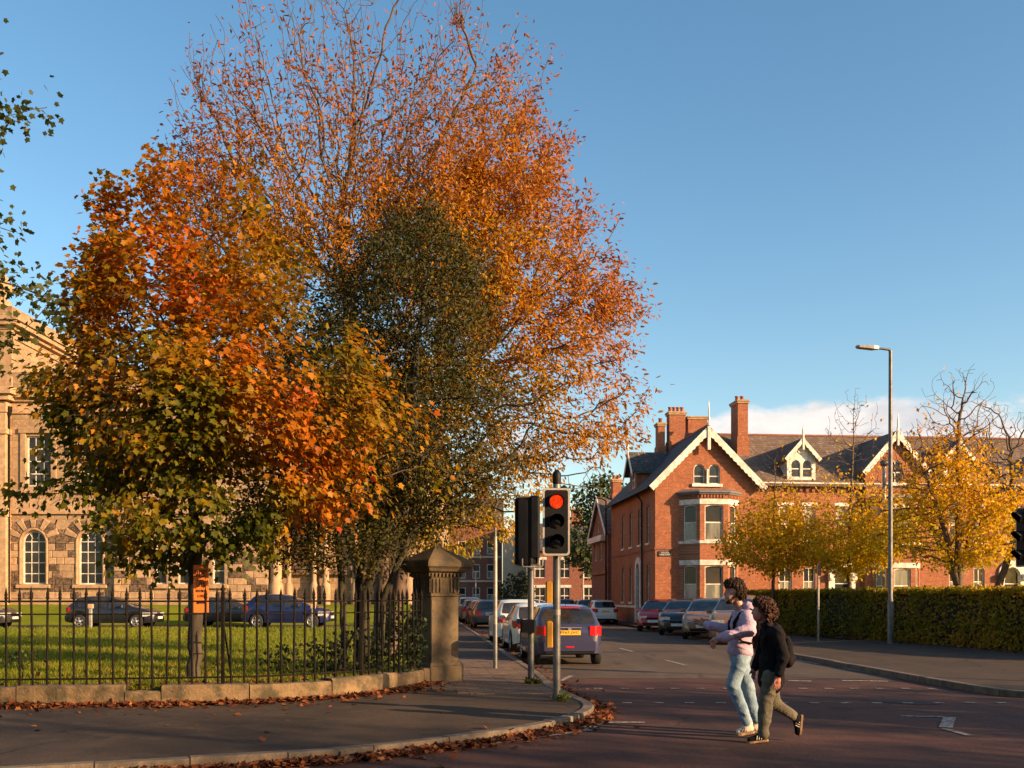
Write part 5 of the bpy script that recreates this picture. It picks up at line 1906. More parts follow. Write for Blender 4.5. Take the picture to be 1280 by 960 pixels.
# ---- far green tree and shrubs at the end of the street
def make_far(seed, blobs, n, stem_h, trunk, lo, hi, size, shape=None, step=0.4):
    rng = np.random.default_rng(seed)
    A = blob_points(n, blobs, rng, 0.3)
    pos, par = grow(A, [[(0, 0, -0.1), (0, 0, stem_h)]], step, 6 * step * 2, step * 1.4, 60, (0, 0, 0.1), 0.15, seed)
    r, ch, main = radii(par, 0.015, 2.3)
    r = np.minimum(r, trunk)
    wood = wood_mesh('far_tree_wood', pos, par, r, main, MT['bark'], 5)
    c, d = leaf_cloud(pos, par, r, 0.06, 10, step * 0.9, rng, lambda p: 0.6 + 0.4 * wave(p, seed, 1.4))
    k = len(c)
    cols = ramp(0.5 + 0.4 * wave(c, seed + 1, 0.9) + rng.normal(0, 0.15, k), [(0, lo), (1, hi)])
    crown = leaves_mesh('far_tree_leaves', c, rng.uniform(size * .7, size * 1.3, k), unit(rng.normal(0, 1, (k, 3))), unit(rng.normal(0, 0.6, (k, 3)) + np.array([0, 0, .6])), quad_leaf(0.36), cols, MT['leaf_dark'])
    return wood, crown


fa = make_far(51, [((0, 0, 9.6), (2.1, 2.2, 3.4)), ((-0.5, 0, 6.2), (2.6, 2.4, 2.6)), ((1.5, 0, 10.4), (2.0, 2.0, 2.4))], 900, 5.0, 0.3, (0.030, 0.050, 0.016), (0.075, 0.095, 0.022), 0.42)
tree('green_tree', 'dark green tree standing beyond the white fascia house at the street end', (7.6, 92.0, 0.0), None, *fa)
fb = make_far(52, [((0, 0, 1.7), (1.7, 1.3, 1.6)), ((0.6, 0, 2.6), (1.0, 1.0, 1.1))], 160, 1.0, 0.08, (0.018, 0.03, 0.012), (0.05, 0.06, 0.018), 0.3, step=0.25)


def shrub(label, loc, sc_=1.0):
    t = thing('shrub', label, 'shrub', loc)
    inst(fb[0], 'stem', t)
    inst(fb[1], 'foliage', t)
    t.scale = (sc_, sc_, sc_)
    return t


shrub('rounded dark green shrub in front of the cream gable at the street end', (0.45, 97.0, 0.0), 1.12)
shrub('low dark shrub below the red brick house windows at the street end', (9.2, 97.5, 0.0), 0.62)
shrub('small dark shrub in front of the dark brick terrace at the street end', (-8.4, 102.0, 0.0), 0.6)

# ---- branch tips of a tree just outside the left edge
def make_over():
    rng = np.random.default_rng(61)
    blobs = [((2.5, 0, 4.6), (0.75, 1.0, 1.0)), ((1.6, 0, 5.4), (1.2, 1.4, 1.6)), ((2.6, 0.1, 6.45), (0.75, 0.5, 0.18)), ((0, 0, 6.5), (2.2, 2.2, 2.0)), ((2.1, 0.1, 7.0), (0.6, 0.6, 0.3))]
    A = blob_points(520, blobs, rng, 0.2)
    pos, par = grow(A, [[(0, 0, -0.1), (0, 0, 2.6), (0.1, 0, 4.4)]], 0.15, 2.0, 0.25, 70, (0, 0, 0.02), 0.15, 6)
    r, ch, main = radii(par, 0.004, 2.2)
    r = np.where(r > 0.004, 0.004 + (r - 0.004) * 0.12 / r[:5].max(), r)
    wood = wood_mesh('leaning_tree_wood', pos, par, r, main, MT['bark'], 6)
    c, d = leaf_cloud(pos, par, r, 0.012, 22, 0.10, rng, lambda p: 0.7 + 0.5 * wave(p, 66, 2))
    n = len(c)
    cols = ramp(0.5 + 0.3 * wave(c, 67, 2.0) + rng.normal(0, 0.12, n), [(0, (0.05, 0.07, 0.014)), (0.6, (0.10, 0.10, 0.02)), (1, (0.22, 0.12, 0.02))])
    crown = leaves_mesh('leaning_tree_leaves', c, rng.uniform(0.045, 0.078, n), unit(d * 0.5 + rng.normal(0, 0.6, (n, 3)) + np.array([0, 0, -0.4])), unit(rng.normal(0, 0.5, (n, 3)) + np.array([0, 0, 0.7])), maple_leaf(), cols, MT['leaf'])
    return wood, crown


ow, oc = make_over()
tree('maple_tree', 'green and ochre maple whose branch tips hang in from the left edge', (-7.55, 9.7, 0.1), None, ow, oc)

# ------------------------------------------------------------------ hedge
MT['hedge_core'] = M('hedge_twigs', (0.03, 0.024, 0.014), 0.95, (0.015, 0.012, 0.008), 14.0)
hedge_line = smooth_path([(70, 42), (34, 27.5), (21.5, 22.6), (17.6, 22.2), (15.9, 24.5), (14.95, 28.0), (13.5, 36.0), (11.9, 46.5), (11.5, 48.5)], 0.3)


def make_hedge():
    rng = np.random.default_rng(71)
    t = thing('hedge', 'tall clipped beech hedge with yellow brown leaves along the right pavement', 'hedge', (0, 0, 0))
    H, Wd = 1.83, 1.0
    total = at_dist(hedge_line, 0)[1]
    core = MB()
    rings = []
    S_ = np.arange(0, total, 0.7)
    for s_ in S_:
        p, _ = at_dist(hedge_line, s_)
        q, _ = at_dist(hedge_line, s_ + 0.05)
        tt = (q - p) / np.linalg.norm(q - p)
        nb = np.array([tt[1], -tt[0]])
        w = 0.07
        rings.append([(p[0] - nb[0] * w, p[1] - nb[1] * w, 0.02), (p[0] + nb[0] * w, p[1] + nb[1] * w, 0.02), (p[0] + nb[0] * w, p[1] + nb[1] * w, H - 0.08), (p[0] - nb[0] * w, p[1] - nb[1] * w, H - 0.08)])
    core.loft([r_[::-1] for r_ in rings])
    core.build('inner_branches', MT['hedge_core'], t)
    n = 85000
    # near stretch gets most of the leaves
    s_ = np.concatenate([rng.uniform(total - 30, total, int(n * 0.8)), rng.uniform(0, total - 30, n - int(n * 0.8))])
    dd = np.r_[0, np.cumsum(np.linalg.norm(np.diff(hedge_line, axis=0), axis=1))]
    px, py = np.interp(s_, dd, hedge_line[:, 0]), np.interp(s_, dd, hedge_line[:, 1])
    qx, qy = np.interp(s_ + .05, dd, hedge_line[:, 0]), np.interp(s_ + .05, dd, hedge_line[:, 1])
    px0, py0 = np.interp(s_ - .05, dd, hedge_line[:, 0]), np.interp(s_ - .05, dd, hedge_line[:, 1])
    tx, ty = qx - px0, qy - py0
    L = np.hypot(tx, ty)
    nx, ny = ty / L, -tx / L
    face = rng.random(n)
    side = np.where(face < 0.58, -1.0, 1.0)
    top = (face > 0.36) & (face < 0.62)
    # which side is the street: the left of travel or the right; both get leaves
    u = rng.uniform(-0.5, 0.5, n) * Wd
    z = rng.uniform(0.05, H, n)
    z = np.where(rng.random(n) < 0.25, z * 0.5, z)
    bulge = 0.05 * np.sin(s_ * 1.7) + 0.04 * np.sin(s_ * 4.1 + z * 3)
    o = np.where(top, u, side * (Wd * 0.5 - 0.10 + bulge + rng.normal(0, 0.045, n) - 0.25 * (rng.random(n) < 0.35) * rng.random(n) - 0.10 * np.clip(1 - z / 0.35, 0, 1)))
    zz = np.where(top, H + 0.02 + 0.03 * np.sin(s_ * 2.3) + rng.normal(0, 0.035, n), z)
    c = np.stack([px + nx * o, py + ny * o, zz], 1)
    wv = wave(c, 77, 0.9)
    keep = top | (rng.random(n) < 0.72 + 0.4 * wave(c, 78, 2.6))
    c, o, top, wv, nx, ny, zz = c[keep], o[keep], top[keep], wv[keep], nx[keep], ny[keep], zz[keep]
    k = len(c)
    outv = np.where(top[:, None], np.array([0, 0, 1.0]), np.stack([nx * np.sign(o), ny * np.sign(o), np.full(k, 0.2)], 1))
    nr = unit(outv + rng.normal(0, 0.55, (k, 3)))
    dr_ = unit(rng.normal(0, 0.8, (k, 3)) + np.array([0, 0, 0.15]))
    tcol = 0.42 + 0.30 * wv + rng.normal(0, 0.18, k) + np.where(zz < 0.55, 0.2, 0)  # golden tint low down paints in sun glinting through the hedge
    cols = ramp(tcol, [(0, (0.13, 0.14, 0.010)), (0.4, (0.25, 0.205, 0.010)), (0.65, (0.42, 0.27, 0.012)), (1, (0.55, 0.27, 0.015))])
    cols *= rng.uniform(0.7, 1.2, (k, 1))
    me = leaves_mesh('hedge_leaves', c, rng.uniform(0.08, 0.14, k), dr_, nr, quad_leaf(0.34), cols, MT['leaf'])
    tag(inst(me, 'foliage', t), kind='stuff')


make_hedge()


# ------------------------------------------------------------------ undergrowth and ivy by the pier, young sapling on the lawn
def plant_clump(name, label, cat, loc, blobs, n, size, lo, hi, seed, lean=(0, 0, 0.3)):
    rng = np.random.default_rng(seed)
    t = thing(name, label, cat, loc)
    A = blob_points(max(40, n // 14), blobs, rng, 0.1)
    pos, par = grow(A, [[(0, 0, 0), (0, 0, 0.12)]], 0.07, 1.2, 0.1, 40, lean, 0.25, seed)
    r, ch, main = radii(par, 0.003, 2.4)
    r = np.minimum(r, 0.02)
    inst(wood_mesh('plant_stems', pos, par, r, main, MT['bark'], 4), 'stem', t)
    c = blob_points(n, blobs, rng, 0.2)
    c = c[rng.random(len(c)) < 0.6 + 0.5 * wave(c, seed, 5)]
    k = len(c)
    cols = ramp(rng.random(k), [(0, lo), (1, hi)])
    inst(leaves_mesh('plant_leaves', c, rng.uniform(size * .7, size * 1.3, k), unit(rng.normal(0, 0.7, (k, 3)) + np.array([0, 0, 0.1])), unit(rng.normal(0, 0.6, (k, 3)) + np.array([0, -0.2, .6])), quad_leaf(0.4), cols, MT['leaf_dark']), 'foliage', t)
    return t


plant_clump('ivy', 'ivy climbing over the railing and wall end beside the gate pier', 'ivy', (-1.72, 17.55, 0.15), [((0, 0, 0.55), (0.22, 0.3, 0.45)), ((-0.05, -0.25, 0.15), (0.12, 0.35, 0.14)), ((0.1, 0.1, 1.0), (0.12, 0.15, 0.25))], 520, 0.075, (0.02, 0.035, 0.012), (0.06, 0.07, 0.02), 81)
plant_clump('bush', 'low dark leafy bush behind the railing at the foot of the mossy stems', 'bush', (-3.1, 17.2, 0.3), [((-0.5, 0, 0.25), (0.8, 0.5, 0.35)), ((0.4, 0.2, 0.35), (0.7, 0.5, 0.45))], 1100, 0.085, (0.02, 0.03, 0.012), (0.055, 0.065, 0.02), 82)
plant_clump('bush', 'bright leaved bush between the mossy stems and the gate pier', 'bush', (-2.25, 19.2, 0.3), [((0, 0, 0.5), (0.6, 0.5, 0.5)), ((0.1, 0.3, 0.9), (0.5, 0.4, 0.4))], 900, 0.085, (0.03, 0.045, 0.012), (0.13, 0.12, 0.02), 83)
plant_clump('sapling', 'small bare leaved sapling behind the railing near the left edge', 'sapling', (-7.3, 14.9, 0.3), [((0, 0, 0.42), (0.34, 0.2, 0.14))], 90, 0.06, (0.04, 0.055, 0.014), (0.08, 0.09, 0.02), 84)


# ------------------------------------------------------------------ grass blades and fallen leaves
def make_grass():
    rng = np.random.default_rng(91)
    n = 70000
    y = 14.3 + 29 * rng.random(n) ** 1.7
    x = rng.uniform(-0.56, 0.02, n) * y - 0.2
    fx = np.interp(x, fence_path[:, 0], fence_path[:, 1])
    ok = (y > fx + 0.1) & (x < LK(y) - 3.05) & (x < -1.9)
    x, y = x[ok], y[ok]
    k = len(x)
    c = np.stack([x, y, np.full(k, 0.295)], 1)
    d = unit(np.stack([rng.normal(0, 0.35, k), rng.normal(0, 0.35, k), np.ones(k)], 1))
    nrm_ = unit(np.stack([rng.normal(0, 1, k), rng.normal(0, 1, k), np.full(k, 0.1)], 1))
    cols = ramp(0.5 + 0.35 * wave(c, 92, 0.8) + rng.normal(0, 0.2, k), [(0, (0.115, 0.140, 0.008)), (0.5, (0.18, 0.205, 0.010)), (1, (0.25, 0.225, 0.016))])
    me = leaves_mesh('grass_blades', c, rng.uniform(0.04, 0.085, k) * (1 + y / 60), d, nrm_, (np.array([(-0.13, 0, 0), (0.13, 0, 0), (0, 1.0, 0)]), [(0, 1, 2)]), cols, MT['leaf'])
    tag(inst(me, 'grass'), 'short green lawn grass behind the black railing', 'grass', kind='stuff')


make_grass()


def make_litter():
    rng = np.random.default_rng(95)
    P = []

    def along(path, s0, s1, n, off, spread, z, zr, side=1):
        s_ = rng.uniform(s0, s1, n)
        dd = np.r_[0, np.cumsum(np.linalg.norm(np.diff(path, axis=0), axis=1))]
        x, y = np.interp(s_, dd, path[:, 0]), np.interp(s_, dd, path[:, 1])
        tx, ty = np.interp(s_ + .05, dd, path[:, 0]) - x, np.interp(s_ + .05, dd, path[:, 1]) - y
        L = np.maximum(1e-6, np.hypot(tx, ty))
        o = off + np.abs(rng.normal(0, spread, n)) * np.sign(off if off else 1)
        P.append(np.stack([x + ty / L * o, y - tx / L * o, z + rng.random(n) * zr], 1))
    d_f_ = at_dist(fence_path, 0)[1]
    along(fence_path, 9.0, d_f_, 5600, 0.18, 0.13, 0.105, 0.05)
    along(fence_path, 14.0, d_f_, 500, 0.18, 0.5, 0.105, 0.01)
    along(fence_path, 16.0, d_f_ - 3, 500, -0.18, 0.35, 0.31, 0.06)
    along(left_kerb, 24.0, 40.0, 4600, 0.02, 0.11, 0.012, 0.05)
    along(left_kerb, 24.0, 44.0, 260, 0.02, 0.3, 0.012, 0.012)
    along(left_kerb, 44.0, 80.0, 700, 0.05, 0.2, 0.012, 0.02)
    along(right_kerb, 45.0, 60.0, 60, 0.05, 0.3, 0.012, 0.012)
    hd = at_dist(hedge_line, 0)[1]
    along(hedge_line, hd - 34, hd - 4, 900, -0.5, 0.3, 0.105, 0.02)
    # strays
    n = 1100
    y = rng.uniform(16, 42, n)
    x = rng.uniform(-0.5, -0.06, n) * y
    ok = x < LK(y) - 3.0
    P.append(np.stack([x, y, np.full(n, 0.335)], 1)[ok])
    n = 260
    y = rng.uniform(17, 45, n)
    P.append(np.stack([LK(y) - 2.55 + np.abs(rng.normal(0, 0.35, n)), y, np.full(n, 0.115)], 1))
    n = 26
    y = rng.uniform(10.2, 14.6, n)
    x = rng.uniform(-6, 0.6, n)
    P.append(np.stack([x, y, np.full(n, 0.106)], 1))
    c = np.vstack(P)
    k = len(c)
    nr = unit(np.array([0, 0, 1.0]) + rng.normal(0, 0.42, (k, 3)))
    dr_ = unit(rng.normal(0, 1, (k, 3)) * np.array([1, 1, 0.15]))
    cols = ramp(rng.random(k), [(0, (0.055, 0.016, 0.008)), (0.45, (0.12, 0.034, 0.012)), (0.88, (0.20, 0.060, 0.016)), (1, (0.34, 0.14, 0.04))])
    me = leaves_mesh('fallen_leaf_mesh', c, rng.uniform(0.045, 0.10, k), dr_, nr, maple_leaf(), cols, MT['litter'])
    tag(inst(me, 'fallen_leaves'), 'brown fallen leaves drifted along the wall foot and the kerb', 'leaves', kind='stuff')


make_litter()


# unseen trees added beyond the right edge to dapple the low sun
for lb, x, y, rz, sc_ in (('golden tree added outside the view to shade the road, nearest the crossing', 25.0, 4.2, 40, 1.28), ('golden tree added outside the view to shade the road, second in the row', 25.5, -4.4, 150, 1.34), ('golden tree added outside the view to shade the road, third in the row', 24.6, -12.6, 260, 1.28)):
    t_ = thing('yellow_tree', lb, 'tree', (x, y, 0.05), R(rz), 'unseen trees added for dappled shade')
    inst(yc[0], 'trunk', t_)
    inst(yc[1], 'crown', t_)
    t_.scale = (sc_, sc_, sc_)

plant_clump('weed', 'green tuft of weeds at the foot of the red showing traffic light', 'weed', (0.74, 14.82, 0.1), [((0, 0, 0.06), (0.13, 0.10, 0.07))], 150, 0.06, (0.06, 0.08, 0.01), (0.13, 0.15, 0.015), 85)
plant_clump('weed', 'thin grass tuft at the foot of the black backed traffic light', 'weed', (0.36, 17.72, 0.1), [((0, 0, 0.05), (0.16, 0.10, 0.05))], 130, 0.06, (0.05, 0.07, 0.01), (0.11, 0.12, 0.015), 86)

# ------------------------------------------------------------------ cars
def car_meshes(kind):
    """parametric bodies: stations along y (rear -> front), each a half section mirrored"""
    K = {
        'hatch': dict(L=3.97, Wd=1.74, top=[(0, .62), (.02, .92), (.10, 1.0), (.22, 1.08), (.50, 1.36), (.62, 1.42), (1.0, 1.46), (1.6, 1.47), (2.05, 1.42), (2.35, 1.32), (3.02, .99), (3.45, .90), (3.75, .79), (3.90, .68), (3.97, .50)],
                      belt=[(0, .60), (.02, .88), (.15, .98), (.6, .97), (1.5, .93), (2.9, .90), (3.4, .83), (3.75, .72), (3.97, .48)], rear=(.11, .50), wind=(2.22, 3.0), sides=[(.62, 1.02), (1.08, 1.88), (1.96, 2.72)], wr=.31, wy=(.68, 3.18)),
        'suv': dict(L=4.3, Wd=1.84, top=[(0, .66), (.03, 1.0), (.12, 1.12), (.25, 1.22), (.45, 1.52), (.6, 1.60), (1.2, 1.64), (1.9, 1.63), (2.3, 1.55), (2.55, 1.45), (3.15, 1.12), (3.7, 1.04), (4.05, .93), (4.22, .78), (4.3, .58)],
                    belt=[(0, .64), (.03, .95), (.2, 1.08), (1.5, 1.05), (3.1, 1.02), (3.7, .95), (4.05, .84), (4.3, .55)], rear=(.14, .46), wind=(2.42, 3.13), sides=[(.6, 1.05), (1.12, 2.0), (2.08, 2.9)], wr=.34, wy=(.74, 3.42)),
        'estate': dict(L=4.3, Wd=1.76, top=[(0, .60), (.03, .92), (.10, 1.0), (.2, 1.06), (.42, 1.40), (.6, 1.47), (1.2, 1.50), (1.8, 1.49), (2.2, 1.42), (2.5, 1.31), (3.15, 1.0), (3.7, .92), (4.05, .80), (4.22, .68), (4.3, .50)],
                       belt=[(0, .58), (.03, .88), (.2, .97), (1.5, .94), (3.1, .91), (3.7, .84), (4.05, .73), (4.3, .48)], rear=(.12, .43), wind=(2.35, 3.12), sides=[(.6, 1.1), (1.17, 2.0), (2.08, 2.85)], wr=.31, wy=(.74, 3.45)),
    }[kind]
    L, Wd = K['L'], K['Wd']
    wr, wy = K['wr'], K['wy']
    AR = wr + 0.055
    ys = set(np.round(np.linspace(0, L, 40), 3)) | {0.01, 0.03, 0.06, L - 0.02, L - 0.06}
    for yw in wy:
        ys |= set(np.round(yw + AR * np.sin(np.linspace(-np.pi / 2, np.pi / 2, 11)), 3))
        ys |= {round(yw - AR - 0.004, 3), round(yw + AR + 0.004, 3)}
    for a, b in K['sides']:
        ys |= {a, b}
    ys |= set(K['rear']) | set(K['wind'])
    ys = sorted(ys)
    ys = [y for i, y in enumerate(ys) if i == 0 or y - ys[i - 1] > 0.003]
    f = lambda tab, y: np.interp(y, [p[0] for p in tab], [p[1] for p in tab])
    hwid = lambda y: Wd / 2 * np.interp(y, [0, .04, .15, .45, .9, L - 1.0, L - .45, L - .15, L - .03, L], [.70, .80, .90, .975, 1, 1, .965, .87, .74, .62])
    sec = []
    for y in ys:
        zt, zb, w = f(K['top'], y), f(K['belt'], y), hwid(y)
        zb = min(zb, zt - 0.02)
        zbot = 0.235 + 0.07 * np.clip((0.35 - y) / 0.35, 0, 1) + 0.05 * np.clip((y - L + 0.4) / 0.4, 0, 1)
        arch_ = zbot
        for yw in wy:
            if abs(y - yw) < AR:
                arch_ = max(arch_, wr + 0.0 + math.sqrt(AR * AR - (y - yw) ** 2))
        zlow = min(arch_, zb - 0.1)
        gh = np.clip((zt - zb) / 0.5, 0, 1)
        wrf = w * (0.90 - 0.22 * gh)
        h = zb - zlow
        pts = [(w * 0.965, zlow), (w * 0.985, zlow + h * 0.12), (w * 1.0, zlow + h * 0.42), (w * 1.0, zlow + h * 0.62), (w * 0.985, zlow + h * 0.86), (w * 0.955, zb),
               (wrf + (w * 0.955 - wrf) * 0.12, zb + (zt - zb) * 0.86), (wrf * 0.93, zb + (zt - zb) * 0.955), (wrf * 0.65, zt - 0.010), (wrf * 0.33, zt - 0.002), (0.0, zt)]
        sec.append(pts)
    n = len(sec[0])
    body, glass_s, glass_w, glass_r, dark = MB(), [], MB(), MB(), MB()
    V = []
    for y, pts in zip(ys, sec):
        V.append([(x, y - L / 2, z) for x, z in pts] + [(-x, y - L / 2, z) for x, z in pts[-2::-1]])
    m = len(V[0])
    bodyf = []
    vs = [p for r_ in V for p in r_]
    sides = {}
    for i in range(len(ys) - 1):
        ym = (ys[i] + ys[i + 1]) / 2
        for j in range(m - 1):
            q = (i * m + j, i * m + j + 1, (i + 1) * m + j + 1, (i + 1) * m + j)
            jj = j if j < n - 1 else m - 2 - j      # 0..n-2 from sill to roof centre
            cls = 'b'
            if jj == 5:
                for k, (a, b) in enumerate(K['sides']):
                    if a <= ym <= b:
                        cls = ('s', k, j < n - 1)
            elif jj >= 7 and K['wind'][0] <= ym <= K['wind'][1]:
                cls = 'w'
            elif jj >= 7 and K['rear'][0] <= ym <= K['rear'][1]:
                cls = 'r'
            q = q[::-1]
            if cls == 'b':
                bodyf.append(q)
            elif cls == 'w':
                glass_w.face([vs[t] for t in q])
            elif cls == 'r':
                glass_r.face([vs[t] for t in q])
            else:
                sides.setdefault(cls, MB()).face([vs[t] for t in q])
    body.raw(vs, bodyf, 0, True)
    body.face([p for p in V[0]], 0)
    body.face([p for p in V[-1]][::-1], 0)
    for i in range(len(ys) - 1):      # dark floor pan and wheel wells
        ok = lambda k: (abs(V[k][0][0]) * 0.98, V[k][0][1], V[k][0][2] + 0.01)
        a, b = ok(i), ok(i + 1)
        dark.face([(-a[0], a[1], a[2]), (a[0], a[1], a[2]), (b[0], b[1], b[2]), (-b[0], b[1], b[2])][::-1])
    out = dict(K=K, L=L, W=Wd, body=body.v and body.mesh(kind + '_body', MT['car_white']), floor=dark.mesh(kind + '_floor', MT['black']), windscreen=glass_w.mesh(kind + '_windscreen', MT['car_glass']), rear=glass_r.mesh(kind + '_rear', MT['car_glass']))
    out['sides'] = [s_.mesh(kind + '_window', MT['car_glass']) for s_ in sides.values()]
    hb = lambda y: hwid(y)
    yr = -L / 2
    zbelt = f(K['belt'], 0.1)
    # lights: wedges wrapped round the corners
    def wrap(y0, y1, x_in, z0, z1, sgn, front):
        rings = []
        ylist = np.linspace(y0, y1, 5)
        outer_ = [(hb(y) * 1.006, y) for y in ylist]
        if front:
            end = (x_in, L - 0.0 + 0.004)
        else:
            end = (x_in, -0.006)
        pts_ = ([(x_in, 0.02 if not front else L - 0.12), end] + [(hb(0) * 1.0, -0.006)] + outer_) if not front else ([(x_in, L - 0.16), (x_in, L - 0.045)] + [(hb(L - .1) * 1.0, L - 0.055)] + outer_[::-1])
        pts_ = [(sgn * x, y - L / 2) for x, y in pts_]
        k = len(pts_)
        lo = [(x, y, z0 + (0.05 if i >= k - 2 else 0)) for i, (x, y) in enumerate(pts_)]
        hi = [(x, y, z1) for x, y in pts_]
        mb = MB()
        for i in range(k - 1):
            mb.face([lo[i], lo[i + 1], hi[i + 1], hi[i]], 0)
        mb.face(hi)
        mb.face(lo[::-1])
        return mb
    tz = zbelt - 0.02
    out['tail'] = [wrap(0.02, 0.30, hb(0) * 0.80, tz - 0.20, tz + 0.03, s_, False).mesh('tail_light', MT['tail']) for s_ in (1, -1)]
    hz = f(K['belt'], L - 0.3) - 0.05
    out['head'] = [wrap(L - 0.12, L - 0.5, hb(L) * 0.55, hz - 0.16, hz + 0.015, s_, True).mesh('headlight', MT['lamp_clear']) for s_ in (1, -1)]
    mb = MB()
    w0 = hb(0.02)
    mb.box(-w0 * .92, w0 * .92, yr - 0.035, yr + 0.1, 0.30, 0.37, 0, 0.02)
    out['valance'] = mb.mesh('bumper_trim', MT['black'])
    mb = MB().box(-w0 * 0.99, w0 * 0.99, yr - 0.05, yr + 0.12, 0.36, 0.60, 0, 0.035)
    out['bumper'] = mb.mesh('rear_bumper', MT['car_white'])
    mb = MB().box(-0.26, 0.26, yr - 0.022, yr + 0.01, 0.74, 0.85, 0, 0.004)
    out['plate'] = mb.mesh('number_plate', MT['plate'])
    mb = MB().box(-0.26, 0.26, L / 2 - 0.02, L / 2 + 0.03, 0.42, 0.53, 0, 0.004)
    out['plate_f'] = mb.mesh('number_plate', MT['plate_white'])
    mb = MB().box(-0.5, 0.5, L / 2 - 0.05, L / 2 + 0.012, 0.30, 0.40, 0, 0.02).box(-0.34, 0.34, L / 2 - 0.05, L / 2 + 0.014, 0.56, 0.64, 0, 0.02)
    out['grille'] = mb.mesh('grille', MT['black'])
    ym = K['sides'][-1][1] - 0.15 - L / 2
    out['mirror'] = []
    for s_ in (1, -1):
        mb = MB()
        x0 = Wd / 2 * 0.95
        vs_ = MB().box(x0, x0 + 0.2, ym - 0.02, ym + 0.09, zbelt + 0.0, zbelt + 0.13, 0, 0.03).v
        mb.box(x0, x0 + 0.2, ym - 0.02, ym + 0.09, zbelt + 0.0, zbelt + 0.13, 0, 0.03)
        if s_ < 0:
            mb.xform(Matrix.Scale(-1, 4, (1, 0, 0)))
        out['mirror'].append(mb.mesh('mirror', MT['car_white']))
    hd_ = []
    for s_ in (1, -1):
        for a, b in K['sides'][1:]:
            mb = MB().box(Wd / 2 * 0.985, Wd / 2 * 0.985 + 0.03, a + 0.05 - L / 2, a + 0.22 - L / 2, 0.83, 0.865, 0, 0.008)
            if s_ < 0:
                mb.xform(Matrix.Scale(-1, 4, (1, 0, 0)))
            hd_.append(mb.mesh('door_handle', MT['car_white']))
    out['handles'] = hd_
    # door seams: thin dark strips lying in the flanks
    mb = MB()
    for s_ in (1, -1):
        for ysm in [K['sides'][1][0] - 0.03, K['sides'][2][0] - 0.04, K['sides'][2][1] + 0.05]:
            ws = hb(ysm)
            mb.face([(s_ * ws * 1.0015, ysm - L / 2 - 0.006, 0.36), (s_ * ws * 1.0015, ysm - L / 2 + 0.006, 0.36), (s_ * ws * 1.0035, ysm - L / 2 + 0.006, 0.78), (s_ * ws * 1.0035, ysm - L / 2 - 0.006, 0.78)])
    out['seam'] = mb.mesh('door_seam', MT['black'])
    mb = MB()
    mb.lathe([(wr * 0.66, -0.09), (wr * 0.95, -0.10), (wr, -0.06), (wr, 0.06), (wr * 0.95, 0.095), (wr * 0.66, 0.085)], n=26, axis='x', cap=False)
    out['tyre'] = mb.mesh('tyre', MT['tyre'])
    mb = MB()
    mb.lathe([(wr * 0.67, -0.08), (wr * 0.67, 0.075), (wr * 0.60, 0.085), (wr * 0.57, 0.03)], n=24, axis='x', cap=False)
    for k in range(5):
        a = 2 * math.pi * k / 5
        c, s2 = math.cos(a), math.sin(a)
        p = [(0.075, -0.035, 0.05 * 1), (0.075, 0.035, 0.05), (0.07, 0.05, wr * 0.6), (0.07, -0.05, wr * 0.6)]
        r_ = [(x, y * c - z * s2, y * s2 + z * c) for x, y, z in p]
        b_ = [(x - 0.03, y, z) for x, y, z in r_]
        mb.loft([b_, r_])
    mb.lathe([(0.065, 0.03), (0.065, 0.085), (0.001, 0.09)], n=12, axis='x')
    out['rim'] = mb.mesh('rim', MT['rim'])
    mb = MB().lathe([(wr * 0.60, 0.02), (0.001, 0.02)], n=20, axis='x', cap=False)
    out['disc'] = mb.mesh('brake_disc', MT['black'])
    return out


CARM = {k: car_meshes(k) for k in ('hatch', 'suv', 'estate')}


def car(kind, colour, label, x, y, heading, z=0.0, scale=(1, 1, 1), group=None, plate=None, front_parts=True, rim=None):
    """heading: direction the nose points, in degrees clockwise from +Y"""
    m = CARM[kind]
    t = thing('parked_car', label, 'car', (x, y, z), -R(heading), group)
    t.scale = scale
    pm = MT['car_' + colour]

    def p(me, name, parent=t, mat=None, **kw):
        o = inst(me, name, parent, **kw)
        if mat is not None:
            o.material_slots[0].link = 'OBJECT'
            o.material_slots[0].material = mat
        return o
    b = p(m['body'], 'body', mat=pm)
    p(m['floor'], 'underside')
    tag(p(m['seam'], 'door_seam', b), kind='stuff')
    for s_ in m['sides']:
        p(s_, 'window')
    p(m['windscreen'], 'windscreen')
    p(m['rear'], 'rear_window')
    for s_ in m['tail']:
        p(s_, 'tail_light')
    for s_ in m['head']:
        p(s_, 'headlight')
    p(m['bumper'], 'rear_bumper', mat=pm)
    p(m['valance'], 'bumper_trim')
    pl_ = p(m['plate'], 'number_plate')
    p(m['plate_f'], 'number_plate')
    p(m['grille'], 'grille')
    for s_ in m['mirror']:
        p(s_, 'mirror', mat=pm)
    for s_ in m['handles']:
        p(s_, 'door_handle', b, mat=pm)
    L, Wd, wr = m['L'], m['W'], m['K']['wr']
    for yw in m['K']['wy']:
        for s_ in (1, -1):
            w = inst(m['tyre'], 'wheel', t, (s_ * (Wd / 2 - 0.115), yw - L / 2, wr), 0 if s_ > 0 else math.pi)
            inst(m['rim'], 'rim', w)
            inst(m['disc'], 'brake_disc', w)
    if plate:
        lettering(plate, 0.44, 0.075, MT['ink'], pl_, Matrix.Translation((0, -L / 2 - 0.0225, 0.795)) @ Matrix.Rotation(R(90), 4, 'X'))
    return t


SH = -5.23        # street heading
LG = 'cars parked along the left kerb'
pc = car('hatch', 'purple', 'purple grey hatchback with yellow plate parked nearest on the left kerb', 1.19, 25.75, SH, group=LG, plate='PF63 JXC')
m = CARM['hatch']
L = m['L']
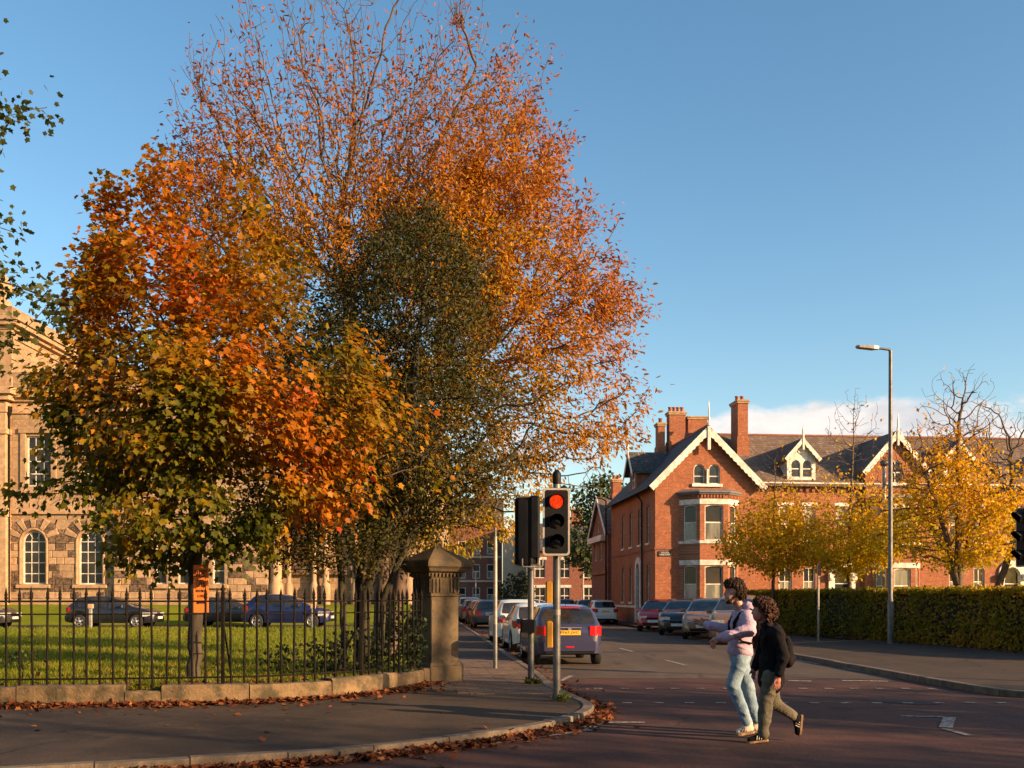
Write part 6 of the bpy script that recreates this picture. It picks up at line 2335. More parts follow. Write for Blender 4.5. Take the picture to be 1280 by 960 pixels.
# extra rear detail on the nearest car
mb = MB().box(-0.32, 0.32, -L / 2 + 0.455, -L / 2 + 0.52, 1.375, 1.40, 0, 0.008)
mb.xform(Matrix.Rotation(0, 4, 'X'))
mb.build('brake_light', MT['tail'], pc)
MB().box(-0.28, 0.28, -L / 2 - 0.020, -L / 2 + 0.02, 0.905, 0.925, 0, 0.004).build('chrome_strip', MT['rim'], pc)
MB().lathe([(0.045, -L / 2 - 0.014), (0.045, -L / 2 + 0.02)], (0, 0, 0), 10, 0, 'y').build('badge', MT['rim'], pc, (0, 0, 0.88))
MB().box(-0.10, 0.10, -L / 2 - 0.056, -L / 2 + 0.02, 0.44, 0.475, 0, 0.006).build('fog_light', MT['tail'], pc)
MB().tube([(0.0, -L / 2 + 0.115, 1.02), (0.10, -L / 2 + 0.21, 1.09), (0.25, -L / 2 + 0.285, 1.14)], 0.012, 5).build('wiper', MT['black'], pc)
MB().tube([(0, -L / 2 + 0.75, 1.44), (0, -L / 2 + 0.62, 1.62)], 0.008, 5).build('aerial', MT['black'], pc)
car('hatch', 'white', 'white hatchback parked directly ahead of the purple grey hatchback', 0.66, 31.2, SH, group=LG)
car('suv', 'white', 'taller white car, second ahead of the purple grey hatchback', 0.10, 36.6, SH, scale=(0.95, 0.98, 0.95), group=LG)
car('estate', 'grey', 'dark grey estate with red tail lights facing away beyond the slim sign post', -1.30, 53.6, SH, group=LG)
car('hatch', 'maroon', 'dark maroon hatchback ahead of the dark grey estate', -1.85, 59.6, SH, group=LG)
car('estate', 'silver', 'silver estate parked ahead of the dark maroon hatchback', -2.50, 65.2, SH, group=LG)
car('suv', 'white', 'white tall car far along the left kerb beyond the silver estate', -3.1, 71.2, SH, group=LG)
car('hatch', 'black', 'black hatchback farthest along the left kerb', -3.75, 77.5, SH, group=LG)
RG = 'cars parked nose out beside the corner house'
car('hatch', 'red', 'bright red hatchback nose out by the corner house', 7.2, 48.8, 197, group=RG, scale=(1, 1, 1.06))
car('suv', 'black', 'black car parked nose out between the red and bronze cars', 7.6, 44.35, 197, scale=(0.97, 0.97, 0.97), group=RG)
car('hatch', 'bronze', 'bronze brown car parked nose out next to the black one', 7.85, 40.0, 197, group=RG, scale=(1.0, 1.0, 1.10))
car('suv', 'bronze', 'tall bronze car half hidden behind the man in the lavender hoodie', 8.05, 35.7, 197, group=RG, scale=(0.96, 0.95, 1.05))
EG = 'cars parked at the far end of the street'
car('hatch', 'white', 'white hatchback facing away below the side windows of the corner house', 5.35, 61.0, SH, group=EG, scale=(0.96, 1, 1))
car('hatch', 'navy', 'dark navy hatchback ahead of the white one on the right side', 4.95, 68.5, SH, group=EG)
car('estate', 'black', 'black estate straight down the street beside the dark navy hatchback', 3.75, 74.5, SH, group=EG)
car('hatch', 'silver', 'silver hatchback far off between the two signal poles', 2.2, 81.0, SH + 90, group=EG)
car('hatch', 'blue', 'blue hatchback far off in front of the rounded shrub', 0.35, 86.0, SH + 90, group=EG)
DG = 'cars parked on the drive before the stone building'
car('hatch', 'black', 'black hatchback seen side on behind the railings on the lawn drive', -18.3, 46.2, 90, 0.22, group=DG, scale=(1, 1.03, 1))
car('hatch', 'blue', 'dark blue hatchback seen side on between the notice and the mossy stems', -10.25, 46.0, 90, 0.22, group=DG, scale=(1, 1.0, 1.06))
car('estate', 'grey', 'dark grey car nose in view at the left edge of the drive', -24.8, 45.6, 90, 0.22, group=DG)
car('estate', 'black', 'black low car in deep shade behind the orange notice', -13.6, 48.6, 90, 0.22, group=DG, scale=(1, 1, 0.95))

# ------------------------------------------------------------------ street furniture
def signal_head(parent, w=0.40, h=0.99, lit=True, both=False):
    """head faces -y, its origin at the bottom centre"""
    mb = MB().box(-w / 2 + 0.055, w / 2 - 0.055, 0.02, 0.20, 0.03, h - 0.03, 0, 0.03)
    mb.build('housing', MT['black'], parent)
    # backing board with a white border
    mb = MB().box(-w / 2 + 0.02, w / 2 - 0.02, 0.0, 0.018, 0.02, h - 0.02)
    bd = mb.build('backing_board', MT['black'], parent)
    r_, t_ = 0.05, 0.028

    def rr(x, z, rad, n=4):
        p = []
        for cx_, cz, a0 in ((x - rad, z - rad, 0), (-x + rad, z - rad, 90), (-x + rad, -z + rad, 180), (x - rad, -z + rad, 270)):
            for k in range(n + 1):
                a = R(a0 + 90 * k / n)
                p.append((cx_ + rad * math.cos(a), cz + rad * math.sin(a)))
        return p
    o_, i_ = rr(w / 2, h / 2, r_), rr(w / 2 - t_, h / 2 - t_, r_ - t_ * 0.6)
    mb = MB()
    k = len(o_)
    for i in range(k):
        j = (i + 1) % k
        P = lambda q, y: (q[0], y, q[1] + h / 2)
        mb.face([P(o_[j], -0.006), P(o_[i], -0.006), P(i_[i], -0.006), P(i_[j], -0.006)][::-1])
        mb.face([P(o_[i], -0.006), P(o_[j], -0.006), P(o_[j], 0.022), P(o_[i], 0.022)][::-1])
        mb.face([P(o_[i], 0.022), P(o_[j], 0.022), P(i_[j], 0.022), P(i_[i], 0.022)][::-1])
        mb.face([P(i_[j], -0.006), P(i_[i], -0.006), P(i_[i], 0.022), P(i_[j], 0.022)][::-1])
    mb.build('white_border', MT['border'], bd)
    for q, z in enumerate((h - 0.20, h / 2, 0.20)):
        ln = MB().lathe([(0.001, -0.045), (0.05, -0.040), (0.085, -0.024), (0.10, -0.008)], (0, 0, z), 18, 0, 'y', cap=False)
        mat = MT['red_on'] if (lit and q == 0) else MT['lens_off']
        ln.build('lens', mat, parent)
        mb = MB()
        nn = 16
        for i in range(nn):
            a0, a1 = R(-35 + 250 * i / nn), R(-35 + 250 * (i + 1) / nn)
            dp = lambda a: -0.03 - 0.17 * max(0.0, min(1.0, (math.sin(a) + 0.62) / 1.3))
            P = lambda a, y, r__: (r__ * math.cos(a), y, z + r__ * math.sin(a))
            mb.face([P(a0, 0, .115), P(a1, 0, .115), P(a1, dp(a1), .112), P(a0, dp(a0), .112)])
            mb.face([P(a1, 0, .109), P(a0, 0, .109), P(a0, dp(a0), .106), P(a1, dp(a1), .106)])
            mb.face([P(a0, dp(a0), .112), P(a1, dp(a1), .112), P(a1, dp(a1), .106), P(a0, dp(a0), .106)])
        mb.build('visor', MT['black'], parent)


MT['red_on'] = M_emit('red_signal_light', (1.0, 0.05, 0.006), 0.62)


def lens_pattern(m):
    nt = m.node_tree
    b = nt.nodes['Principled BSDF']
    tc = nd(nt, 'ShaderNodeTexCoord')
    vo = nd(nt, 'ShaderNodeTexVoronoi', {0: tc.outputs['Object'], 'Scale': 55.0})
    n = nd(nt, 'ShaderNodeTexNoise', {0: tc.outputs['Object'], 'Scale': 14.0, 'Detail': 2.0})
    k = mth(nt, 'MULTIPLY', mth(nt, 'SUBTRACT', 1.15, mth(nt, 'MULTIPLY', vo.outputs[0], 0.9)), mth(nt, 'ADD', 0.25, mth(nt, 'MULTIPLY', n.outputs[0], 1.2)))
    nt.links.new(mth(nt, 'MULTIPLY', k, 0.75), b.inputs['Emission Strength'])


lens_pattern(MT['red_on'])
MT['lens_off'] = M('dark_signal_lens', (0.02, 0.017, 0.015), 0.2)


def head_group(parent, loc, rz, **kw):
    before = set(parent.children)
    signal_head(parent, **kw)
    mt = Matrix.Translation(loc) @ Matrix.Rotation(rz, 4, 'Z')
    for c in set(parent.children) - before:
        c.matrix_local = mt @ c.matrix_local


def pole(parent, r, h, mat='galv', n=12):
    MB().lathe([(r * 1.0, -0.05), (r, h - 0.02), (r * 0.9, h)], n=n).build('pole', MT[mat], parent)


t1 = thing('traffic_light', 'traffic light showing red, white bordered head facing the crossing', 'traffic light', (0.665, 14.85, 0.1))
pole(t1, 0.056, 3.30)
MB().lathe([(0.058, 3.22), (0.064, 3.30), (0.064, 3.38), (0.03, 3.43), (0.001, 3.435)], n=12).build('pole_cap', MT['black'], t1)
head_group(t1, (-0.015, -0.17, 2.155), R(2))
mb = MB().box(-0.05, 0.05, -0.13, 0.0, 2.25, 2.30, 0, 0.01).box(-0.05, 0.05, -0.13, 0.0, 3.0, 3.05, 0, 0.01)
mb.build('bracket', MT['black'], t1)
mb = MB().box(-0.16, -0.055, -0.05, 0.12, 0.80, 1.19, 0, 0.02)
u_ = mb.build('push_button_box', MT['yellow'], t1)
MB().box(-0.15, -0.065, 0.119, 0.128, 0.85, 1.14, 0, 0.004).build('button_panel', MT['black'], u_)
mb = MB().box(-0.165, -0.055, -0.04, 0.14, 1.46, 1.78, 0, 0.02)
MB().box(-0.15, -0.07, 0.139, 0.147, 1.50, 1.74, 0, 0.004).build('indicator_panel', MT['black'], mb.build('pedestrian_indicator', MT['yellow'], t1))
MB().lathe([(0.0575, 1.28), (0.0575, 1.36)], n=12).build('sticker', MT['galv_light'], t1)
# a second, higher head behind, turned away to the right
mb = MB().box(0.06, 0.17, 0.05, 0.25, 2.55, 3.22, 0, 0.04)
mb.build('side_head', MT['black'], t1)

t2 = thing('traffic_light', 'traffic light seen from behind, its black head turned to the side street', 'traffic light', (0.335, 17.75, 0.1))
pole(t2, 0.056, 3.0)
head_group(t2, (-0.06, 0.12, 2.10), R(180 - 22), h=1.24, w=0.46, lit=False)
mb = MB().box(-0.26, -0.03, -0.10, 0.10, 2.12, 3.30, 0, 0.04)
mb.build('rear_casing', MT['black'], t2)
mb = MB().box(-0.03, 0.16, -0.13, 0.06, 2.24, 3.34, 0, 0.04)
mb.build('rear_casing', MT['black'], t2)
mb = MB()
mb.tube([(-0.155, -0.135, 2.22), (-0.155, -0.135, 2.11), (-0.13, -0.135, 2.075), (0.18, -0.135, 2.075), (0.205, -0.135, 2.11), (0.205, -0.135, 2.22)], 0.014, 6)
mb.build('white_border', MT['border'], t2)
MB().box(-0.19, 0.09, -0.14, 0.10, 0.92, 1.15, 0, 0.03).build('push_button_box', MT['black'], t2)

t3 = thing('traffic_light', 'black traffic light turned sideways, cut off by the right edge', 'traffic light', (9.53, 18.45, 0.1))
pole(t3, 0.056, 3.5)
head_group(t3, (-0.10, 0.0, 2.10), R(-80), h=1.1, lit=False)
MB().lathe([(0.058, 3.42), (0.075, 3.50), (0.075, 3.60), (0.03, 3.66), (0.001, 3.665)], n=12).build('pole_cap', MT['black'], t3)

sp_ = thing('sign_post', 'slim pale grey sign post on the left pavement', 'post', (-0.36, 21.6, 0.1))
pole(sp_, 0.042, 2.85, 'galv_light', 10)
MB().lathe([(0.03, 2.85), (0.022, 2.98), (0.03, 3.02), (0.001, 3.06)], n=8).build('pole_cap', MT['galv'], sp_)
MB().lathe([(0.046, 0.0), (0.046, 0.02), (0.0465, 0.95), (0.044, 0.96)], n=10).build('sleeve', MT['galv'], sp_)

lp_ = thing('street_lamp', 'tall grey street lamp in front of the hedge, arm pointing left', 'street lamp', (12.45, 32.9, 0.1))
MB().lathe([(0.10, -0.05), (0.10, 1.4), (0.075, 1.55), (0.07, 6.0), (0.058, 9.65)], n=12).build('pole', MT['galv'], lp_)
MB().tube([(0, 0, 9.62), (-0.06, -0.01, 9.68), (-0.5, -0.05, 9.72)], [0.05, 0.045, 0.035], 8).build('arm', MT['galv'], lp_)
mb = MB().loft([[(-0.42, -0.13, 9.68), (-0.42, 0.03, 9.68), (-0.42, 0.03, 9.77), (-0.42, -0.13, 9.77)], [(-0.6, -0.19, 9.67), (-0.6, 0.08, 9.67), (-0.6, 0.08, 9.78), (-0.6, -0.19, 9.78)], [(-1.08, -0.2, 9.72), (-1.08, 0.07, 9.72), (-1.08, 0.07, 9.79), (-1.08, -0.2, 9.79)], [(-1.16, -0.14, 9.75), (-1.16, 0.0, 9.75), (-1.16, 0.0, 9.79), (-1.16, -0.14, 9.79)]])
mb.build('lantern', MT['galv_light'], lp_)
MB().box(-0.055, 0.055, -0.108, -0.09, 0.5, 1.15, 0, 0.004).build('access_door', MT['galv'], lp_)

lp2 = thing('lamp_post', 'shorter pale post rising behind the hedge just left of the tall street lamp', 'post', (16.6, 44.6, 0.1))
pole(lp2, 0.085, 7.35, 'galv_light')
MB().lathe([(0.085, 7.35), (0.17, 7.42), (0.19, 7.58), (0.05, 7.66)], n=10).build('lamp_head', MT['galv'], lp2)

ps = thing('sign_post', 'thin post with a small parking plate before the far hedge', 'post', (11.15, 36.4, 0.1), R(60))
pole(ps, 0.038, 2.75, 'galv_light', 8)
MB().box(-0.20, 0.20, -0.06, -0.04, 2.32, 2.74, 0, 0.01).build('sign_plate', MT['iron'], ps)

for lb, x, y in (('pale square marker post on the lawn before the black hatchback', -18.2, 43.2), ('pale square marker post on the lawn before the blue hatchback', -8.55, 43.0)):
    mp = thing('marker_post', lb, 'post', (x, y, 0.3), 0, 'marker posts on the lawn')
    MB().box(-0.06, 0.06, -0.06, 0.06, -0.1, 0.85, 0, 0.01).build('shaft', MT['galv_light'], mp)
    MB().box(-0.11, 0.11, -0.08, 0.08, 0.85, 1.04, 0, 0.02).build('head', MT['stone'], mp)

# far lamp by the side wall of the corner house, and pale poles at the street end
fl = thing('street_lamp', 'thin dark street lamp against the side wall of the corner house', 'street lamp', (6.2, 66.0, 0.09))
MB().lathe([(0.09, -0.05), (0.09, 1.3), (0.06, 1.4), (0.045, 7.9)], n=8).build('pole', MT['iron'], fl)
MB().tube([(0, 0, 7.88), (-0.3, 0, 8.05), (-0.9, 0, 8.1)], 0.035, 6).build('arm', MT['iron'], fl)
MB().box(-1.35, -0.8, -0.12, 0.12, 8.06, 8.16, 0, 0.03).build('lantern', MT['galv'], fl)
for lb, x, y, h in (('thin pale post before the dark brick terrace at the street end', -3.6, 99.0, 4.2), ('thin pale post in front of the red brick house at the street end', 6.9, 97.0, 4.6)):
    q = thing('lamp_post', lb, 'post', (x, y, 0), 0, 'thin posts at the street end')
    pole(q, 0.06, h, 'galv_light', 6)

# ------------------------------------------------------------------ notice on the maple trunk
nt_ = thing('notice', 'orange BAKERY OPEN notice fixed beside the maple trunk', 'sign', (-4.98, 16.02, 1.40), R(6))
MB().box(-0.118, 0.118, -0.006, 0.006, 0.0, 0.76, 0, 0.002).build('board', MT['orange'], nt_)
for body, w, h, z in (('BAKERY', 0.195, 0.115, 0.625), ('OPEN', 0.135, 0.125, 0.465), ('FRESH BREAD', 0.165, 0.042, 0.345), ('& COFFEE', 0.11, 0.045, 0.262)):
    lettering(body, w, h, MT['ink'], nt_, Matrix.Translation((0, -0.0065, z)) @ RX)
mb = MB().box(-0.045, 0.07, -0.009, -0.0062, 0.14, 0.165)
mb.face([(-0.085, -0.009, 0.1525), (-0.04, -0.009, 0.125), (-0.04, -0.009, 0.18)])
mb.build('arrow', MT['ink'], nt_)

# ------------------------------------------------------------------ people: smooth bodies and clothes grown from distance fields
def surf_nets(f, lo, res):
    s = f < 0
    n0, n1, n2 = f.shape
    c = np.zeros((n0 - 1, n1 - 1, n2 - 1), np.int8)
    for i in (0, 1):
        for j in (0, 1):
            for k in (0, 1):
                c += s[i:n0 - 1 + i, j:n1 - 1 + j, k:n2 - 1 + k]
    act = (c > 0) & (c < 8)
    ai = np.argwhere(act)
    ids = np.full(act.shape, -1, np.int64)
    ids[act] = np.arange(len(ai))
    acc = np.zeros((len(ai), 3))
    cnt = np.zeros(len(ai))
    corners = [(i, j, k) for i in (0, 1) for j in (0, 1) for k in (0, 1)]
    for a in corners:
        for b in corners:
            if sum(abs(x - y) for x, y in zip(a, b)) == 1 and a < b:
                fa = f[ai[:, 0] + a[0], ai[:, 1] + a[1], ai[:, 2] + a[2]]
                fb = f[ai[:, 0] + b[0], ai[:, 1] + b[1], ai[:, 2] + b[2]]
                m = (fa < 0) != (fb < 0)
                t = np.where(m, fa / np.where(m, fa - fb, 1), 0)
                acc += m[:, None] * (np.array(a)[None] + t[:, None] * (np.array(b) - np.array(a))[None])
                cnt += m
    v = (ai + acc / cnt[:, None]) * res + np.array(lo)
    quads = []
    for ax in range(3):
        a1, a2 = (ax + 1) % 3, (ax + 2) % 3
        sl0 = [slice(None)] * 3
        sl1 = [slice(None)] * 3
        sl0[ax], sl1[ax] = slice(0, -1), slice(1, None)
        d = s[tuple(sl0)] != s[tuple(sl1)]
        e = np.argwhere(d)
        e = e[(e[:, a1] > 0) & (e[:, a2] > 0) & (e[:, a1] < f.shape[a1] - 1) & (e[:, a2] < f.shape[a2] - 1)]
        u, w = np.zeros(3, int), np.zeros(3, int)
        u[a1], w[a2] = 1, 1
        g = lambda q: ids[q[:, 0], q[:, 1], q[:, 2]]
        q = np.stack([g(e - u - w), g(e - w), g(e), g(e - u)], 1)
        inside = s[e[:, 0], e[:, 1], e[:, 2]]
        q[~inside] = q[~inside][:, ::-1]
        quads.append(q)
    return v, np.vstack(quads)


_LAT = np.random.default_rng(3).uniform(-1, 1, (32, 32, 32)).astype(np.float32)


def vn(x, y, z, f):
    """value noise in [-1, 1] on broadcastable coordinates"""
    x, y, z = np.broadcast_arrays(x * f, y * f, z * f)
    x, y, z = x + 77.3, y + 51.7, z + 33.1
    i, j, k = np.floor(x).astype(int), np.floor(y).astype(int), np.floor(z).astype(int)
    u, v, w = x - i, y - j, z - k
    u, v, w = (t * t * (3 - 2 * t) for t in (u, v, w))
    g = lambda a, b, c: _LAT[(i + a) % 32, (j + b) % 32, (k + c) % 32]
    l = lambda a, b, t: a + (b - a) * t
    return l(l(l(g(0, 0, 0), g(1, 0, 0), u), l(g(0, 1, 0), g(1, 1, 0), u), v), l(l(g(0, 0, 1), g(1, 0, 1), u), l(g(0, 1, 1), g(1, 1, 1), u), v), w)


def creases(x, y, z, f, tilt=0.5):
    """cloth folds: sharp ridges running mostly across, warped"""
    wx = 0.35 * vn(x, y, z, f * 0.45)
    n = vn(x * 0.55 + wx * 0.15, y * 0.55, z + x * tilt + wx * 0.12, f)
    return (np.abs(n) - 0.35)


def sdf(name, prims, res, mat, parent=None, fold=None, clips=(), cuts=()):
    """prims: ('c', a, b, ra, rb, k) round cone; ('e', c, (rx, ry, rz), k) ellipsoid, optional turn about y"""
    los, his = [], []
    for p in prims:
        if p[0] == 'c':
            r_ = max(p[3], p[4])
            los.append(np.minimum(p[1], p[2]) - r_)
            his.append(np.maximum(p[1], p[2]) + r_)
        else:
            r_ = max(p[2])
            los.append(np.array(p[1]) - r_)
            his.append(np.array(p[1]) + r_)
    lo = np.min(los, 0) - 0.035
    hi = np.max(his, 0) + 0.035
    n = np.ceil((hi - lo) / res).astype(int) + 1
    f = np.full(n, 0.5, np.float32)
    ax = [lo[i] + np.arange(n[i]) * res for i in range(3)]
    for p, l, h in zip(prims, los, his):
        k = p[-1]
        m = 0.03 + k
        i0 = np.maximum(0, np.floor((l - m - lo) / res).astype(int))
        i1 = np.minimum(n, np.ceil((h + m - lo) / res).astype(int) + 1)
        X, Y, Z = np.meshgrid(*[ax[i][i0[i]:i1[i]] for i in range(3)], indexing='ij')
        if p[0] == 'c':
            a, b = np.array(p[1], float), np.array(p[2], float)
            d = b - a
            L2 = max(1e-9, d @ d)
            t = np.clip(((X - a[0]) * d[0] + (Y - a[1]) * d[1] + (Z - a[2]) * d[2]) / L2, 0, 1)
            g = np.sqrt((X - a[0] - t * d[0]) ** 2 + (Y - a[1] - t * d[1]) ** 2 + (Z - a[2] - t * d[2]) ** 2) - (p[3] + (p[4] - p[3]) * t)
        else:
            c, r_ = p[1], p[2]
            dx, dy, dz = X - c[0], Y - c[1], Z - c[2]
            if len(p) > 4:
                ca, sa = math.cos(p[3]), math.sin(p[3])
                dx, dz = dx * ca + dz * sa, -dx * sa + dz * ca
            q = np.sqrt((dx / r_[0]) ** 2 + (dy / r_[1]) ** 2 + (dz / r_[2]) ** 2)
            q2 = np.sqrt((dx / r_[0] ** 2) ** 2 + (dy / r_[1] ** 2) ** 2 + (dz / r_[2] ** 2) ** 2)
            g = q * (q - 1) / np.maximum(q2, 1e-6)
            g = np.where(q < 0.05, -min(r_), g)
        sl = tuple(slice(i0[i], i1[i]) for i in range(3))
        o = f[sl]
        if k > 0:
            hh = np.clip(0.5 + 0.5 * (g - o) / k, 0, 1)
            f[sl] = g * (1 - hh) + o * hh - k * hh * (1 - hh)
        else:
            f[sl] = np.minimum(o, g)
    X, Y, Z = np.meshgrid(*ax, indexing='ij', sparse=True)
    if fold is not None:
        f = f + fold(X, Y, Z).astype(np.float32)
    for (pt, nn) in clips:
        pl_ = (X - pt[0]) * nn[0] + (Y - pt[1]) * nn[1] + (Z - pt[2]) * nn[2]
        f = np.maximum(f, pl_.astype(np.float32))
    for (c, r_) in cuts:
        q_ = np.sqrt(((X - c[0]) / r_[0]) ** 2 + ((Y - c[1]) / r_[1]) ** 2 + ((Z - c[2]) / r_[2]) ** 2)
        f = np.maximum(f, ((1 - q_) * min(r_)).astype(np.float32))
    v, q = surf_nets(f, lo, res)
    me = np_mesh(name, v, np.full(len(q), 4), q.reshape(-1), mat, smooth=True)
    o = bpy.data.objects.new(name, me)
    link(o, parent)
    return o


def finger(base, d1, d2, L, r=0.0085):
    b = np.array(base, float)
    d1, d2 = unit(np.array(d1, float)), unit(np.array(d2, float))
    a = b + d1 * L * 0.45
    c = a + unit(d1 * 0.5 + d2 * 0.5) * L * 0.32
    e = c + d2 * L * 0.26
    return [('c', b, a, r, r * 0.97, 0.004), ('c', a, c, r * 0.97, r * 0.9, 0.004), ('c', c, e, r * 0.9, r * 0.75, 0.004)]


def sole_mesh(name, heel, toe, side, w, th, mat, parent):
    """shoe sole: outline between heel and toe, th thick below the line"""
    h, t = np.array(heel, float), np.array(toe, float)
    ax = unit(t - h)
    sd_ = np.array(side, float)
    up = np.cross(sd_, ax)
    if up[2] < 0 and abs(ax[2]) < 0.8:
        up = -up
    L = np.linalg.norm(t - h)
    out = []
    prof = [(0.0, 0.0), (0.02, .55), (0.10, .80), (0.3, .82), (0.5, .80), (0.72, 1.0), (0.88, .85), (0.97, .5), (1.0, 0.0)]
    for s_, ww in prof:
        out.append(h + ax * L * s_ + sd_ * w / 2 * ww)
    for s_, ww in prof[-2:0:-1]:
        out.append(h + ax * L * s_ - sd_ * w / 2 * ww)
    mb = MB()
    lo_ = [tuple(p - up * th) for p in out]
    hi_ = [tuple(p) for p in out]
    mb.loft([lo_[::-1], hi_[::-1]])
    return mb.build(name, mat, parent)


def make_people():
    # ---- man in the lavender hoodie, walking to the left
    def P(px, py, dy=0.0):
        return np.array([(px - 640) / 104.2, 12.0 + dy, (920 - py) / 104.2])
    head = [('e', P(917.5, 741), (0.095, 0.076, 0.105), 0.0), ('e', P(912.5, 748.5), (0.062, 0.060, 0.070), 0.02), ('e', P(911, 754), (0.040, 0.045, 0.032), 0.025),
            ('c', P(907.6, 740.5), P(905.9, 745.2), 0.009, 0.014, 0.012), ('e', P(908.6, 750.0), (0.014, 0.024, 0.008), 0.008),
            ('e', P(909.5, 738.5, 0), (0.02, 0.055, 0.012), 0.02),
            ('e', P(921.5, 742, -0.078), (0.017, 0.012, 0.030), 0.006), ('e', P(921.5, 742, 0.078), (0.017, 0.012, 0.030), 0.006),
            ('e', P(908.9, 741.3, -0.032), (0.012, 0.013, 0.008), 0.006), ('e', P(908.9, 741.3, 0.032), (0.012, 0.013, 0.008), 0.006)]
    neck = [('c', P(921, 752), P(928, 770), 0.052, 0.060, 0.03)]
    trunk_ = [('e', P(928, 785), (0.10, 0.155, 0.17), 0.05), ('e', P(926, 808), (0.10, 0.14, 0.16), 0.06), ('e', P(926, 822), (0.10, 0.145, 0.11), 0.06), ('c', P(930, 773, -0.16), P(928, 773, 0.16), 0.06, 0.06, 0.05)]
    shn, eln, wrn = P(931, 774, -0.175), P(930, 789, -0.285), P(893, 798, -0.30)
    shf, elf, wrf = P(926, 774, 0.175), P(917, 790, 0.25), P(889, 783.5, 0.27)
    arms = [('c', shn, eln, 0.046, 0.038, 0.02), ('c', eln, wrn, 0.038, 0.026, 0.02), ('c', shf, elf, 0.046, 0.038, 0.02), ('c', elf, wrf, 0.038, 0.026, 0.02)]
    legs = [('c', P(923, 826, -0.09), P(914, 858, -0.09), 0.078, 0.052, 0.03), ('c', P(914, 858, -0.09), P(932, 904, -0.09), 0.052, 0.038, 0.02), ('c', P(928, 826, 0.09), P(938, 862, 0.09), 0.078, 0.052, 0.03), ('c', P(938, 862, 0.09), P(948, 906, 0.09), 0.052, 0.038, 0.02),
            ('c', P(935, 911, -0.09), P(922, 915.5, -0.09), 0.034, 0.026, 0.02), ('c', P(950, 912, 0.09), P(938, 915.5, 0.09), 0.034, 0.026, 0.02)]
    # far hand open, reaching forward; near hand curled
    hand = [('e', P(883.5, 781.5, 0.27), (0.052, 0.020, 0.043), 0.02)]
    for k, (dz, L_) in enumerate(((-1.9, 0.078), (-0.6, 0.088), (0.8, 0.083), (2.1, 0.066))):
        hand += finger(P(879.5, 780.5 + dz * 1.35, 0.268 + 0.004 * k), (-1, 0.02, 0.30 - 0.12 * k), (-0.9, 0.10, -0.12 - 0.1 * k), L_)
    hand += finger(P(886, 778.5, 0.255), (-0.7, -0.35, 0.65), (-0.95, -0.15, 0.3), 0.066, 0.010)
    hand += [('e', P(887.5, 801, -0.30), (0.045, 0.021, 0.042), 0.02)]
    for k, (dx, L_) in enumerate(((-3.6, 0.07), (-1.7, 0.08), (0.2, 0.078), (2.1, 0.06))):
        hand += finger(P(886.3 + dx * 0.9, 803.6 + 0.3 * k, -0.30), (-0.35, 0.0, -0.9), (0.55, 0.25, -0.5), L_)
    hand += finger(P(885, 800, -0.315), (-0.8, -0.2, -0.3), (-0.3, 0.2, -0.9), 0.06, 0.010)
    man = sdf('person', head + neck + trunk_ + arms + legs + hand, 0.0058, MT['skin'])
    tag(man, 'man with dark curly hair in a lavender hoodie and pale jeans, arm reaching forward', 'person', 'people crossing the road')
    fold = lambda X, Y, Z: 0.018 * creases(X, Y, Z, 11, 0.6) + 0.008 * creases(X, Y, Z, 24, -0.5)
    hood = [('e', P(927.5, 785), (0.135, 0.185, 0.185), 0.05), ('e', P(925, 806), (0.142, 0.175, 0.17), 0.06), ('e', P(925.5, 817), (0.148, 0.18, 0.09), 0.05), ('c', P(930, 773, -0.155), P(928, 773, 0.155), 0.082, 0.082, 0.05),
            ('e', P(934.0, 761.5), (0.078, 0.115, 0.072), 0.03), ('c', P(925, 766, -0.075), P(921, 770, 0.0), 0.030, 0.028, 0.03), ('c', P(925, 766, 0.075), P(921, 770, 0.0), 0.030, 0.028, 0.03),
            ('c', shn, eln, 0.080, 0.074, 0.03), ('c', eln, P(899, 797, -0.30), 0.074, 0.058, 0.03), ('c', P(899, 797, -0.30), P(893, 798, -0.30), 0.060, 0.046, 0.015),
            ('c', shf, elf, 0.080, 0.070, 0.03), ('c', elf, P(893, 785, 0.265), 0.070, 0.054, 0.03), ('c', P(893, 785, 0.265), P(888.5, 783.6, 0.27), 0.056, 0.045, 0.015)]
    sdf('hoodie', hood, 0.0075, MT['lavender'], man, fold, clips=[((P(926, 824)), (0.0, 0, -1.0))])
    jf = lambda X, Y, Z: (0.016 * creases(X, Y, Z, 13, 0.5) + 0.007 * creases(X, Y, Z, 27, -0.6)) * np.clip(1.3 - Z, 0.35, 1)
    jeans = [('e', P(925.5, 822), (0.130, 0.165, 0.13), 0.05), ('c', P(923, 828, -0.088), P(914, 858, -0.09), 0.100, 0.076, 0.04), ('c', P(914, 858, -0.09), P(931.5, 902, -0.09), 0.076, 0.066, 0.03), ('c', P(928, 828, 0.088), P(937, 862, 0.09), 0.100, 0.076, 0.04), ('c', P(937, 862, 0.09), P(947, 902, 0.09), 0.076, 0.066, 0.03)]
    sdf('jeans', jeans, 0.0075, MT['denim'], man, jf, clips=[(P(928, 810), (0, 0, 1.0))])
    hf = lambda X, Y, Z: 0.026 * (np.abs(vn(X, Y, Z, 38)) - 0.3) + 0.022 * (np.abs(vn(X, Y, Z, 75)) - 0.3) + 0.012 * vn(X, Y, Z, 150)
    hair = [('e', P(919.5, 733.6), (0.106, 0.094, 0.088), 0.03), ('e', P(925.0, 741), (0.075, 0.088, 0.092), 0.03), ('e', P(911.0, 732.0), (0.052, 0.076, 0.058), 0.03), ('e', P(927, 748.5), (0.056, 0.078, 0.066), 0.03), ('c', P(922, 738, -0.07), P(920.5, 746, -0.074), 0.025, 0.014, 0.02), ('c', P(922, 738, 0.07), P(920.5, 746, 0.074), 0.025, 0.014, 0.02)]
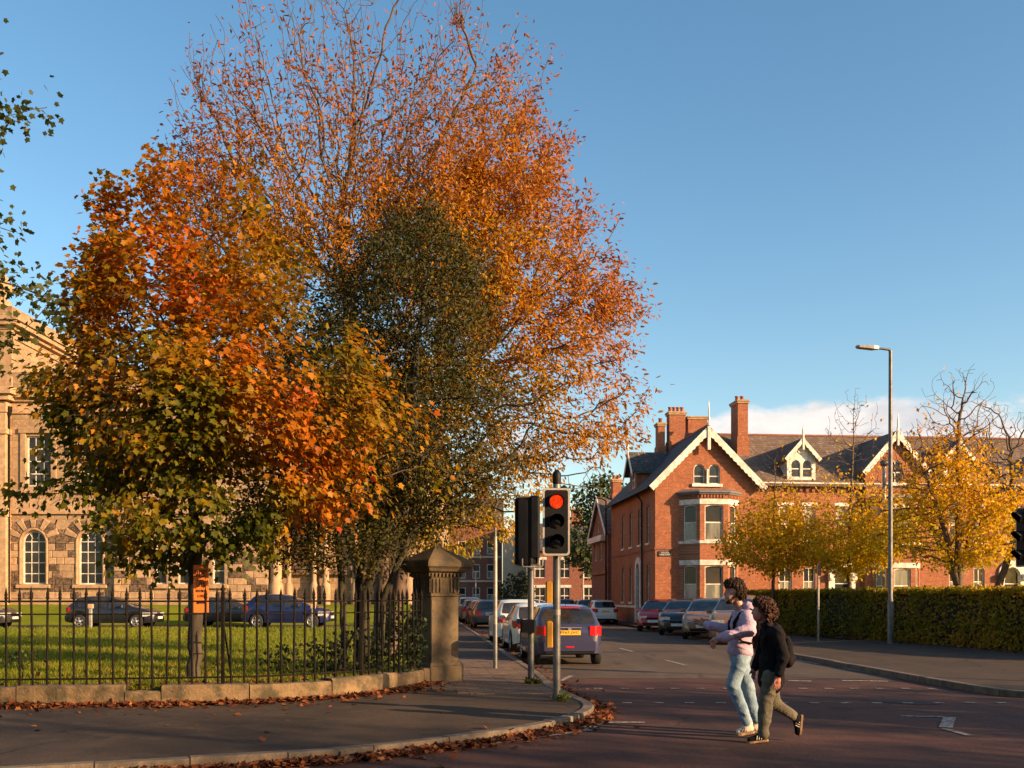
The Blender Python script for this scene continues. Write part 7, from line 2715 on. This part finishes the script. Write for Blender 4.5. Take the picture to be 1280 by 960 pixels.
    sdf('hair', hair, 0.0045, MT['hair_dark'], man, hf, clips=[(P(918, 753), (0.1, 0, -0.99))], cuts=[(P(903.5, 749.0), (0.085, 0.085, 0.088)), (P(913, 758), (0.070, 0.10, 0.085))])
    sdf('beard', [('e', P(911.2, 754.3), (0.043, 0.052, 0.030), 0.01), ('c', P(911, 753, -0.045), P(920, 747, -0.066), 0.018, 0.010, 0.02), ('c', P(911, 753, 0.045), P(920, 747, 0.066), 0.018, 0.010, 0.02), ('e', P(907.8, 748.3), (0.012, 0.03, 0.008), 0.01)], 0.006, MT['hair_dark'], man, lambda X, Y, Z: 0.003 * np.sin(X * 200) * np.sin(Z * 220 + Y * 150))
    for h_, t_, an in ((P(940.5, 914.0, -0.09), P(917.0, 918.3, -0.09), P(933.5, 905, -0.09)), (P(956, 914.5, 0.09), P(933, 918.2, 0.09), P(949, 906, 0.09))):
        dd = unit(t_ - h_)
        upv = np.array([-dd[2], 0, dd[0]])
        upv = upv if upv[2] > 0 else -upv
        sh = sdf('shoe', [('c', h_ + dd * 0.045 + upv * 0.035, h_ + dd * 0.10 + upv * 0.04, 0.045, 0.045, 0.02), ('c', h_ + dd * 0.10 + upv * 0.03, t_ - dd * 0.05 + upv * 0.015, 0.046, 0.038, 0.02), ('c', an, h_ + dd * 0.07 + upv * 0.05, 0.050, 0.044, 0.02)], 0.0065, MT['shoe_white'], man, clips=[(h_ + upv * 0.002, -upv)])
        sole_mesh('sole', h_, t_, (0, 1, 0), 0.098, 0.028, MT['sole'], sh)
        for k in range(3):
            a = h_ + dd * (0.10 + 0.028 * k) + upv * 0.012
            MB().tube([tuple(a + np.array([0, -0.0475, 0])), tuple(a + upv * 0.05 - dd * 0.016 + np.array([0, -0.040, 0]))], 0.005, 5).build('stripe', MT['ink'], sh)
    bp = sdf('backpack', [('e', P(946, 786), (0.085, 0.140, 0.19), 0.03), ('e', P(947.5, 800), (0.085, 0.130, 0.14), 0.03), ('e', P(952, 803), (0.06, 0.10, 0.09), 0.02)], 0.009, MT['black_cloth'], None, lambda X, Y, Z: 0.004 * np.sin(Z * 50 + Y * 30))
    tag(bp, 'black backpack on the back of the man in the lavender hoodie', 'backpack')
    for s_ in (-1, 1):
        MB().tube([tuple(P(944, 770, s_ * 0.10)), tuple(P(935, 764.2, s_ * 0.135)), tuple(P(922, 769, s_ * 0.145)), tuple(P(914.8, 780, s_ * 0.128)), tuple(P(914, 793, s_ * 0.13)), tuple(P(923, 803, s_ * 0.19)), tuple(P(938, 806, s_ * 0.15))], [0.018, 0.022, 0.022, 0.02, 0.016, 0.012, 0.012], 7).build('strap', MT['black_cloth'], bp)

    # ---- companion in black, half a step behind
    def Q(px, py, dy=0.0):
        return np.array([(px - 640) / 110.1, 11.35 + dy, (928 - py) / 110.1])
    head = [('e', Q(952, 762), (0.092, 0.074, 0.102), 0.0), ('e', Q(947, 769), (0.058, 0.056, 0.066), 0.02), ('e', Q(946.5, 774), (0.036, 0.04, 0.028), 0.02), ('c', Q(942, 762), Q(940.2, 766.6), 0.008, 0.013, 0.012), ('e', Q(942.6, 771), (0.012, 0.02, 0.007), 0.008),
            ('e', Q(943.3, 762.4, -0.031), (0.011, 0.012, 0.008), 0.006), ('e', Q(943.3, 762.4, 0.031), (0.011, 0.012, 0.008), 0.006), ('e', Q(955, 763, -0.076), (0.015, 0.011, 0.027), 0.006)]
    neck = [('c', Q(955, 771), Q(962, 787), 0.048, 0.058, 0.03)]
    trunk_ = [('e', Q(964, 802), (0.095, 0.14, 0.15), 0.05), ('e', Q(964, 826), (0.095, 0.13, 0.16), 0.06), ('e', Q(963, 842), (0.10, 0.14, 0.11), 0.06), ('c', Q(964, 791, -0.14), Q(962, 791, 0.14), 0.052, 0.052, 0.04)]
    shn, eln, wrn = Q(967, 792, -0.165), Q(973, 820, -0.215), Q(966.5, 843.5, -0.225)
    shf, elf, wrf = Q(961, 792, 0.165), Q(957, 820, 0.21), Q(948, 838, 0.18)
    arms = [('c', shn, eln, 0.042, 0.034, 0.02), ('c', eln, wrn, 0.034, 0.024, 0.02), ('c', shf, elf, 0.042, 0.034, 0.02), ('c', elf, wrf, 0.034, 0.024, 0.02)]
    legs = [('c', Q(961, 844, -0.082), Q(953.5, 883, -0.082), 0.075, 0.05, 0.03), ('c', Q(953.5, 883, -0.082), Q(951, 917, -0.082), 0.05, 0.036, 0.02), ('c', Q(965, 844, 0.082), Q(968, 879, 0.082), 0.075, 0.05, 0.03), ('c', Q(968, 879, 0.082), Q(997, 899, 0.082), 0.05, 0.036, 0.02),
            ('c', Q(950, 921, -0.082), Q(938, 924, -0.082), 0.03, 0.024, 0.02), ('c', Q(999, 902, 0.082), Q(999, 914, 0.082), 0.03, 0.024, 0.02)]
    hand = [('e', Q(965.5, 848.5, -0.225), (0.034, 0.019, 0.044), 0.02)]
    for k, (dx, L_) in enumerate(((-2.9, 0.066), (-1.1, 0.076), (0.7, 0.074), (2.4, 0.060))):
        hand += finger(Q(965.3 + dx, 852.4 - 0.2 * k, -0.226), (-0.10 + 0.05 * k, 0.0, -1), (-0.35 + 0.05 * k, 0.22, -0.85), L_, 0.0082)
    hand += finger(Q(962.8, 848, -0.235), (-0.55, -0.1, -0.8), (-0.15, 0.1, -1), 0.058, 0.0095)
    hand += [('e', Q(945.8, 841, 0.17), (0.032, 0.019, 0.038), 0.02)]
    for k in range(4):
        hand += finger(Q(944.8 + k * 1.2, 844.2, 0.168), (-0.3, -0.1, -0.9), (0.3, -0.3, -0.6), 0.06, 0.0082)
    hand += finger(Q(943.5, 840, 0.16), (-0.6, -0.3, -0.6), (-0.1, -0.3, -0.9), 0.05, 0.0095)
    fr = sdf('person', head + neck + trunk_ + arms + legs + hand, 0.0058, MT['skin_red'])
    tag(fr, 'person with curly brown hair in a black jacket and olive trousers, rear foot lifted', 'person', 'people crossing the road')
    jf2 = lambda X, Y, Z: 0.020 * creases(X, Y, Z, 10, 0.7) + 0.009 * creases(X, Y, Z, 22, -0.4)
    jk = [('e', Q(964.5, 803), (0.120, 0.165, 0.165), 0.05), ('e', Q(964, 826), (0.128, 0.16, 0.19), 0.06), ('e', Q(963.5, 848), (0.142, 0.165, 0.19), 0.06), ('c', Q(965, 791, -0.135), Q(963, 791, 0.135), 0.078, 0.078, 0.05), ('c', Q(958, 781, -0.05), Q(957, 782, 0.05), 0.045, 0.045, 0.03), ('e', Q(970, 784), (0.05, 0.09, 0.045), 0.03),
          ('c', shn, eln, 0.072, 0.062, 0.03), ('c', eln, Q(967.5, 841, -0.225), 0.062, 0.048, 0.03), ('c', shf, elf, 0.072, 0.062, 0.03), ('c', elf, Q(949, 836, 0.183), 0.062, 0.048, 0.03)]
    jack = sdf('jacket', jk, 0.0078, MT['black_cloth'], fr, jf2, clips=[(Q(965, 866), (-0.12, 0, -0.99))])
    of = lambda X, Y, Z: 0.020 * creases(X, Y, Z, 11, 0.5) + 0.008 * creases(X, Y, Z, 24, -0.6)
    tr = [('e', Q(963.5, 844), (0.128, 0.16, 0.13), 0.05), ('c', Q(961, 846, -0.084), Q(954, 883, -0.084), 0.096, 0.075, 0.04), ('c', Q(954, 883, -0.084), Q(951.5, 915.5, -0.084), 0.075, 0.068, 0.03), ('c', Q(966, 846, 0.084), Q(968.5, 878, 0.084), 0.096, 0.076, 0.04), ('c', Q(968.5, 878, 0.084), Q(993.5, 896.5, 0.084), 0.074, 0.058, 0.03)]
    sdf('trousers', tr, 0.0075, MT['olive'], fr, of)
    hf2 = lambda X, Y, Z: 0.032 * (np.abs(vn(X, Y, Z, 32)) - 0.3) + 0.024 * (np.abs(vn(X, Y, Z, 66)) - 0.3) + 0.014 * vn(X, Y, Z, 140)
    hr = [('e', Q(955.5, 757), (0.118, 0.108, 0.102), 0.03), ('e', Q(962, 766), (0.090, 0.105, 0.105), 0.03), ('e', Q(949, 752.5), (0.068, 0.085, 0.055), 0.03), ('c', Q(957, 760, -0.08), Q(958, 775, -0.082), 0.042, 0.03, 0.02), ('c', Q(957, 760, 0.08), Q(958, 775, 0.082), 0.042, 0.03, 0.02)]
    sdf('hair', hr, 0.0045, MT['hair_brown'], fr, hf2, cuts=[(Q(940, 767.5), (0.085, 0.085, 0.085)), (Q(949, 778), (0.06, 0.09, 0.06))])
    # shoes: planted one, and the lifted one with its toe down
    for h_, t_, an, up0 in ((Q(958, 922.6, -0.082), Q(930.5, 926.0, -0.082), Q(951.5, 914, -0.082), (0, 0, 1)), (Q(1003.5, 894.5, 0.082), Q(1000.5, 922.0, 0.082), Q(997, 899.5, 0.082), (-1, 0, 0.1))):
        dd = unit(t_ - h_)
        upv = np.array(up0, float)
        upv = unit(upv - dd * (upv @ dd))
        sh = sdf('shoe', [('c', h_ + dd * 0.04 + upv * 0.032, h_ + dd * 0.09 + upv * 0.038, 0.041, 0.041, 0.02), ('c', h_ + dd * 0.09 + upv * 0.028, t_ - dd * 0.045 + upv * 0.012, 0.042, 0.034, 0.02), ('c', an, h_ + dd * 0.06 + upv * 0.045, 0.046, 0.040, 0.02)], 0.0065, MT['black_cloth'], fr, clips=[(h_ + upv * 0.002, -upv)])
        h2, t2_ = h_, t_
        mb = MB()
        L_ = np.linalg.norm(t_ - h_)
        prof = [(0.0, 0.0), (0.02, .55), (0.10, .80), (0.3, .82), (0.5, .80), (0.72, 1.0), (0.88, .85), (0.97, .5), (1.0, 0.0)]
        sdv = np.array([0, 1.0, 0])
        outl = [h_ + dd * L_ * a + sdv * 0.045 * b for a, b in prof] + [h_ + dd * L_ * a - sdv * 0.045 * b for a, b in prof[-2:0:-1]]
        mb.loft([[tuple(p - upv * 0.022) for p in outl], [tuple(p) for p in outl]])
        mb.build('sole', MT['sole'], sh)
        for k in range(3):
            a = h_ + dd * (0.09 + 0.026 * k) + upv * 0.012
            MB().tube([tuple(a + np.array([0, -0.0435, 0])), tuple(a + upv * 0.045 - dd * 0.016 + np.array([0, -0.036, 0]))], 0.0055, 5).build('stripe', MT['shoe_white'], sh)
    bp2 = sdf('backpack', [('e', Q(982.5, 812), (0.075, 0.130, 0.155), 0.03), ('e', Q(984, 824), (0.075, 0.125, 0.10), 0.03), ('e', Q(989, 824), (0.045, 0.09, 0.06), 0.02)], 0.009, MT['black_cloth'], None, lambda X, Y, Z: 0.004 * np.sin(Z * 50 + Y * 30))
    tag(bp2, 'small black backpack on the person with curly brown hair', 'backpack')
    for s_ in (-1, 1):
        MB().tube([tuple(Q(980, 798, s_ * 0.09)), tuple(Q(972, 783.5, s_ * 0.12)), tuple(Q(960, 786.5, s_ * 0.125)), tuple(Q(952.2, 798, s_ * 0.11)), tuple(Q(951, 812, s_ * 0.125)), tuple(Q(962, 822, s_ * 0.175)), tuple(Q(978, 826, s_ * 0.13))], [0.014, 0.02, 0.02, 0.018, 0.014, 0.011, 0.011], 7).build('strap', MT['black_cloth'], bp2)


make_people()
